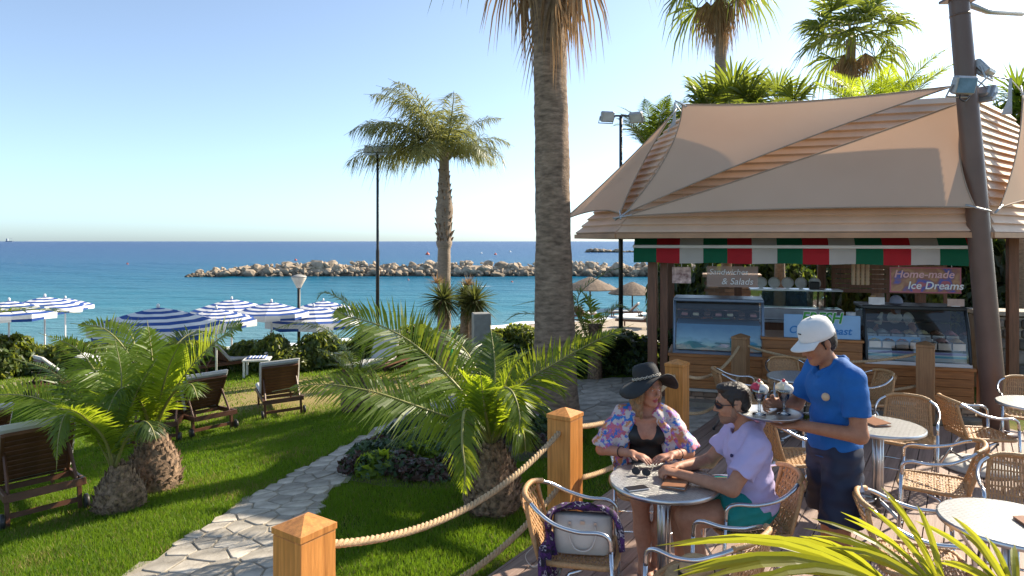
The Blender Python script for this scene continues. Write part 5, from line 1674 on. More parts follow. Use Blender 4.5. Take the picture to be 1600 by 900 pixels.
def make_kiosk():
    root = empty('kiosk', K0, KRZ, 'open-fronted wooden ice cream kiosk with tiered pale roof', 'kiosk')
    zb = -.12
    # plinth of split stones
    pl = MB(); pl.box((1.65, .52, (zb + .09) / 2), (3.96, .9, .09 - zb)); plo = pl.build('plinth', MAT['mortar'], root)
    r_ = random.Random(4)
    def stones(x0, x1, yy, nrm_y):
        z = zb + .005
        row = 0
        while z < .085:
            h = min(r_.choice((.05, .06, .075)), .09 - z)
            if .09 - z - h < .03: h = .09 - z
            x = x0
            while x < x1 - .02:
                w = min(r_.uniform(.09, .24), x1 - x)
                if x1 - x - w < .06: w = x1 - x
                m = MB(); m.box((0, 0, 0), (w - .008, .05, h - .007), bev=.008)
                m.build('plinth_stone', MAT['wallstone'], plo, (x + w / 2, yy + r_.uniform(-.008, .006), z + h / 2))
                x += w
            z += h
    stones(-.33, 3.63, .06, -1)
    m = MB(); m.box((1.65, .5, .112), (4.02, 1.0, .04), bev=.006); m.build('plinth_ledge', M('pale_ledge_stone', (.5, .45, .38), .8, 0, .15, 8), root)
    # horizontal pine cladding: each plank a part
    def planks(x0, x1, z0, z1, yy, n, nm='plank'):
        for k in range(n):
            h = (z1 - z0) / n
            m = MB(); m.box((0, 0, 0), (x1 - x0, .022, h - .005), bev=.004)
            m.build(nm, MAT['kiosk_wood'], root, ((x0 + x1) / 2, yy + r_.uniform(-.001, .001), z0 + h * (k + .5)))
    planks(-.32, .98, .135, .60, .03, 4); planks(.98, 2.27, .135, .90, .012, 6); planks(2.27, 3.6, .135, .58, .03, 4)
    m = MB(); m.box((.33, .42, .62), (1.34, .86, .045), bev=.006); m.build('counter_ledge', MAT['kiosk_wood'], root)
    m = MB(); m.box((2.94, .42, .60), (1.36, .86, .045), bev=.006); m.build('counter_ledge', MAT['kiosk_wood'], root)
    m = MB(); m.box((1.625, .40, .918), (1.33, .84, .035), bev=.006); m.build('counter_top', MAT['kiosk_wood'], root)
    m = MB(); m.box((1.65, .45, .36), (3.9, .78, .44)); m.build('counter_core', MAT['kiosk_post'], root)
    m = MB(); m.box((1.62, .45, .74), (1.26, .7, .32)); m.build('counter_core', MAT['kiosk_post'], root)
    # posts
    for (x, y, w) in ((-.56, -.02, .13), (-.40, .10, .11), (3.72, .05, .13), (-.5, 3.2, .14), (.75, 3.2, .14), (2.2, 3.2, .13), (3.8, 3.2, .14), (4.6, 1.6, .13)):
        m = MB(); m.box((0, 0, (zb + 2.38) / 2), (w, w, 2.38 - zb), bev=.006); m.build('post', MAT['kiosk_post'], root, (x, y, 0))
    m = MB(); m.box((1.6, -.05, 2.42), (4.6, .14, .12)); m.build('front_beam', MAT['kiosk_post'], root)
    m = MB(); m.box((1.6, 3.2, 2.33), (4.6, .14, .16)); m.build('rear_beam', MAT['kiosk_post'], root)
    # back counter and equipment shelf
    m = MB(); m.box((2.1, 2.6, .42), (3.0, .6, .95), bev=.01); m.build('back_counter', MAT['kiosk_post'], root)
    m = MB(); m.box((2.1, 2.55, .91), (3.1, .72, .03)); m.build('back_worktop', MAT['steel'], root)
    m = MB(); m.box((1.6, 1.6, -.06), (4.2, 3.6, .08)); m.build('floor_slab', MAT['mortar'], root)
    # roof
    E = [(-.957, -.9), (3.47, -.9), (5.2, 1.3), (5.2, 4.4), (-1.75, 4.4), (-1.75, .25)]
    T = [(.02, .18), (3.62, .10), (4.62, 1.75), (4.62, 3.5), (-.25, 3.5), (-.25, .75)]
    ze, zt = 2.40, 4.22
    n = 17
    roof = MB(); roof.prism(T, zt - .02, zt + .012); rf = roof.build('roof', MAT['roof'], root)
    for s in range(6):
        e0, e1, t0, t1 = [V(*p, 0) for p in (E[s], E[(s + 1) % 6], T[s], T[(s + 1) % 6])]
        e0.z = e1.z = ze; t0.z = t1.z = zt
        nrm = (e1 - e0).cross(t0 - e0).normalized()
        for k in range(n):
            a, b = k / n, (k + 1) / n + .006
            P = [e0.lerp(t0, a), e1.lerp(t1, a), e1.lerp(t1, min(b, 1)), e0.lerp(t0, min(b, 1))]
            o_ = nrm * .052; i_ = nrm * .006
            m = MB()
            fr = [P[0] + o_, P[1] + o_, P[2] + i_ * 2.2, P[3] + i_ * 2.2]; bk = [p - i_ * 2 for p in P]
            c = (P[0] + P[2]) / 2
            m.add([q - c for q in fr + bk], [(0, 1, 2, 3), (7, 6, 5, 4), (4, 5, 1, 0), (5, 6, 2, 1), (6, 7, 3, 2), (7, 4, 0, 3)])
            m.build('roof_board', MAT['roof'], rf, c)
    m = MB(); m.prism(E, ze - .055, ze - .02); m.build('soffit', MAT['kiosk_post'], root)
    m = MB()
    for s in range(6):
        a, b = V(*E[s], 0), V(*E[(s + 1) % 6], 0)
        d = (b - a).normalized(); nn = V(d.y, -d.x, 0)
        c = (a + b) / 2 + nn * .035
        m.box((c.x, c.y, ze - .025), ((b - a).length + .02, .03, .065), math.atan2(d.y, d.x))
    m.build('eave_trim', MAT['trim'], root)
    return root
kiosk = make_kiosk()

def make_awning():
    o = empty('awning', kw(-.8, -.35, 1.99), KRZ, 'green, red and white striped awning valance over the counter', 'awning')
    cols = [M('awning_green', (.0, .135, .062), .75, 0, .1, 5, trans=.25, tcol=(.0, .16, .07)), M('awning_red', (.50, .014, .025), .75, 0, .1, 5, trans=.25, tcol=(.6, .02, .03)), M('awning_white', (.60, .57, .53), .75, 0, .06, 5, trans=.25, tcol=(.6, .57, .52))]
    w = .325; W = 4.28; x = 0; k = 0
    while x < W - .01:
        ww = min(w, W - x)
        m = MB(); m.smooth = True
        N = 5
        for i in range(N):
            u = x + ww * i / (N - 1)
            for j, (z, dy) in enumerate(((0, 0), (.12, -.004), (.245, 0), (.255, .05), (.34, .12), (.40, .28))):
                m.v.append((u, dy + .012 * math.sin(u * 9 + j) * (1 - z / .4) ** 2, z + (.006 * math.sin(u * 7) if j == 0 else 0)))
        for i in range(N - 1):
            for j in range(5):
                a = i * 6 + j
                m.face((a, a + 6, a + 7, a + 1))
        s = m.build('awning_panel', cols[k % 3], o)
        x += ww; k += 1
    m = MB(); m.box((W / 2, -.018, .235), (W + .02, .03, .045), bev=.008); m.build('front_bar', MAT['white_pl'], o)
make_awning()

def make_cases():
    def case(x0, x1, z0, z1, lab, frame, kind):
        o = empty('display_case', kw(x0, .06, z0), KRZ, lab, 'display case', 'glass display cases on the counter')
        W = x1 - x0; H = z1 - z0; D = .78
        # side profile (y, z): slanted, slightly curved front
        pr = [(0, .02), (.0, .10), (.03, .30), (.09, .52), (.19, H - .04)]
        for sx, nm in ((0, 'side_panel'), (W, 'side_panel')):
            m = MB(); P = pr + [(D, H - .04), (D, .02)]
            m.add([(sx, y, z) for y, z in P], [tuple(range(len(P)))]); m.build(nm, MAT['glass'], o)
            m = MB(); m.smooth = True; m.tube(bez([(sx, y - .005, z) for y, z in pr], 14), .02, 8); m.build('frame_rail', frame, o)
        m = MB(); m.smooth = True
        for y, z in pr:
            m.v += [(0.01, y, z), (W - .01, y, z)]
        for k in range(len(pr) - 1): m.face((2 * k, 2 * k + 1, 2 * k + 3, 2 * k + 2))
        m.build('front_glass', MAT['glass'], o)
        m = MB(); m.box((W / 2, .19 + (D - .19) / 2, H - .02), (W + .04, D - .15, .05), bev=.012); m.build('top_cover', frame, o)
        m = MB(); m.box((W / 2, .02, .0), (W + .04, .09, .075), bev=.01); m.box((W / 2, D / 2, -.005), (W, D, .05)); m.build('base', frame if kind == 0 else MAT['white_pl'], o)
        m = MB(); m.box((W / 2, D - .01, H / 2), (W - .02, .02, H - .1)); m.build('back_panel', MAT['darkpole'], o)
        for zz in ((.50, .62) if kind == 0 else (.55,)):
            m = MB(); m.box((W / 2, .45, zz), (W - .06, .42, .012)); m.build('glass_shelf', emis_free_glass('shelf_glass', (.75, .88, .84), .25) if zz == .5 else MAT['glass'], o)
        return o, W, H, D
    blue = M('blue_grey_metal', (.19, .25, .33), .35, .4, .08, 5)
    o, W, H, D = case(-.25, 1.0, .645, 1.44, 'left glass display case with blue frame and beach picture front', blue, 0)
    # beach picture panel behind the lower glass: sky, sea and sand bands (flat print)
    pm, n, l, b, out = nodes_of('beach_print')
    tc = n.new('ShaderNodeTexCoord'); sx = n.new('ShaderNodeSeparateXYZ'); l.new(tc.outputs['Object'], sx.inputs[0])
    nz = noise(n, l, 6, 4, .6); ad = n.new('ShaderNodeMath'); ad.operation = 'MULTIPLY_ADD'; ad.inputs[1].default_value = .16; l.new(nz.outputs['Fac'], ad.inputs[0]); l.new(sx.outputs['Z'], ad.inputs[2])
    rp = ramp(n, [(.10, (.58, .60, .50)), (.17, (.62, .68, .60)), (.19, (.10, .42, .42)), (.27, (.05, .30, .40)), (.30, (.16, .42, .55)), (.45, (.05, .24, .42))]); l.new(ad.outputs[0], rp.inputs[0]); l.new(rp.outputs[0], b.inputs['Base Color']); b.inputs['Roughness'].default_value = .35
    m = MB(); m.add([(.03, .035, .05), (W - .03, .035, .05), (W - .03, .13, .42), (.03, .13, .42)], [(0, 1, 2, 3)]); m.add([(.03, .13, .42), (W - .03, .13, .42), (W - .03, .6, .44), (.03, .6, .44)], [(0, 1, 2, 3)]); m.build('picture_panel', pm, o)
    r_ = random.Random(8)
    cake = [M('cake_pink', (.5, .22, .2), .6), M('cake_cream', (.62, .52, .36), .6), M('cake_choc', (.10, .045, .025), .5)]
    for i in range(7):
        t = empty('cake_tray', kw(-.25 + .14 + i * .165, .06 + .42, .645 + .507), KRZ, 'dark tray of cakes in the left case, %s from the left' % ORD[i], 'tray', 'cake trays in the left case')
        m = MB(); m.box((0, 0, .008), (.13, .26, .014), bev=.004); m.build('tray', MAT['black_pl'], t)
        for j in range(3):
            m = MB(); m.box((0, -.08 + .08 * j, .038), (.09, .06, .045), bev=.01); m.build('cake', cake[(i + j) % 3], t)
    dk = M('dark_green_metal', (.035, .042, .045), .4, .3, .1, 5)
    o, W, H, D = case(2.33, 3.57, .63, 1.40, 'right ice cream display case with dark frame', dk, 1)
    pm2, n, l, b, out = nodes_of('blue_band_print')
    tc = n.new('ShaderNodeTexCoord'); sx = n.new('ShaderNodeSeparateXYZ'); l.new(tc.outputs['Object'], sx.inputs[0])
    rp = ramp(n, [(.07, (.62, .66, .66)), (.09, (.10, .42, .55)), (.12, (.55, .68, .66)), (.135, (.30, .27, .50)), (.16, (.35, .40, .62))]); rp.color_ramp.interpolation = 'CONSTANT'
    l.new(sx.outputs['Z'], rp.inputs[0]); l.new(rp.outputs[0], b.inputs['Base Color'])
    m = MB(); m.add([(.03, .035, .045), (W - .03, .035, .045), (W - .03, .05, .17), (.03, .05, .17)], [(0, 1, 2, 3)]); m.build('picture_panel', pm2, o)
    ice = [(.62, .50, .26), (.50, .26, .22), (.60, .55, .42), (.24, .11, .06), (.62, .40, .20), (.55, .52, .48), (.45, .17, .15)]
    k = 0
    for j in range(2):
        for i in range(7):
            t = empty('ice_cream_tub', kw(2.33 + .12 + i * .168, .06 + .17 + j * .26, .63 + .20 + j * .07), KRZ, 'ice cream tub in the right case, %s row, %s from the left' % (('front', 'back')[j], ORD[i]), 'ice cream', 'ice cream tubs in the right case')
            m = MB(); m.box((0, 0, .05), (.155, .235, .10), bev=.006); m.build('tub', MAT['steel'], t)
            c = ice[(i * 3 + j * 2) % 7]
            m = MB(); m.smooth = True
            for a in range(7):
                for bb in range(9):
                    u, v = a / 6 - .5, bb / 8 - .5
                    m.v.append((u * .14, v * .22, .102 + .05 * (1 - 3.6 * u * u) * (1 - 3.2 * v * v) + .008 * math.sin(a * 2.2 + bb * 1.7 + i)))
            for a in range(6):
                for bb in range(8): m.face((a * 9 + bb, a * 9 + 9 + bb, a * 9 + 10 + bb, a * 9 + 1 + bb))
            m.build('ice_cream', M('ice_cream_%d' % k, c, .5, 0, .12, 12), t); k += 1
    m = MB(); m.box((W / 2, .42, .10), (W - .1, .62, .14)); m.build('tub_deck', MAT['steel'], o)
    m = MB(); m.add([(.04, .075, .19), (W * .55, .075, .30), (W * .55, .1, .36), (.04, .1, .36)], [(0, 1, 2, 3)]); m.build('price_strip', M('pale_blue_card', (.22, .42, .60), .5), o)
make_cases()

def make_signs():
    # FRESH sign standing on the middle counter
    o = empty('counter_sign', kw(1.27, .03, .94), KRZ, 'light blue FRESH sign standing on the middle of the counter', 'sign')
    m = MB(); m.box((.49, 0, .165), (.98, .02, .33), bev=.006); m.build('board', M('light_blue_board', (.26, .45, .66), .5, 0, .12, 2), o)
    g = M('sign_green', (.03, .30, .03), .5); w = M('sign_white', (.75, .77, .76), .5); bl = M('sign_blue', (.02, .20, .52), .5)
    rx = (R(90), 0, 0)
    link('lettering_outline', text_mesh('FRESH', .205, w, .22, .002, .012), o, (.225, -.014, .222), rx, (.92, 1, 1))
    link('lettering', text_mesh('FRESH', .205, g, .22, .004, .005), o, (.225, -.016, .222), rx, (.92, 1, 1))
    link('lettering', text_mesh('Cooling Feast', .145, bl, .22, .003, .002), o, (.06, -.013, .065), rx)
    # ice cream sign hanging under the awning
    pm, n, l, b, out = nodes_of('ice_dreams_print')
    nz = noise(n, l, 5, 2, .4)
    rp = ramp(n, [(.36, (.30, .14, .09)), (.45, (.42, .25, .13)), (.52, (.28, .13, .09)), (.60, (.05, .10, .42)), (.64, (.40, .12, .14))]); l.new(nz.outputs['Fac'], rp.inputs[0]); l.new(rp.outputs[0], b.inputs['Base Color']); b.inputs['Roughness'].default_value = .4
    o = empty('hanging_sign', kw(2.60, -.05, 1.62), KRZ, 'hanging sign reading Home-made Ice Dreams under the awning', 'sign')
    m = MB(); m.box((.41, 0, .16), (.82, .012, .33)); m.build('board', pm, o)
    m = MB()
    for (c, d) in (((.41, 0, .0), (.84, .02, .014)), ((.41, 0, .325), (.84, .02, .014)), ((0, 0, .16), (.014, .02, .32)), ((.82, 0, .16), (.014, .02, .32))): m.box(c, d)
    m.build('border', M('sign_pink', (.45, .13, .17), .5), o)
    pk = M('letter_pink', (.72, .45, .46), .5)
    link('lettering', text_mesh('Home-made', .14, pk, .2, .003, .002), o, (.04, -.011, .195), rx); link('lettering', text_mesh('Ice Dreams', .14, w, .2, .003, .002), o, (.20, -.012, .045), rx)
    m = MB()
    for x in (.1, .72): m.tube([(x, 0, .32), (x, 0, .66)], .003, 5)
    m.build('hanger', MAT['steel'], o)
    # pale glass menu panel at the left
    o = empty('hanging_sign', kw(.22, -.05, 1.63), KRZ, 'pale glass sign with faded white lettering and Salads at the left', 'sign')
    gl, n, l, b, out = nodes_of('frosted_print')
    b.inputs['Base Color'].default_value = (.48, .34, .28, 1); b.inputs['Roughness'].default_value = .4; b.inputs['Alpha'].default_value = .5
    m = MB(); m.box((.35, 0, .16), (.70, .008, .30)); m.build('panel', gl, o)
    link('lettering', text_mesh('Sandwiches', .115, w, .2, .002), o, (.03, -.008, .19), rx); link('lettering', text_mesh('& Salads', .13, w, .2, .002), o, (.20, -.008, .05), rx)
    m = MB()
    for x in (.08, .6): m.tube([(x, 0, .3), (x, 0, .66)], .003, 5)
    m.build('hanger', MAT['steel'], o)
    o = empty('hanging_sign', kw(-.28, .0, 1.68), KRZ, 'small red hanging sign beside the left kiosk post', 'sign')
    m = MB(); m.box((.14, 0, .12), (.27, .012, .24)); m.build('board', M('small_red_print', (.42, .10, .08), .5, 0, .6, 12, c2=(.6, .45, .4)), o)
    m = MB(); m.tube([(.14, 0, .24), (.14, 0, .62)], .003, 5); m.build('hanger', MAT['steel'], o)
make_signs()

def make_kiosk_things():
    # glass salad bar on the back counter
    o = empty('glass_salad_bar', kw(.95, 2.35, .93), KRZ, 'stainless glass-fronted salad bar on the back counter', 'salad bar')
    m = MB(); m.box((.72, .2, .1), (1.5, .45, .2), bev=.01); m.build('body', MAT['steel'], o)
    m = MB(); m.box((.72, .02, .36), (1.46, .008, .3)); m.build('front_glass', emis_free_glass('greenish_glass', (.75, .88, .82), .5), o)
    m = MB(); m.box((.72, .2, .52), (1.5, .42, .025)); m.build('top_shelf', MAT['steel'], o)
    for i in range(5):
        c = empty('plate', kw(1.12 + i * .22, 2.55, 1.463), KRZ, 'white plate standing on the salad bar, %s from the left' % ORD[i], 'plate', 'plates on the salad bar')
        m = MB(); m.smooth = True; m.lathe([(.0, 0), (.06, .004), (.10, .018), (.102, .022), (.06, .010), (.0, .006)], 20, caps=False)
        m.build('dish', MAT['white_pl'], c, (0, 0, .10), (R(75), 0, 0))
        m = MB(); m.box((0, .02, .006), (.06, .1, .012)); m.build('stand', MAT['steel'], c)
    # cup dispensers
    for i in range(4):
        c = empty('cup_stack', kw(2.22 + i * .06, .35, 1.68), KRZ, 'tall hanging paper cup stack by the ice cream sign, %s from the left' % ORD[i], 'cups', 'hanging cup stacks')
        m = MB(); m.smooth = True
        for k in range(7): m.lathe([(.024, k * .045), (.028, k * .045 + .05), (.029, k * .045 + .052)], 12)
        m.build('cups', M('paper_cup_%d' % i, (.55, .42, .28), .6), c)
        m = MB(); m.tube([(0, .03, 0), (0, .03, .72)], .004, 5); m.build('holder', MAT['steel'], c)
    o = empty('waffle_cone_stand', kw(2.46, .30, 1.425), KRZ, 'small cone in a holder on the right case', 'cone')
    m = MB(); m.smooth = True; m.lathe([(.012, .0), (.035, .10), (.038, .11)], 12); m.build('cone', M('waffle', (.5, .28, .10), .7), o)
    m = MB(); m.smooth = True; m.lathe([(.05, 0), (.05, .012), (.016, .02), (.016, .05)], 12); m.build('holder', MAT['steel'], o)
    for x, c_, lab in ((2.40, (.7, .7, .68), 'white price card on the left of the right case'), (3.36, (.62, .48, .40), 'beige price card on the right of the right case')):
        o = empty('price_card', kw(x, .22, 1.415), KRZ, lab, 'card', 'price cards')
        m = MB(); m.box((.09, 0, .055), (.2, .006, .10)); m.build('card', M('card_' + str(x), c_, .6), o)
        m = MB(); m.box((.09, .02, .006), (.1, .05, .012)); m.build('foot', MAT['white_pl'], o)
    # till / monitor box
    o = empty('small_scale', kw(1.98, 2.45, 1.463), KRZ, 'small dark box on top of the salad bar', 'scale')
    m = MB(); m.box((0, 0, .07), (.16, .16, .13), bev=.01); m.build('body', MAT['darkpole'], o); m = MB(); m.box((0, -.083, .08), (.12, .006, .07)); m.build('display', MAT['black_pl'], o)
    # white pot, jars on the middle counter
    for i, (x, h, lab) in enumerate(((2.17, .16, 'white paper cup stack right of the FRESH sign'),)):
        o = empty('cup_stack', kw(x, .25, .936), KRZ, lab, 'cups')
        m = MB(); m.smooth = True; m.lathe([(.05, 0), (.06, .3), (.064, .36), (.05, .36)], 16); m.build('cups', MAT['white_pl'], o)
        m = MB(); m.smooth = True; m.lathe([(.07, 0), (.07, .01), (.055, .012)], 16); m.build('saucer', MAT['steel'], o)
    # green and orange mixers / menu clutter on the back worktop
    for i in range(6):
        o = empty('bottle', kw(2.7 + i * .13, 2.5, .93), KRZ, 'bottle on the back worktop of the kiosk, %s from the left' % ORD[i], 'bottle', 'bottles on the back worktop')
        c_ = [(.25, .05, .03), (.05, .2, .05), (.4, .3, .1)][i % 3]
        m = MB(); m.smooth = True; m.lathe([(.035, 0), (.036, .16), (.014, .21), (.014, .27)], 14); m.build('body', M('bottle_%d' % i, c_, .2), o)
        m = MB(); m.smooth = True; m.lathe([(.016, .27), (.016, .295)], 10); m.build('cap', MAT['white_pl'], o)
    # dark slatted screen at the back
    o = empty('slatted_screen', kw(2.35, 3.0, 1.38), KRZ, 'dark brown slatted screen at the back of the kiosk', 'screen')
    for k in range(6):
        m = MB(); m.box((.9, 0, .04 + .085 * k), (1.8, .02, .07)); m.build('slat', MAT['kiosk_post'], o)
    for x in (.02, .9, 1.78):
        m = MB(); m.box((x, .02, .15), (.05, .03, .75)); m.build('upright', MAT['kiosk_post'], o)
    # brick oven behind on the left
    o = empty('brick_oven', kw(.65, 4.1, -.12), KRZ, 'low brick grill behind the kiosk, seen through the left opening', 'grill')
    m = MB(); m.box((0, 0, .85), (1.0, .6, 1.7)); b_ = m.build('core', MAT['mortar'], o)
    bm = MB(); bm.box((0, 0, 0), (.192, .02, .062), bev=.004); bm = bm.mesh('brick', MAT['wallstone'])
    for r in range(24):
        for k in range(5):
            link('brick', bm, b_, (-.4 + .2 * k + (.05 if r % 2 else -.03), -.306, .04 + .07 * r))
    m = MB(); m.box((0, 0, 1.73), (1.12, .7, .06)); m.build('cap_slab', MAT['roof'], o)
    # stone wall and dark timber at the right, behind the mast
    w0 = at(1590, 540, 10.6)
    o = empty('stone_wall', (w0.x, w0.y, gz(w0.x, w0.y)), KRZ, 'rough dark stone wall right of the mast', 'wall')
    m = MB(); m.box((.6, .3, .58), (2.2, .5, 1.2)); b_ = m.build('core', MAT['mortar'], o)
    r_ = random.Random(11)
    z = 0.0
    gm = M('grey_wall_stone', (.17, .15, .13), .9, 0, .35, 6, bump=.6, bscale=20, rnd=.4)
    while z < 1.12:
        h = r_.uniform(.14, .24); x = -.5
        while x < 1.65:
            w = r_.uniform(.16, .38)
            m = MB(); m.box((0, 0, 0), (w - .016, .1, h - .014), bev=.03); m.build('wall_stone', gm, b_, (x + w / 2, .045 + r_.uniform(-.015, .02), z + h / 2))
            x += w
        z += h
    m = MB(); m.box((.6, .3, 1.24), (2.3, .62, .07), bev=.01); m.build('coping', MAT['stone'], o)
    # striped umbrellas behind the kiosk
    for (px, py, z, d, lab) in ((1347, 424, 19, 1.9, 'striped umbrella seen through the kiosk beside the salad bar'), (1395, 432, 21, 2.4, 'striped umbrella seen through the kiosk under the ice cream sign')):
        umbrella(px, py, z, d, lab, .2, False)
make_kiosk_things()

# ------------------------------------------------------------------ shade sails and mast
def sail(name, corners, label, pull=.10, sag=.10, n=22):
    P = [Vector(c) for c in corners]; cen = (P[0] + P[1] + P[2]) / 3
    nrm = (P[1] - P[0]).cross(P[2] - P[0]).normalized()
    if nrm.y > 0: nrm = -nrm
    sm = MAT.get('sail')
    mb = MB(); mb.smooth = True; idx = {}
    for i in range(n + 1):
        for j in range(n + 1 - i):
            a, b = i / n, j / n; c = 1 - a - b
            p = P[0] * a + P[1] * b + P[2] * c
            for (u, v, opp) in ((a, b, 2), (b, c, 0), (c, a, 1)):
                mid = (P[(opp + 1) % 3] + P[(opp + 2) % 3]) / 2
                k = 4 * u * v * (1 - (1 - u - v)) ** 2
                p = p + (P[opp] - mid) * pull * .5 * k * (u * v * 4) ** .0
            p = p - nrm * sag * 9 * a * b * c
            idx[i, j] = len(mb.v); mb.v.append(tuple(p - cen))
    for i in range(n):
        for j in range(n - i):
            mb.face((idx[i, j], idx[i + 1, j], idx[i, j + 1]))
            if j < n - i - 1: mb.face((idx[i + 1, j], idx[i + 1, j + 1], idx[i, j + 1]))
    o = empty(name, cen, 0, label, 'shade sail', 'beige shade sails over the kiosk')
    mb.build('fabric', sm, o)
    e = MB(); e.smooth = True
    for seq in ([idx[i, 0] for i in range(n + 1)], [idx[0, j] for j in range(n + 1)], [idx[i, n - i] for i in range(n + 1)]):
        e.tube([Vector(mb.v[q]) for q in seq], .010, 5)
    e.build('hem', M('sail_hem', (.33, .24, .17), .8), o)
    for p in P:
        d = (cen - p).normalized()
        r = MB(); r.smooth = True; r.tube([p - cen - d * .16, p - cen + d * .10], .012, 6); r.build('corner_fitting', MAT['galv'], o)
    return o
def make_sails():
    m, n, l, b, out = nodes_of('sail_fabric')
    nz = noise(n, l, 90, 3, .7); big = noise(n, l, 1.2, 3, .5)
    rp = ramp(n, [(.3, (.62, .46, .335)), (.7, (.68, .51, .375))]); l.new(big.outputs['Fac'], rp.inputs[0])
    l.new(rp.outputs[0], b.inputs['Base Color']); b.inputs['Roughness'].default_value = .9; b.inputs['Specular IOR Level'].default_value = .1
    bp = n.new('ShaderNodeBump'); bp.inputs['Strength'].default_value = .25; bp.inputs['Distance'].default_value = .004; l.new(nz.outputs['Fac'], bp.inputs['Height']); l.new(bp.outputs[0], b.inputs['Normal'])
    tr = n.new('ShaderNodeBsdfTranslucent'); tr.inputs[0].default_value = (.72, .44, .27, 1)
    mx = n.new('ShaderNodeMixShader'); mx.inputs[0].default_value = .30
    l.new(b.outputs[0], mx.inputs[1]); l.new(tr.outputs[0], mx.inputs[2]); l.new(mx.outputs[0], out.inputs['Surface'])
    MAT['sail'] = m
    sail('shade_sail', (at(1066, 163, 9.95), at(1492, 134, 8.15), at(976, 334, 8.98)), 'upper beige shade sail stretched from the kiosk ridge to the mast', .10, .10)
    sail('shade_sail', (at(1512, 156, 8.35), at(976, 338, 8.92), at(1524, 324, 7.72)), 'large lower beige shade sail across the front of the kiosk roof', .06, .08)
    sail('shade_sail', (at(1049, 180, 10.3), at(880, 344, 10.6), at(969, 334, 9.05)), 'small beige shade sail at the left end of the kiosk roof', .12, .05)
    sail('shade_sail', (at(1598, 148, 9.3), at(1562, 325, 7.85), at(1700, 316, 9.2)), 'beige shade sail at the right edge of the kiosk roof', .12, .06)
    # upright fin brackets on the roof
    for (px, y0, y1, z, lab) in ((1053, 200, 160, 10.35, 'thin steel bracket on the left hip of the kiosk roof'), (1577, 172, 122, 9.3, 'thin steel bracket on the right face of the kiosk roof')):
        a, b2 = at(px, y0, z), at(px, y1, z)
        o = empty('sail_bracket', a, KRZ, lab, 'bracket', 'sail brackets on the roof')
        h = b2.z - a.z
        m = MB(); m.add([(-.10, -.01, -.06), (.03, -.01, -.06), (.03, -.01, h), (.0, -.01, h), (-.02, -.01, h * .3), (-.10, .01, -.06), (.03, .01, -.06), (.03, .01, h), (.0, .01, h), (-.02, .01, h * .3)],
                        [(0, 1, 2, 3, 4), (9, 8, 7, 6, 5), (0, 5, 6, 1), (1, 6, 7, 2), (2, 7, 8, 3), (3, 8, 9, 4), (4, 9, 5, 0)]); m.build('fin', MAT['galv'], o)
        m = MB(); m.tube([(.015, 0, h - .01), (.16, 0, h - .22)], .006, 5); m.build('tie_rod', MAT['galv'], o)
make_sails()

def flood(parent, loc, rot, glassm, w=.26, h=.20, nm='floodlight'):
    o = link(nm, FLM[0], parent, loc, rot)
    link('lens', FLM[1] if glassm == 0 else FLM[2], o); link('bracket', FLM[3], o)
    return o
def flood_meshes():
    m = MB(); m.box((0, 0, 0), (.27, .09, .21), bev=.02); m.box((0, .06, 0), (.2, .06, .14), bev=.02); a = m.mesh('floodlight', MAT['galv'])
    m = MB(); m.box((0, -.047, 0), (.225, .006, .165)); b = m.mesh('lens', M('blue_lens', (.14, .25, .36), .12, 0, .3, 6))
    m = MB(); m.box((0, -.047, 0), (.225, .006, .165)); c = m.mesh('lens', M('pale_lens', (.50, .52, .50), .15, 0, .2, 6))
    m = MB(); m.tube([(-.15, 0, 0), (-.15, .05, -.14), (.15, .05, -.14), (.15, 0, 0)], .012, 6); d = m.mesh('bracket', MAT['galv'])
    return a, b, c, d
FLM = flood_meshes()

def make_mast():
    z = 8.0
    B = at(1557, 676, z); B.z = 0.0
    B = V((1557 - 800) / FPX * z, z, 0)
    T = at(1494, -45, 7.95)
    o = empty('mast', B, 0, 'thick leaning brown steel mast carrying floodlights and sails', 'mast')
    m = MB(); m.smooth = True
    d = T - B
    m.tube([V(0, 0, 0) + d * (k / 14) for k in range(15)], [.135 - .03 * (k / 14) for k in range(15)], 28); m.build('pole', MAT['mast'], o)
    m = MB(); m.smooth = True
    pj = d * .905; m.tube([pj - d.normalized() * .012, pj + d.normalized() * .012], .1105, 28); m.build('joint_collar', MAT['mast'], o)
    m = MB(); m.smooth = True; m.lathe([(.0, 0), (.24, 0), (.24, .025), (.0, .025)], 28, caps=False); m.build('base_plate', MAT['mast'], o)
    top = at(1500, 2, 7.95) - B
    m = MB(); m.box(top + V(.02, 0, .03), (.36, .3, .03)); m.build('top_plate', MAT['mast'], o)
    m = MB(); m.smooth = True; m.tube([top + V(.1, .1, .02), top + V(.55, .3, -.02), top + V(1.2, .6, .06)], .035, 10); m.build('arm', MAT['galv'], o)
    fl = lambda px, py, zz, rx, rz, g: flood(o, at(px, py, zz) - B, (rx, 0, rz), g)
    fl(1506, 133, 7.72, R(18), R(8), 0); fl(1538, 106, 7.95, R(-38), R(40), 1); fl(1536, 148, 8.0, R(30), R(120), 1)
    m = MB(); m.smooth = True
    m.tube(bez([at(1500, 148, 7.75) - B, at(1500, 155, 7.7) - B, at(1508, 158, 7.7) - B, at(1516, 150, 7.8) - B], 12), .008, 6); m.build('cable', MAT['black_pl'], o)
    m = MB(); m.smooth = True
    for (a, b) in (((1518, 118), (1545, 140)), ((1545, 118), (1522, 142)), ((1520, 120), (1520, 150)), ((1530, 115), (1576, 124)), ((1522, 140), (1496, 134))):
        m.tube([at(*a, 7.9) - B, at(*b, 7.9) - B], .009, 6)
    m.build('rigging', MAT['galv'], o)
make_mast()
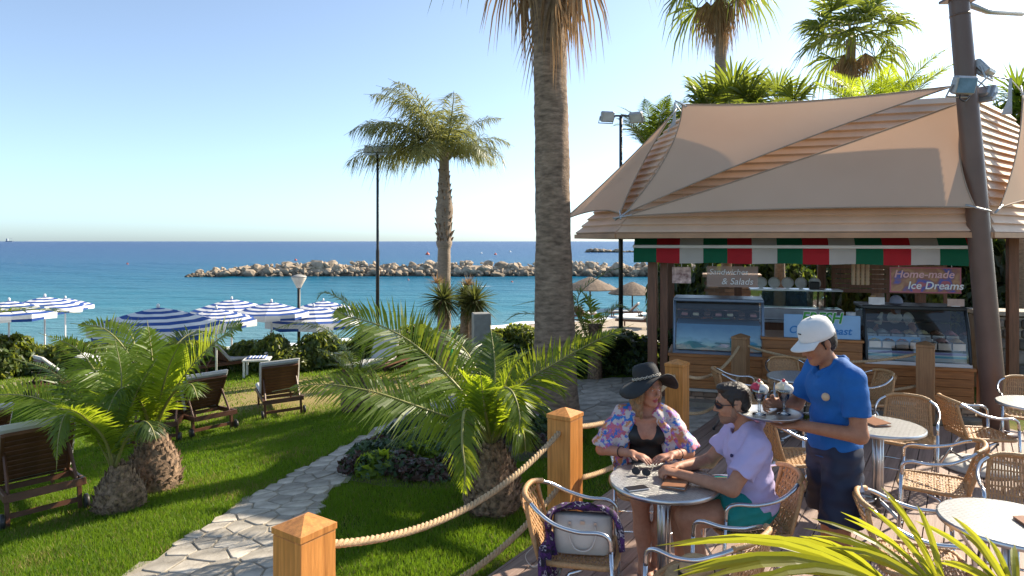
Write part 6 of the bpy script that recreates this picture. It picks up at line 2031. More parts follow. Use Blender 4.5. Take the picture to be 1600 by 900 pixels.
# ------------------------------------------------------------------ lamps, breakwater, beach and distant things
def make_lamps():
    # tall floodlight pole by the shore
    def pole(px, ytop, z, r, lab):
        p = at(px, ytop, z); g = gz(p.x, p.y)
        o = empty('floodlight_pole', (p.x, p.y, g), 0, lab, 'lamp post', 'floodlight poles')
        H = p.z - g
        m = MB(); m.smooth = True; m.tube([(0, 0, -.1), (0, 0, H * .55), (0, 0, H * .56), (0, 0, H)], [r, r, r * .75, r * .7], 12); m.build('pole', MAT['darkpole'], o)
        return o, H
    o, H = pole(590, 241, 16.5, .045, 'tall dark floodlight pole left of the feather palm')
    m = MB(); m.box((0, 0, H), (.66, .05, .05)); m.build('crossbar', MAT['galv'], o)
    for dx, rz in ((-.22, .5), (.02, .1), (.25, -.5)):
        q = flood(o, (dx, -.04, H + .12), (R(25), 0, rz), 1); q.scale = (.75,) * 3
    o, H = pole(970, 181, 13.2, .045, 'dark floodlight pole with two lamps left of the kiosk')
    m = MB(); m.smooth = True; m.tube([(-.17, 0, H - .02), (-.1, 0, H), (.12, 0, H), (.2, 0, H - .01)], .02, 8); m.build('crossbar', MAT['darkpole'], o)
    flood(o, (-.27, -.02, H - .02), (R(20), 0, .25), 1); flood(o, (.30, -.02, H - .03), (R(35), 0, -.5), 1)
    # globe lamp
    p = at(467, 430, 19.0); g = gz(p.x, p.y); H = p.z - g
    o = empty('globe_lamp', (p.x, p.y, g), 0, 'short dark lamp post with pale bowl shade among the umbrellas', 'lamp post')
    m = MB(); m.smooth = True; m.tube([(0, 0, -.1), (0, 0, H - .35)], .045, 10); m.build('pole', MAT['darkpole'], o)
    m = MB(); m.smooth = True; m.lathe([(.07, H - .36), (.09, H - .3), (.2, H - .1), (.205, H - .06), (.2, H - .05)], 20); m.build('bowl', M('milky_shade', (.62, .56, .46), .4), o)
    m = MB(); m.smooth = True; m.lathe([(.22, H - .055), (.21, H - .03), (.06, H + .02), (.0, H + .025)], 20); m.build('lid', M('lamp_lid', (.35, .33, .30), .5), o)
make_lamps()

def rock_mesh(seed, flat=.7):
    r_ = random.Random(seed)
    import bmesh
    bm = bmesh.new()
    bmesh.ops.create_icosphere(bm, subdivisions=2, radius=1.0)
    planes = []
    for _ in range(11):
        v = Vector((r_.gauss(0, 1), r_.gauss(0, 1), r_.gauss(0, 1))).normalized()
        planes.append((v, r_.uniform(.55, .85)))
    for v in bm.verts:
        p = v.co.copy()
        for n, d in planes:
            k = p.dot(n)
            if k > d: p -= n * (k - d)
        v.co = Vector((p.x * 1.15, p.y, p.z * flat)) * r_.uniform(.96, 1.04)
    me = bpy.data.meshes.new('boulder'); bm.to_mesh(me); bm.free()
    me.materials.append(MAT['rock'])
    return me
ROCKS = [rock_mesh(s, .6 + .08 * (s % 5)) for s in range(9)]

def make_breakwater():
    r_ = random.Random(21)
    root = empty('breakwater', at(620, 432, 88), 0, 'long low breakwater of pale boulders out in the sea', 'breakwater')
    O = root.location
    # core so no gaps show water
    core = MB(); core.smooth = True
    N = 60
    def spine(t):  # t 0..1 left to right
        x = -41 + 74 * t; y = 86 + 3 * math.sin(t * 3) - 2 * t
        return x, y
    def hgt(t):
        return (1.65 if t > .14 else .2 + 1.45 * (t / .14) ** .8) + .15 * math.sin(t * 31)
    for i in range(N + 1):
        t = i / N; x, y = spine(t); h = hgt(t)
        for (dy, z) in ((-2.4, -2.8), (-1.6, -2.2 + .2 * h), (-.6, -2.2 + .75 * h), (.6, -2.2 + .75 * h), (2.5, -2.8)):
            core.v.append((x - O.x, y + dy - O.y, z - O.z))
    for i in range(N):
        for k in range(4):
            a = i * 5 + k; core.face((a, a + 5, a + 6, a + 1))
    core.build('rubble_core', MAT['rock'], root)
    n = 0
    for i in range(300):
        t = (i + r_.random()) / 300
        t = max(.0, t); x, y = spine(t); h = hgt(t)
        lay = r_.random()
        dy = -2.3 * (1 - lay) + .2; z = -2.2 + h * lay * .92
        s = r_.choice((.35, .45, .55, .7, .9)) * r_.uniform(.85, 1.15) * (.75 if t < .05 else 1) * (1.25 if r_.random() < .12 else 1)
        link('boulder', ROCKS[i % 9], root, (x - O.x + r_.uniform(-.3, .3), y - O.y + dy, z - O.z), (r_.uniform(-.5, .5), r_.uniform(-.5, .5), r_.uniform(0, 6)), s)
    # small infill stones as one mass
    mb = MB()
    for i in range(500):
        t = r_.random(); x, y = spine(t); h = hgt(t); lay = r_.random()
        s = r_.uniform(.2, .4)
        c = V(x - O.x, y - O.y - 2.4 * (1 - lay), -2.2 + h * lay - O.z)
        m3 = Matrix.Rotation(r_.uniform(0, 3), 3, Vector((r_.random(), r_.random(), 1)).normalized())
        mb.box(c, (s * 1.6, s * 1.4, s), mat=m3, bev=s * .25)
    o = mb.build('infill_stones', MAT['rock'], root); o['kind'] = 'stuff'
    # low reef far right
    root = empty('reef', at(950, 394, 270), 0, 'distant low rocks in the sea right of the big trunk', 'rocks')
    for i in range(22):
        link('boulder', ROCKS[i % 9], root, (-9 + i * .95, r_.uniform(-1, 1), r_.uniform(-.1, .55) + .4 * math.sin(i * .3)), (0, 0, r_.uniform(0, 6)), r_.uniform(.8, 1.6))
make_breakwater()

def make_sea_things():
    red = M('buoy_red', (.55, .10, .05), .5); wh = MAT['white_pl']
    k = 0
    def sea_pt(px, py):
        return (CAMH + 2.2) * FPX / (py - HOR)
    for px, py, c, s, lab in ((668, 398, red, .75, 'red buoy left of the feather palm trunk'), (462, 407, red, .35, 'small red buoy beyond the breakwater'), (199, 413, red, .22, 'small red buoy in open water at the left'), (774, 398, red, .5, 'red buoy close left of the big trunk'), (752, 396, wh, .4, 'white buoy left of the big trunk'), (797, 394, wh, .5, 'white buoy touching the left side of the big trunk'), (800, 441, red, .13, 'red float inside the breakwater by the big trunk'), (638, 438, red, .13, 'red float inside the breakwater by the floodlight pole')):
        z = sea_pt(px, py); p = at(px, py, z)
        o = empty('buoy', (p.x, z, -2.2), 0, lab, 'buoy', 'buoys on the sea')
        m = MB(); m.smooth = True; m.lathe([(0, -s), (s * .8, -s * .6), (s, 0), (s * .8, s * .6), (s * .25, s * .95), (.0, s)], 14, caps=False); m.build('float', c, o)
        m = MB(); m.smooth = True; m.tube([(0, 0, s * .9), (0, 0, s * 1.5)], s * .12, 6); m.build('stub', c, o)
    # ship on the horizon
    z = 5200; p = at(15, 377, z)
    o = empty('ship', (p.x, z, -2.2), .1, 'tiny grey ship on the horizon at the far left', 'ship')
    grey = M('ship_grey', (.42, .46, .50), .7)
    m = MB(); m.add([(-26, -4, 0), (26, -4, 0), (30, 0, 7), (-30, -5, 7), (-26, 4, 0), (26, 4, 0), (-30, 5, 7), (22, -5, 7), (22, 5, 7)], [(0, 1, 7, 3), (4, 6, 8, 5), (1, 5, 8, 2, 7), (0, 3, 6, 4), (3, 7, 8, 6), (7, 2, 8)]); m.build('hull', grey, o)
    m = MB(); m.box((-18, 0, 14), (12, 8, 15)); m.box((-18, 0, 24), (9, 7, 5)); m.build('bridge', grey, o)
    m = MB(); m.tube([(18, 0, 7), (18, 0, 30)], .9, 6); m.tube([(18, 0, 28), (-2, 0, 24)], .6, 6); m.build('crane', grey, o)
make_sea_things()

def make_beach_right():
    thatch = M('thatch', (.19, .14, .10), .95, 0, .4, 8, bump=.8, bscale=30)
    for px, py, z, r, lab in ((922, 432, 42, 1.7, 'thatched beach parasol right of the big trunk'), (988, 440, 44, 1.6, 'thatched beach parasol just behind the floodlight pole'), (1075, 440, 40, 1.6, 'thatched beach parasol hidden behind the kiosk post')):
        p = at(px, py, z); g = gz(p.x, p.y)
        o = empty('thatched_parasol', (p.x, p.y, g), 0, lab, 'parasol', 'thatched parasols on the beach')
        H = p.z - g
        m = MB(); m.smooth = False
        for k in range(3):
            m.lathe([(.1 + r * .32 * k, H - .02 - .22 * k), (r * (.42 + .29 * k), H - .28 - .24 * k), (r * (.40 + .29 * k), H - .34 - .24 * k)], 18, caps=False, jitter=lambda w, zz: 1 + .05 * math.sin(9 * w))
        m.build('thatch', thatch, o)
        m = MB(); m.smooth = True; m.tube([(0, 0, -.1), (0, 0, H - .1)], .05, 8); m.build('pole', MAT['stem'], o)
    for px, py, h, lab in ((912, 500, .9, 'sun lounger on the sand beside the big trunk'), (978, 496, 2.8, 'white sun lounger on the sand by the floodlight pole'), (1000, 512, 2.6, 'sun lounger with blue towel on the sand by the kiosk post')):
        g = gp(px, py)
        lounger(g.x, g.y, h, lab, R(40))
    # green litter bin and white box by the yuccas
    g = gp(699, 572); 
    o = empty('litter_bin', V(g.x, g.y, g.z), .3, 'green plastic litter bin near the yuccas', 'bin')
    s = g.y / FPX
    top = at(699, 516, g.y).z - g.z
    m = MB(); m.smooth = False; m.lathe([(.09, top - .62), (.13, top - .6), (.16, top - .08), (.165, top - .07)], 14); m.build('bucket', MAT['green_bin'], o)
    m = MB(); m.smooth = True; m.lathe([(.172, top - .09), (.172, top - .04), (.13, top), (.0, top + .01)], 14, caps=False); m.build('lid', MAT['green_bin'], o)
    m = MB(); m.tube([(0, .15, -.1), (0, .15, top - .1)], .025, 8); m.build('post', MAT['darkpole'], o)
    p = at(752, 510, 14.0); gg = gz(p.x, p.y)
    o = empty('service_cabinet', (p.x, p.y, gg), .2, 'pale grey cabinet behind the yuccas', 'cabinet')
    H = at(752, 489, 14.0).z - gg
    m = MB(); m.box((0, 0, H / 2), (.36, .35, H), bev=.01); m.build('body', M('pale_cabinet', (.30, .29, .26), .5), o)
    m = MB(); m.box((0, -.178, H * .55), (.30, .008, H * .7)); m.build('door', M('pale_cabinet_door', (.32, .31, .28), .5), o)
make_beach_right()
# ------------------------------------------------------------------ people: smooth implicit bodies turned into one mesh each
def surface_nets(val, org, h):
    s = val < 0
    n = np.array(val.shape)
    c = np.zeros(n - 1, np.int8)
    for dx in (0, 1):
        for dy in (0, 1):
            for dz in (0, 1):
                c += s[dx:n[0] - 1 + dx, dy:n[1] - 1 + dy, dz:n[2] - 1 + dz]
    act = np.argwhere((c > 0) & (c < 8))
    ids = -np.ones(n - 1, np.int32); ids[act[:, 0], act[:, 1], act[:, 2]] = np.arange(len(act))
    corners = [(x, y, z) for x in (0, 1) for y in (0, 1) for z in (0, 1)]
    acc = np.zeros((len(act), 3)); cnt = np.zeros(len(act))
    for a in corners:
        for ax in range(3):
            if a[ax]: continue
            b = list(a); b[ax] = 1
            va = val[act[:, 0] + a[0], act[:, 1] + a[1], act[:, 2] + a[2]]; vb = val[act[:, 0] + b[0], act[:, 1] + b[1], act[:, 2] + b[2]]
            x = (va < 0) != (vb < 0)
            t = np.where(x, va / np.where(x, va - vb, 1), 0)
            p = np.tile(np.array(a, float), (len(act), 1)); p[:, ax] = t
            acc[x] += p[x]; cnt[x] += 1
    v = org + (act + acc / cnt[:, None]) * h
    quads = []
    for ax in range(3):
        o1, o2 = (ax + 1) % 3, (ax + 2) % 3
        lo = [slice(None)] * 3; hi = [slice(None)] * 3
        lo[ax] = slice(0, n[ax] - 1); hi[ax] = slice(1, n[ax])
        e = np.argwhere(s[tuple(lo)] != s[tuple(hi)])
        e = e[(e[:, o1] > 0) & (e[:, o2] > 0) & (e[:, o1] < n[o1] - 1) & (e[:, o2] < n[o2] - 1)]
        q = []
        for (d1, d2) in ((-1, -1), (0, -1), (0, 0), (-1, 0)):
            k = e.copy(); k[:, o1] += d1; k[:, o2] += d2
            q.append(ids[k[:, 0], k[:, 1], k[:, 2]])
        q = np.stack(q, 1)
        flip = s[e[:, 0], e[:, 1], e[:, 2]]
        q[~flip] = q[~flip][:, ::-1]
        quads.append(q)
    return v, np.concatenate(quads)

class SDF:
    def __init__(s): s.p = []; s.noise = None
    def cap(s, a, b, ra, rb=None, k=.02, m=0, sq=None, op='+', clip=(), bias=0.0):
        s.p.append(('c', np.array(a, float), np.array(b, float), ra, ra if rb is None else rb, k, m, sq, op, clip, bias)); return s
    def ell(s, c, r, k=.02, m=0, rot=None, op='+', clip=(), bias=0.0):
        r = np.array([r] * 3 if np.isscalar(r) else r, float)
        s.p.append(('e', np.array(c, float), r, None if rot is None else np.array(rot, float), None, k, m, None, op, clip, bias)); return s
    def chain(s, pts, rs, k=.02, m=0, **kw):
        for i in range(len(pts) - 1): s.cap(pts[i], pts[i + 1], rs[i], rs[i + 1], k, m, **kw)
        return s
    @staticmethod
    def dist(q, X):
        if q[0] == 'c':
            _, a, b, ra, rb, k, m, sq, op, clip, bias = q
            P = X - a; ba = b - a
            if sq is not None:
                n, f = np.array(sq[0], float), sq[1]; n = n / np.linalg.norm(n)
                P = P + ((f - 1) * (P @ n))[..., None] * n; ba = ba + (f - 1) * (ba @ n) * n
            L = max(ba @ ba, 1e-9)
            t = np.clip((P @ ba) / L, 0, 1)
            d = np.linalg.norm(P - t[..., None] * ba, axis=-1) - (ra + (rb - ra) * t)
        else:
            _, c, r, rot, _, k, m, sq, op, clip, bias = q
            P = X - c
            if rot is not None: P = P @ rot           # columns of rot = local axes
            kk = np.linalg.norm(P / r, axis=-1); k2 = np.linalg.norm(P / (r * r), axis=-1)
            d = kk * (kk - 1) / np.maximum(k2, 1e-6)
        for (n, c0) in clip:
            n = np.array(n, float); n = n / np.linalg.norm(n)
            d = np.maximum(d, (X - np.array(c0, float)) @ n)
        return d
    def bounds(q, pad):
        if q[0] == 'c':
            r = max(q[3], q[4]); lo = np.minimum(q[1], q[2]) - r; hi = np.maximum(q[1], q[2]) + r
        else:
            r = q[2].max(); lo = q[1] - r; hi = q[1] + r
        return lo - pad, hi + pad
    def mesh(s, name, mats, h=.006, smooth=1, parent=None):
        los, his = zip(*[SDF.bounds(q, .02) for q in s.p if q[8] == '+'])
        lo = np.min(los, 0) - 2 * h; hi = np.max(his, 0) + 2 * h
        n = np.ceil((hi - lo) / h).astype(int) + 1
        val = np.full(n, 1.0, np.float64)
        ax = [lo[i] + h * np.arange(n[i]) for i in range(3)]
        for q in s.p:
            if q[8] == 'p': continue
            l_, h_ = SDF.bounds(q, q[5] * 1.5 + 2.5 * h)
            i0 = np.maximum(((l_ - lo) / h).astype(int), 0); i1 = np.minimum(((h_ - lo) / h).astype(int) + 2, n)
            if np.any(i1 <= i0): continue
            sl = tuple(slice(i0[i], i1[i]) for i in range(3))
            X = np.stack(np.meshgrid(ax[0][sl[0]], ax[1][sl[1]], ax[2][sl[2]], indexing='ij'), -1)
            d = SDF.dist(q, X); k = q[5]; o = val[sl]
            if q[8] == '+':
                hh = np.clip(.5 + .5 * (o - d) / k, 0, 1); val[sl] = np.where(np.abs(o - d) < k, o * (1 - hh) + d * hh - k * hh * (1 - hh), np.minimum(o, d))
            else:
                hh = np.clip(.5 - .5 * (o + d) / k, 0, 1); val[sl] = o * (1 - hh) - d * hh + k * hh * (1 - hh)
        if s.noise:
            amp, fr = s.noise
            X = np.stack(np.meshgrid(*ax, indexing='ij'), -1)
            a = X @ np.array([1.0, .35, .6]) * fr; b = X @ np.array([-.4, 1.0, .5]) * fr * 1.3; c = X @ np.array([.5, -.6, 1.0]) * fr * .8
            val += amp * (np.sin(a + 1.7 * np.sin(c)) + .7 * np.sin(b + 1.3 * np.sin(a * .7)) + .5 * np.sin(c * 2.1 + b))
        v, f = surface_nets(val, lo, h)
        for _ in range(smooth):
            nb = np.zeros_like(v); ct = np.zeros(len(v))
            for i in range(4):
                a, b = f[:, i], f[:, (i + 1) % 4]
                np.add.at(nb, a, v[b]); np.add.at(ct, a, 1); np.add.at(nb, b, v[a]); np.add.at(ct, b, 1)
            v = v * .5 + .5 * nb / np.maximum(ct, 1)[:, None]
        # colour by the nearest piece
        best = np.full(len(v), 1e9); mid = np.zeros(len(v), int)
        for q in s.p:
            if q[8] == '-': continue
            d = SDF.dist(q, v)
            if q[8] == 'p':
                w = d < 0
                mid[w] = q[6]; best[w] = -1e3
            else:
                d = d - q[10]; w = d < best; best[w] = d[w]; mid[w] = q[6]
        fm = mid[f[:, 0]]
        return link(name, np_mesh(name, v, f, mats, True, fm), parent)

def nrmz(v):
    v = np.array(v, float); return v / np.linalg.norm(v)

def head_frame(yaw, pitch):
    """columns forward, left, up"""
    m = Matrix.Rotation(yaw, 3, 'Z') @ Matrix.Rotation(-pitch, 3, 'Y')
    return np.array(m)

def build_head(s, C, F, fem, MS):
    f, l, u = F[:, 0], F[:, 1], F[:, 2]
    C = np.array(C, float)
    P = lambda a, b, c: C + f * a + l * b + u * c
    g = .95 if fem else 1.0
    s.ell(P(-.012, 0, .03), (.098, .075 * g, .088), .02, 0, F)
    s.ell(P(.036, 0, -.04), (.060 * g, .057 * g, .078), .03, 0, F)
    for e in (1, -1):
        s.cap(P(.0, .052 * g * e, -.055), P(.064, .016 * e, -.104), .02, .017, .03, 0)
        s.ell(P(.062, .036 * e, -.035), (.026, .024, .026), .025, 0, F)
    s.ell(P(.073, 0, -.105), (.021, .024, .019), .02, 0, F)
    s.cap(P(.088, .03, .022), P(.088, -.03, .022), .012, .012, .02, 0)
    for e in (1, -1):
        s.ell(P(.099, .031 * e, .0), .0125, .010, 0, None, '-')
    s.cap(P(.094, 0, .012), P(.117, 0, -.034), .0075, .0115, .012, 0)
    for e in (1, -1):
        s.ell(P(.104, .011 * e, -.037), (.011, .008, .008), .008, 0, F)
        s.ell(P(.081, .031 * e, .0), .0125, .003, 0, None, '+')
        s.cap(P(.092, .039 * e, -.001), P(.094, .023 * e, -.001), .0042, .0042, .002, 2, op='p')
        s.ell(P(.094, .031 * e, .0), .0052, .002, 3, None, 'p')
        s.cap(P(.094, .046 * e, .0), P(.094, .017 * e, .004), .0035, .003, .002, 3, op='p')
        s.cap(P(.094, .05 * e, .018), P(.1, .016 * e, .021), .0055, .0055, .002, 1, op='p')
        s.ell(P(-.008, .076 * g * e, -.012), (.019, .009, .031), .01, 0, F)
    s.cap(P(.088, .018, -.071), P(.088, -.018, -.071), .005, .005, .008, 4)
    s.cap(P(.095, .011, -.067), P(.095, -.011, -.067), .0045, .0045, .006, 4); s.cap(P(.093, .010, -.075), P(.093, -.010, -.075), .005, .005, .006, 4)
    s.cap(P(.103, .016, -.0712), P(.103, -.016, -.0712), .0022, .0022, .002, 3, op='p')

def build_hand(s, w, d, nrm, side, curl=.5, m=0, spread=1.0):
    """w wrist, d along the hand, nrm out of the back of the hand, side towards the thumb"""
    w = np.array(w, float); d = nrmz(d); nrm = np.array(nrm, float); nrm = nrmz(nrm - d * (nrm @ d)); sd = np.cross(nrm, d); sd = sd * np.sign(sd @ np.array(side, float) or 1)
    s.cap(w, w + d * .075, .030, .036, .02, m, (nrm, 1.9))
    for i, (o, L) in enumerate(((.028, .072), (.0095, .082), (-.0095, .077), (-.027, .060))):
        a = w + d * .082 + sd * o; c = 0.0
        dd = d + sd * o * 3 * spread
        for k, fr in enumerate((.45, .32, .23)):
            c += curl * (.8, 1.1, .9)[k]
            v = nrmz(dd) * math.cos(c) - nrm * math.sin(c)
            b = a + v * L * fr
            s.cap(a, b, .0092 - .0008 * k, .0086 - .0009 * k, .004, m); a = b
    a = w + d * .022 + sd * .026
    v = nrmz(d * .75 + sd * .75 - nrm * .35 * curl); b = a + v * .040; s.cap(a, b, .013, .0105, .012, m)
    v2 = nrmz(d * .95 + sd * .15 - nrm * .5 * curl); s.cap(b, b + v2 * .032, .0103, .0085, .005, m)

def foot(s, ank, d, m=0, L=.16, r=.036):
    ank = np.array(ank, float); d = nrmz(d)
    s.cap(ank + np.array([0, 0, -.005]), ank - d * .03 + np.array([0, 0, -ank[2] + .034]), .038, .034, .02, m)
    toe = ank + d * L; toe[2] = .022
    mid = ank + d * L * .45; mid[2] = .045
    s.cap(ank + np.array([0, 0, -.02]), mid, .036, .034, .02, m); s.cap(mid, toe, .036, .024, .02, m, ((0, 0, 1), 1.15))

def skin_mat(name, c):
    m, n, l, b, out = nodes_of(name)
    nz = noise(n, l, 22, 6, .7); rp = ramp(n, [(.3, [c[0] * .86, c[1] * .78, c[2] * .76]), (.7, [min(1, x * 1.12) for x in c])])
    nb = noise(n, l, 260, 3, .6); bp = n.new('ShaderNodeBump'); bp.inputs['Strength'].default_value = .25; bp.inputs['Distance'].default_value = .003; l.new(nb.outputs['Fac'], bp.inputs['Height']); l.new(bp.outputs[0], b.inputs['Normal']); l.new(nz.outputs['Fac'], rp.inputs[0]); l.new(rp.outputs[0], b.inputs['Base Color'])
    b.inputs['Roughness'].default_value = .55; b.inputs['Specular IOR Level'].default_value = .35; b.inputs['Subsurface Weight'].default_value = .06; b.inputs['Subsurface Radius'].default_value = (.02, .008, .004); b.inputs['Subsurface Scale'].default_value = .3
    return m
HAIRD = M('dark_brown_hair', (.018, .011, .008), .5, 0, .4, 40, bump=.5, bscale=120)
HAIRB = M('golden_brown_hair', (.26, .14, .06), .5, 0, .4, 30, bump=.5, bscale=90, stretch=(3, 3, 1))
EYEW = M('eye_white', (.62, .58, .55), .3, 0, .03); EYED = M('eye_dark', (.015, .010, .008), .25, 0, .1)

def make_woman():
    pos = V(1.0, 5.0, 0); rz = hd(-.10, -1)
    sk = skin_mat('tanned_skin', (.46, .225, .145)); lip = M('lipstick', (.33, .05, .06), .4)
    o = empty('person', pos, rz, 'seated woman in wide black sun hat and floral kimono, hands on the table', 'person')
    o.scale = (1.03,) * 3
    MS = [sk, HAIRB, EYEW, EYED, lip]
    s = SDF()
    s.ell((-.01, 0, .56), (.13, .17, .12), .03); s.ell((.0, 0, .70), (.095, .128, .12), .04); s.ell((.01, 0, .86), (.105, .145, .13), .04)
    s.cap((0, .07, .985), (0, .15, .955), .058, .052, .04); s.cap((0, -.07, .985), (0, -.15, .955), .058, .052, .04)
    for e in (1, -1): s.ell((.085, .068 * e, .842), (.062, .066, .066), .03)
    s.cap((-.012, 0, .97), (.025, 0, 1.10), .052, .047, .04)
    s.cap((.075, .11, .968), (.09, .02, .955), .012, .01, .03); s.cap((.075, -.11, .968), (.09, -.02, .955), .012, .01, .03)
    F = head_frame(R(38), R(-4)); C = (.035, .012, 1.175)
    build_head(s, C, F, True, MS)
    # arms
    s.chain([(0, -.165, .955), (.04, -.315, .72)], [.050, .040], .03); s.chain([(.04, -.315, .72), (.285, -.115, .772)], [.041, .026], .02)
    build_hand(s, (.285, -.115, .772), (.65, .75, -.05), (.05, 0, 1), (1, -.3, 0), .25)
    s.chain([(0, .165, .955), (.06, .30, .72)], [.050, .040], .03); s.chain([(.06, .30, .72), (.30, .15, .775)], [.041, .026], .02)
    build_hand(s, (.30, .15, .775), (.5, -.86, -.05), (.05, 0, 1), (1, .3, 0), .25)
    # legs
    for e, kx, ax, ay in ((1, .43, .42, .035), (-1, .42, .46, -.05)):
        s.chain([(.02, .09 * e, .535), (kx, .075 * e, .515)], [.088, .062], .04)
        s.cap((kx, .075 * e, .515), (kx + .0, .06 * e, .30), .058, .054, .03); s.cap((kx, .06 * e, .32), (ax, ay, .085), .053, .034, .03)
        foot(s, (ax, ay, .085), (.9, -.25 * e, 0))
    s.mesh('body', MS, .0058, 1, o)
    f, l, u = F[:, 0], F[:, 1], F[:, 2]; P = lambda a, b, c: np.array(C) + f * a + l * b + u * c
    h = SDF()
    h.ell(P(-.022, 0, .04), (.098, .084, .09), .02, 0, F)
    for e in (1, -1):
        h.chain([P(.035, .072 * e, .03), P(.02, .085 * e, -.06), P(.01, .088 * e, -.13), P(.045, .085 * e, -.20)], [.024, .028, .03, .014], .02)
        h.chain([P(-.03, .07 * e, .0), P(-.04, .075 * e, -.10), P(-.01, .08 * e, -.20)], [.03, .036, .02], .02)
    h.chain([P(-.06, 0, 0), P(-.07, 0, -.16)], [.06, .05], .02)
    h.ell(P(.08, 0, -.03), (.07, .062, .085), .01, 0, F, '-')
    h.noise = (.0022, 95); h.mesh('hair', [HAIRB], .006, 1, o)
    # swimsuit
    blk = M('black_swimsuit', (.012, .012, .013), .55, 0, .2, 30)
    w = SDF()
    w.ell((-.01, 0, .56), (.136, .176, .125), .03); w.ell((.0, 0, .70), (.101, .134, .125), .04); w.ell((.01, 0, .855), (.110, .150, .125), .04)
    for e in (1, -1): w.ell((.087, .068 * e, .842), (.066, .070, .068), .03)
    w.cap((.15, 0, 1.0), (.165, 0, .785), .118, .02, .012, op='-'); w.ell((0, 0, 1.07), (.3, .3, .165), .01, op='-')
    for e in (1, -1):
        w.cap((.115, .088 * e, .88), (.02, .10 * e, 1.025), .011, .009, .01); w.cap((.02, .10 * e, 1.025), (-.09, .085 * e, .92), .009, .009, .01)
    w.mesh('swimsuit', [blk], .0065, 1, o)
    # floral kimono
    km, n, lk, b, out = nodes_of('floral_print')
    base = (.56, .49, .48)
    prev = None
    for kk, (scl, c1, c2, th) in enumerate(((13, (.58, .07, .16), (.50, .16, .22), .525), (11, (.60, .26, .08), (.42, .16, .08), .555), (17, (.03, .10, .46), (.02, .22, .52), .555), (21, (.24, .09, .40), (.40, .20, .55), .575))):
        nz = noise(n, lk, scl, 3, .6); nv = n.new('ShaderNodeVectorMath'); nv.operation = 'ADD'; nv.inputs[1].default_value = (kk * 3.7, kk * 1.9, kk * 5.3)
        tcx = n.new('ShaderNodeTexCoord'); lk.new(tcx.outputs['Object'], nv.inputs[0]); lk.new(nv.outputs[0], nz.inputs['Vector'])
        mr = n.new('ShaderNodeMapRange'); mr.inputs['From Min'].default_value = th; mr.inputs['From Max'].default_value = th + .035; lk.new(nz.outputs['Fac'], mr.inputs['Value'])
        rr = ramp(n, [(th, c1), (th + .12, c2)]); lk.new(nz.outputs['Fac'], rr.inputs[0])
        mx = n.new('ShaderNodeMix'); mx.data_type = 'RGBA'; lk.new(mr.outputs[0], mx.inputs[0])
        if prev is None: mx.inputs[6].default_value = rgb(base)
        else: lk.new(prev, mx.inputs[6])
        lk.new(rr.outputs[0], mx.inputs[7]); prev = mx.outputs[2]
    lk.new(prev, b.inputs['Base Color']); b.inputs['Roughness'].default_value = .6
    k = SDF()
    k.ell((-.03, 0, .84), (.115, .165, .19), .04); k.ell((-.05, 0, .62), (.13, .20, .16), .05)
    for e, el, cl in ((1, (.055, .29, .735), (.2, .7, -.68)), (-1, (.035, -.30, .735), (.2, -.7, -.68))):
        nl = nrmz(np.array(el) - np.array((0, .165 * e, .955)))
        k.cap((-.005, .08 * e, .992), (-.005, .16 * e, .965), .066, .066, .04)
        e2 = np.array(el) + nl * .03
        k.cap((0, .165 * e, .955), tuple(e2), .068, .098, .03, clip=((nl, np.array(el) + nl * .012),))
        k.chain([(.06, .085 * e, .985), (.085, .125 * e, .90), (.075, .165 * e, .75), (.06, .19 * e, .55)], [.034, .04, .04, .045], .03)
    k.cap((.17, 0, 1.08), (.17, 0, .45), .105, .115, .02, op='-'); k.ell((.03, 0, 1.09), (.085, .072, .15), .015, op='-')
    k.noise = (.0045, 42); k.mesh('kimono', [km], .007, 1, o)
    # bracelets
    for (a, d) in (((.20, -.185, .755), (.245, .2, .05)), ((.24, .20, .762), (.24, -.15, .05))):
        m = MB(); m.smooth = True; d = Vector(d).normalized(); q = d.orthogonal().normalized(); w_ = d.cross(q)
        m.tube([Vector(a) + (q * math.cos(t) + w_ * math.sin(t)) * .037 for t in np.linspace(0, 2 * math.pi, 19)[:-1]], .0035, 6, closed=True); m.build('bracelet', MAT['black_pl'], o)
    # sun hat
    M4 = Matrix.Rotation(rz, 4, 'Z')
    c = pos + (M4 @ Vector(P(-.008, 0, .062))) * 1.03
    hm = M('black_felt', (.016, .017, .019), .75, 0, .2, 30, bump=.2, bscale=90)
    ho = empty('sun_hat', c, rz + R(38), 'wide-brimmed black sun hat with pale chain band on the woman', 'hat')
    ho.rotation_euler = (R(7), R(-15), rz + R(30)); ho.scale = (1.03,) * 3
    m = MB(); m.smooth = True
    N = 48
    rows = [(.098, -.005), (.12, -.012), (.155, -.022), (.19, -.03), (.222, -.035)]
    for (r, z) in rows:
        for i in range(N):
            a = 2 * math.pi * i / N
            t = (r - .098) / .124
            dz = -.075 * t * t * (math.sin(a) ** 2) + .03 * t * t * math.cos(a) ** 2 + .016 * t * math.sin(3 * a + 1)
            rr = r * (1 - .06 * t * math.sin(a) ** 2 - .10 * t * max(0, math.cos(a)))
            m.v.append((rr * math.cos(a) * 1.06, rr * math.sin(a), z + dz))
    for k_ in range(len(rows) - 1):
        for i in range(N):
            j = (i + 1) % N
            m.face((k_ * N + i, k_ * N + j, k_ * N + N + j, k_ * N + N + i))
    b_ = m.build('brim', hm, ho); b_.modifiers.new('thick', 'SOLIDIFY').thickness = .005
    m = MB(); m.smooth = True
    m.lathe([(.100, -.012), (.0985, .02), (.095, .06), (.086, .092), (.066, .110), (.035, .113), (.0, .106)], 40, caps=False, jitter=lambda w_, z: 1 + (.05 * math.cos(2 * w_) if True else 0)); m.build('crown', hm, ho)
    m = MB(); m.smooth = True
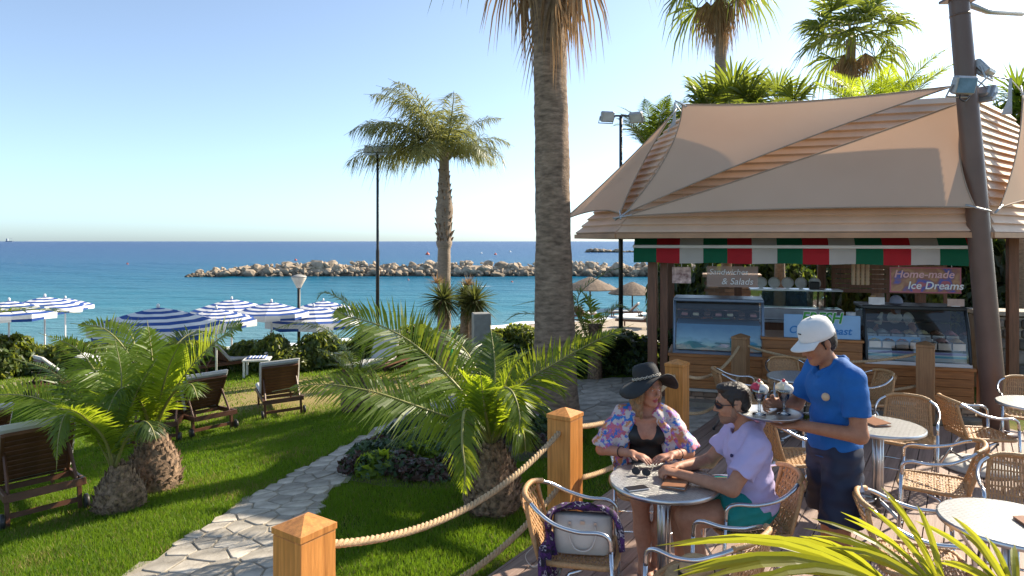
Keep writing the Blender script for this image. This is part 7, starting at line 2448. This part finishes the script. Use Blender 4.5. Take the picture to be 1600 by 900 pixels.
    pale = M('chain_band', (.62, .56, .46), .4, 0, .1, 10)
    for i in range(34):
        a = 2 * math.pi * i / 34; r = .1035 * (1 + .05 * math.cos(2 * a))
        q = V(r * math.cos(a), r * math.sin(a), .012 + .004 * (i % 2)); tg = V(-math.sin(a), math.cos(a), 0)
        m.tube([q + tg * .009 * math.cos(t) + V(0, 0, .007 * math.sin(t)) for t in np.linspace(0, 2 * math.pi, 9)[:-1]], .0022, 4, closed=True)
    bd = m.build('chain_band', pale, ho); bd['kind'] = 'stuff'
make_woman()

def make_man():
    pos = V(1.575, 4.40, 0); rz = hd(-1, .04)
    sk = skin_mat('olive_skin', (.43, .215, .13)); lip = M('lip_brown', (.32, .12, .09), .5)
    st = M('stubble_skin', (.24, .13, .085), .6, 0, .2, 60)
    o = empty('person', pos, rz, 'seated man in lilac shirt, teal shorts and sunglasses, in profile', 'person')
    sc = 1.06; o.scale = (sc,) * 3
    MS = [sk, HAIRD, EYEW, EYED, lip, st]
    s = SDF()
    s.ell((-.01, 0, .55), (.13, .165, .12), .03); s.ell((.0, 0, .70), (.11, .15, .13), .04); s.ell((.02, 0, .86), (.12, .175, .14), .04)
    for e in (1, -1): s.cap((.01, .07 * e, .99), (.02, .18 * e, .955), .062, .058, .04)
    s.cap((.0, 0, .97), (.07, 0, 1.09), .062, .057, .04)
    F = head_frame(R(-6), R(-8)); C = (.105, 0, 1.165)
    build_head(s, C, F, False, MS)
    f, l, u = F[:, 0], F[:, 1], F[:, 2]; P = lambda a, b, c: np.array(C) + f * a + l * b + u * c
    s.ell(P(.05, 0, -.095), (.065, .07, .04), .01, 5, F, 'p'); s.cap(P(.1, .018, -.055), P(.1, -.018, -.055), .008, .008, .01, 5, op='p'); s.cap(P(.0, .06, -.03), P(.02, .05, -.09), .022, .022, .01, 5, op='p'); s.cap(P(.0, -.06, -.03), P(.02, -.05, -.09), .022, .022, .01, 5, op='p')
    s.cap(P(.108, .012, -.0675), P(.108, -.012, -.0675), .006, .006, .01, 4, op='p'); s.cap(P(.105, .011, -.077), P(.105, -.011, -.077), .006, .006, .01, 4, op='p')
    s.chain([(.02, .195, .94), (.185, .25, .715)], [.055, .044], .03); s.chain([(.185, .25, .715), (.445, .08, .738)], [.045, .029], .02)
    build_hand(s, (.445, .08, .738), (.9, -.4, .1), (.1, .25, 1), (.6, -.6, .3), .75)
    s.chain([(.02, -.195, .94), (.19, -.25, .715)], [.055, .044], .03); s.chain([(.19, -.25, .715), (.44, -.06, .735)], [.045, .029], .02)
    build_hand(s, (.44, -.06, .735), (.9, .35, .05), (.1, -.25, 1), (.6, .6, .3), .55)
    for e, kx, ky, ax, ay in ((1, .43, .17, .33, .19), (-1, .45, -.07, .40, -.12)):
        s.chain([(.02, .09 * e, .53), (kx, ky, .515)], [.095, .066], .04)
        s.cap((kx, ky, .51), (kx - .05, ky, .30), .062, .058, .03); s.cap((kx - .045, ky, .32), (ax, ay, .09), .056, .038, .03)
        foot(s, (ax, ay, .085), (1, .15 * e, 0), 0, .18, .04)
    s.mesh('body', MS, .0058, 1, o)
    h = SDF()
    h.ell(P(-.016, 0, .043), (.099, .0775, .085), .02, 0, F); h.ell(P(.04, 0, .098), (.05, .056, .03), .02, 0, F); h.ell(P(-.06, 0, -.01), (.05, .066, .06), .02, 0, F)
    for e in (1, -1): h.cap(P(.02, .072 * e, .03), P(.015, .073 * e, -.01), .012, .007, .01)
    h.ell(P(.115, 0, .0), (.075, .09, .075), .012, 0, F, '-')
    for e in (1, -1): h.ell(P(-.006, .085 * e, -.015), (.026, .02, .034), .006, 0, F, '-')
    h.noise = (.0012, 170); h.mesh('hair', [HAIRD], .005, 1, o)
    # shirt
    sm = M('lilac_linen', (.58, .50, .78), .85, 0, .06, 6, trans=.18, tcol=(.6, .5, .8), bump=.5, bscale=30)
    w = SDF()
    w.ell((-.01, 0, .57), (.155, .195, .10), .04, clip=(((0, 0, -1), (0, 0, .515)),)); w.ell((.0, 0, .70), (.135, .178, .15), .04); w.ell((.02, 0, .865), (.137, .195, .15), .04)
    for e in (1, -1):
        w.cap((.01, .07 * e, 1.0), (.02, .18 * e, .965), .066, .068, .04)
        el = np.array((.185, .25 * e, .715)); sh = np.array((.02, .195 * e, .945)); nl = nrmz(el - sh); ee = sh + nl * .19
        w.cap(sh, ee + nl * .05, .072, .082, .03, clip=((nl, ee),))
        w.chain([(.035, .065 * e, 1.045), (.095, .05 * e, .985), (.135, .022 * e, .90)], [.016, .018, .014], .012)
    w.chain([(-.055, .06, 1.04), (-.075, 0, 1.05), (-.055, -.06, 1.04)], [.018, .02, .018], .015)
    w.cap((.06, 0, 1.13), (.06, 0, .98), .085, .06, .012, op='-'); w.cap((.19, 0, 1.02), (.17, 0, .86), .075, .018, .012, op='-')
    w.noise = (.0042, 40); w.mesh('shirt', [sm], .0068, 1, o)
    m = MB(); m.smooth = True; m.lathe([(0, -.003), (.010, -.002), (.011, .002), (0, .004)], 12, (0, 0, 0), caps=False)
    m.build('chest_emblem', M('navy_patch', (.03, .03, .12), .6), o, (.145, .105, .865), (0, R(75), R(35)))
    # shorts
    t = SDF()
    t.ell((-.01, 0, .545), (.15, .185, .11), .03)
    for e, kx, ky in ((1, .43, .17), (-1, .45, -.07)):
        a = np.array((.02, .09 * e, .535)); b = np.array((kx, ky, .515)); d = nrmz(b - a)
        t.cap(a, a + d * .28, .112, .10, .03, clip=((d, a + d * .205),))
    t.noise = (.004, 45); t.mesh('shorts', [M('teal_shorts', (.0, .22, .20), .7, 0, .15, 8)], .007, 1, o)
    # sunglasses worn
    Mw = Matrix.Translation(pos) @ Matrix.Rotation(rz, 4, 'Z') @ Matrix.Scale(sc, 4)
    g = empty('sunglasses', Mw @ Vector(P(.112, 0, .0)), 0, 'dark sunglasses worn by the man in the lilac shirt', 'sunglasses')
    W3 = Matrix.Rotation(rz, 3, 'Z')
    fw, lf, uw = [W3 @ Vector(x) * sc for x in (f, l, u)]
    lens = M('tinted_lens', (.02, .018, .03), .08, 0, .1, 5)
    for e in (1, -1):
        m = MB(); pts = []
        for a in np.linspace(0, 2 * math.pi, 17)[:-1]:
            yy, zz = .033 * e + .026 * math.cos(a), .0 + .020 * math.sin(a) - .003
            pts.append(fw * (-.012 * abs(yy) / .05 - 6 * yy * yy) + lf * yy + uw * zz)
        m.add(pts, [tuple(range(16))]); m.build('lens', lens, g)
        m = MB(); m.smooth = True; m.tube(pts, .0028, 6, closed=True); m.build('rim', MAT['black_pl'], g)
        m = MB(); m.smooth = True; m.tube([fw * -.028 + lf * .06 * e + uw * .004, fw * -.07 + lf * .079 * e + uw * .004, fw * -.125 + lf * .082 * e + uw * .002], .0032, 6); m.build('temple', MAT['black_pl'], g)
    m = MB(); m.tube([lf * .008 + fw * -.004, lf * -.008 + fw * -.004], .003, 6); m.build('bridge', MAT['black_pl'], g)
make_man()

WAITER = V(2.08, 4.30, 0); WRZ = hd(-1, -.12); WS = 1.065
def make_waiter():
    sk = skin_mat('brown_skin', (.36, .17, .098)); lip = M('lip_tan', (.30, .12, .09), .5); shoe = M('dark_shoe', (.02, .02, .022), .5)
    o = empty('person', WAITER, WRZ, 'waiter in blue polo shirt and white cap carrying a tray of desserts', 'person'); o.scale = (WS,) * 3
    MS = [sk, HAIRD, EYEW, EYED, lip, shoe]
    s = SDF()
    s.ell((0, 0, .93), (.115, .155, .11), .03); s.ell((.0, 0, 1.09), (.10, .14, .13), .04); s.ell((.01, 0, 1.26), (.115, .17, .14), .04)
    for e in (1, -1): s.cap((-.01, .07 * e, 1.395), (0, .17 * e, 1.365), .06, .056, .04)
    s.cap((-.005, 0, 1.37), (.075, 0, 1.49), .057, .052, .04)
    F = head_frame(R(6), R(-22)); C = (.105, 0, 1.555)
    build_head(s, C, F, False, MS)
    f, l, u = F[:, 0], F[:, 1], F[:, 2]; P = lambda a, b, c: np.array(C) + f * a + l * b + u * c
    # near arm under the tray, far arm steadying a glass
    s.chain([(0, .19, 1.35), (.0, .245, 1.05)], [.054, .044], .03); s.chain([(.0, .245, 1.05), (.27, .085, 1.075)], [.046, .031], .02)
    build_hand(s, (.27, .085, 1.072), (.95, -.25, -.05), (0, 0, -1), (.2, -1, 0), .12, spread=2)
    s.chain([(0, -.19, 1.35), (.10, -.25, 1.12)], [.054, .043], .03); s.chain([(.10, -.25, 1.12), (.33, -.10, 1.165)], [.044, .029], .02)
    build_hand(s, (.33, -.10, 1.165), (.85, .45, .05), (.2, -.9, .2), (.1, .1, 1), .6)
    for e in (1, -1):
        x = .03 * e
        s.chain([(0, .09 * e, .90), (x, .10 * e, .50)], [.09, .062], .04); s.cap((x, .10 * e, .5), (x - .02, .10 * e, .30), .058, .056, .03); s.cap((x - .02, .1 * e, .32), (x - .03, .1 * e, .10), .054, .038, .03)
        foot(s, (x - .03, .1 * e, .085), (1, .15 * e, 0), 5, .2, .042)
    s.mesh('body', MS, .0058, 1, o)
    h = SDF()
    h.ell(P(-.03, 0, .02), (.092, .081, .085), .02, 0, F); h.ell(P(-.055, 0, -.03), (.05, .068, .06), .02, 0, F)
    for e in (1, -1): h.cap(P(.018, .073 * e, .03), P(.012, .074 * e, -.03), .012, .007, .01)
    h.ell(P(.11, 0, .0), (.075, .09, .075), .012, 0, F, '-')
    for e in (1, -1): h.ell(P(-.006, .085 * e, -.015), (.026, .02, .034), .006, 0, F, '-')
    h.noise = (.0018, 150); h.mesh('hair', [HAIRD], .0055, 1, o)
    blue = M('royal_blue_pique', (.004, .105, .36), .8, 0, .16, 5, bump=.5, bscale=28)
    w = SDF()
    w.ell((0, 0, .95), (.140, .178, .10), .04, clip=(((0, 0, -1), (0, 0, .875)),)); w.cap((0, 0, 1.0), (0, 0, .86), .14, .142, .04, sq=((1, 0, 0), 1.18), clip=(((0, 0, -1), (0, 0, .875)),))
    w.ell((.0, 0, 1.09), (.125, .165, .15), .04); w.ell((.01, 0, 1.265), (.132, .188, .15), .04)
    for e in (1, -1):
        w.cap((-.01, .07 * e, 1.40), (0, .17 * e, 1.37), .065, .066, .04)
        el = np.array((.0, .245, 1.05) if e > 0 else (.10, -.25, 1.12)); sh = np.array((0, .19 * e, 1.35)); nl = nrmz(el - sh); ee = sh + nl * .20
        w.cap(sh, ee + nl * .05, .070, .078, .03, clip=((nl, ee),))
        w.chain([(-.05, .056 * e, 1.45), (.035, .064 * e, 1.442), (.118, .032 * e, 1.36)], [.012, .019, .016], .006)
    w.chain([(-.05, .056, 1.45), (-.066, 0, 1.452), (-.05, -.056, 1.45)], [.012, .013, .012], .012)
    w.cap((.08, 0, 1.54), (.05, 0, 1.42), .07, .055, .012, op='-'); w.cap((.17, 0, 1.44), (.15, 0, 1.30), .05, .010, .01, op='-')
    w.noise = (.0026, 36); w.mesh('polo_shirt', [blue], .0068, 1, o)
    navy = M('navy_shorts', (.010, .016, .042), .7, 0, .2, 8)
    t = SDF()
    t.ell((0, 0, .91), (.132, .170, .10), .03)
    for e in (1, -1):
        t.cap((0, .088 * e, .88), (.03 * e, .115 * e, .50), .112, .118, .03, clip=(((0, 0, -1), (0, 0, .505)),))
    t.noise = (.005, 34); t.mesh('shorts', [navy], .007, 1, o)
    # pale print on the near leg of the shorts
    pr = M('pale_print', (.26, .32, .42), .7, 0, .5, 30)
    m = MB()
    for k in range(7):
        z = .54 + k * .026
        m.add([(-.035, .247, z), (.005, .249, z + .008), (.005, .249, z + .022), (-.035, .247, z + .014)], [(0, 1, 2, 3)])
    m.add([(-.032, .245, .728), (.002, .246, .728), (-.014, .242, .785)], [(0, 1, 2)])
    sp = m.build('shorts_print', pr, o); sp['kind'] = 'stuff'
    m = MB(); m.smooth = True; m.lathe([(0, -.004), (.022, -.004), (.024, .0), (.021, .004), (0, .005)], 16, caps=False)
    m.build('name_badge', M('badge_tan', (.55, .38, .24), .4), o, (.124, .112, 1.245), (0, R(82), R(42)))
    # cap: worn thing of its own
    Mw = Matrix.Translation(WAITER) @ Matrix.Rotation(WRZ, 4, 'Z') @ Matrix.Scale(WS, 4)
    wc = M('white_cap_cotton', (.70, .69, .68), .8, 0, .05, 12, bump=.1, bscale=120)
    c = empty('baseball_cap', Mw @ Vector(P(-.008, 0, .035)), 0, 'white baseball cap on the waiter', 'cap')
    Rm = Matrix.Rotation(WRZ, 3, 'Z') @ Matrix([list(F[0]), list(F[1]), list(F[2])])
    c.rotation_euler = Rm.to_euler(); c.scale = (WS,) * 3
    m = MB(); m.smooth = True
    m.lathe([(1.0, -.012), (1.0, .012), (.96, .05), (.84, .085), (.6, .106), (.3, .114), (0, .116)], 32, caps=False)
    m.v = [(x * .112, y * .090, z) for x, y, z in m.v]; d_ = m.build('crown', wc, c); d_.modifiers.new('thick', 'SOLIDIFY').thickness = .004
    m = MB(); m.smooth = True
    N = 17
    for k in range(6):
        t_ = k / 5
        for i in range(N):
            a = -1.15 + 2.3 * i / (N - 1)
            x = .108 * math.cos(a) + t_ * .078 * math.cos(a * .75) ** .6; y = .088 * math.sin(a) * (1 + .02 * t_)
            m.v.append((x, y, -.006 - t_ * .022 - .35 * y * y * 4 * t_))
    for k in range(5):
        for i in range(N - 1):
            a = k * N + i; m.face((a, a + 1, a + N + 1, a + N))
    d_ = m.build('visor', wc, c); d_.modifiers.new('thick', 'SOLIDIFY').thickness = .006
    m = MB(); m.smooth = True; m.lathe([(0, -.002), (.008, 0), (0, .006)], 10, (0, 0, .118)); m.build('button', wc, c)
    m = MB(); m.smooth = True; m.tube([(.106, -.012, .055), (.110, 0, .058), (.106, .012, .055)], .004, 5); m.build('small_emblem', MAT['black_pl'], c)
    return Mw
WM = make_waiter()

def make_tray():
    z = 1.112
    p = WM @ V(.40, -.03, z)
    o = empty('serving_tray', p, 0, 'round metal serving tray balanced on the waiter\'s hand', 'tray')
    m = MB(); m.smooth = True; m.lathe([(0, -.004), (.175, -.004), (.195, .012), (.203, .014), (.203, .018), (.192, .016), (.172, .001), (0, .001)], 40, caps=False); m.build('dish', MAT['steel'], o)
    gl = emis_free_glass('sundae_glass', (.9, .92, .93), .35)
    cols = [M('raspberry_ice', (.52, .03, .07), .45, 0, .2, 30), M('vanilla_ice', (.72, .60, .42), .5, 0, .1, 30), M('cream_whip', (.78, .73, .66), .6, 0, .06, 30), M('sauce_red', (.42, .03, .02), .25), M('mango', (.65, .28, .05), .4)]
    for k, (dx, dy, lab) in enumerate(((.455, -.045, 'tall ice cream sundae with red scoop, left on the tray'), (.305, -.03, 'tall ice cream sundae with pale scoop, right on the tray'))):
        q = WM @ V(dx, dy, z + .002)
        g = empty('ice_cream_sundae', q, 0, lab, 'sundae', 'sundaes on the tray')
        m = MB(); m.smooth = True
        m.lathe([(.0, .0), (.042, .0), (.043, .004), (.012, .012), (.0085, .03), (.0085, .07), (.016, .082), (.030, .10), (.040, .135), (.052, .162), (.050, .162), (.037, .135), (.027, .104), (.012, .088), (0, .086)], 24, caps=False); m.build('glass', gl, g)
        m = MB(); m.smooth = True; m.lathe([(0, .089), (.012, .091), (.026, .105), (.034, .13), (0, .135)], 18, caps=False); m.build('sauce', cols[3 + k], g)
        sc = [((-.014, .012, .165), .036, cols[0] if k == 0 else cols[1]), ((.022, -.012, .162), .034, cols[2]), ((.008, .02, .185), .028, cols[1] if k == 0 else cols[2])]
        for c, r, mt in sc:
            m = MB(); m.smooth = True
            m.lathe([(0, -r), (.6 * r, -.8 * r), (r, -.2 * r), (.95 * r, .35 * r), (.6 * r, .8 * r), (0, r)], 14, caps=False, jitter=lambda w_, zz: 1 + .07 * math.sin(5 * w_ + zz * 90)); m.build('scoop', mt, g, c)
        m = MB(); m.smooth = True; m.lathe([(0, -.011), (.009, -.007), (.011, 0), (.008, .008), (0, .011)], 10, caps=False); m.build('cherry', cols[0], g, (.0, .005, .215))
make_tray()

def make_vendor():
    # server bending over the ice cream behind the right case
    pos = kw(2.85, 1.05, -.02)
    o = empty('person', pos, KRZ - math.pi / 2, 'vendor in pale shirt and grey cap reaching into the ice cream case', 'person')
    sk = skin_mat('vendor_skin', (.40, .20, .12)); MS = [sk, HAIRD, EYEW, EYED, M('lip_v', (.3, .12, .1)), M('dark_trousers', (.03, .03, .035), .8)]
    s = SDF()
    s.ell((-.05, 0, .90), (.12, .16, .12), .03, 5); s.ell((.02, 0, 1.07), (.11, .15, .13), .04); s.ell((.12, 0, 1.19), (.12, .17, .13), .04)
    for e in (1, -1):
        s.cap((.16, .07 * e, 1.29), (.16, .16 * e, 1.27), .055, .053, .04); s.chain([(-.05, .09 * e, .88), (-.03, .1 * e, .48), (-.06, .1 * e, .1)], [.09, .065, .045], .03, 5); foot(s, (-.06, .1 * e, .085), (1, 0, 0), 5)
    s.cap((.16, 0, 1.28), (.25, 0, 1.36), .055, .05, .04)
    F = head_frame(0, R(-45)); C = (.30, 0, 1.40); build_head(s, C, F, False, MS)
    s.chain([(.16, .18, 1.26), (.30, .22, 1.06)], [.05, .042], .03); s.chain([(.30, .22, 1.06), (.52, .16, .98)], [.042, .028], .02); build_hand(s, (.52, .16, .98), (.8, -.1, -.5), (.3, 0, 1), (0, -1, 0), .5)
    s.chain([(.16, -.18, 1.26), (.20, -.25, 1.02)], [.05, .042], .03); s.chain([(.20, -.25, 1.02), (.34, -.16, .97)], [.042, .028], .02); build_hand(s, (.34, -.16, .97), (.9, .2, -.1), (0, 0, 1), (0, 1, 0), .4)
    s.mesh('body', MS, .009, 1, o)
    w = SDF()
    w.ell((-.04, 0, .92), (.135, .175, .09), .03); w.ell((.02, 0, 1.07), (.125, .165, .14), .04); w.ell((.12, 0, 1.195), (.132, .183, .14), .04)
    for e, el in ((1, (.30, .22, 1.06)), (-1, (.20, -.25, 1.02))):
        sh = np.array((.16, .17 * e, 1.265)); nl = nrmz(np.array(el) - sh); w.cap((.16, .06 * e, 1.295), tuple(sh), .062, .063, .04); w.cap(sh, sh + nl * .24, .065, .07, .03, clip=((nl, sh + nl * .18),))
    w.mesh('shirt', [M('cream_shirt', (.60, .55, .46), .8)], .009, 1, o)
    f, l, u = F[:, 0], F[:, 1], F[:, 2]; P = lambda a, b, c: np.array(C) + f * a + l * b + u * c
    h = SDF(); h.ell(P(-.012, 0, .045), (.108, .086, .09), .02, 0, F, clip=((-u, P(0, 0, .02)),)); h.cap(P(.07, 0, .025), P(.15, 0, .015), .05, .04, .02, sq=(tuple(u), 6))
    c = h.mesh('hair_cover', [M('grey_cap', (.30, .30, .36), .8)], .007, 1, None)
    c.name = 'peaked_cap'; c.matrix_world = Matrix.Translation(pos) @ Matrix.Rotation(KRZ - math.pi / 2, 4, 'Z'); tag(c, 'grey cap on the vendor behind the ice cream case', 'cap')
make_vendor()
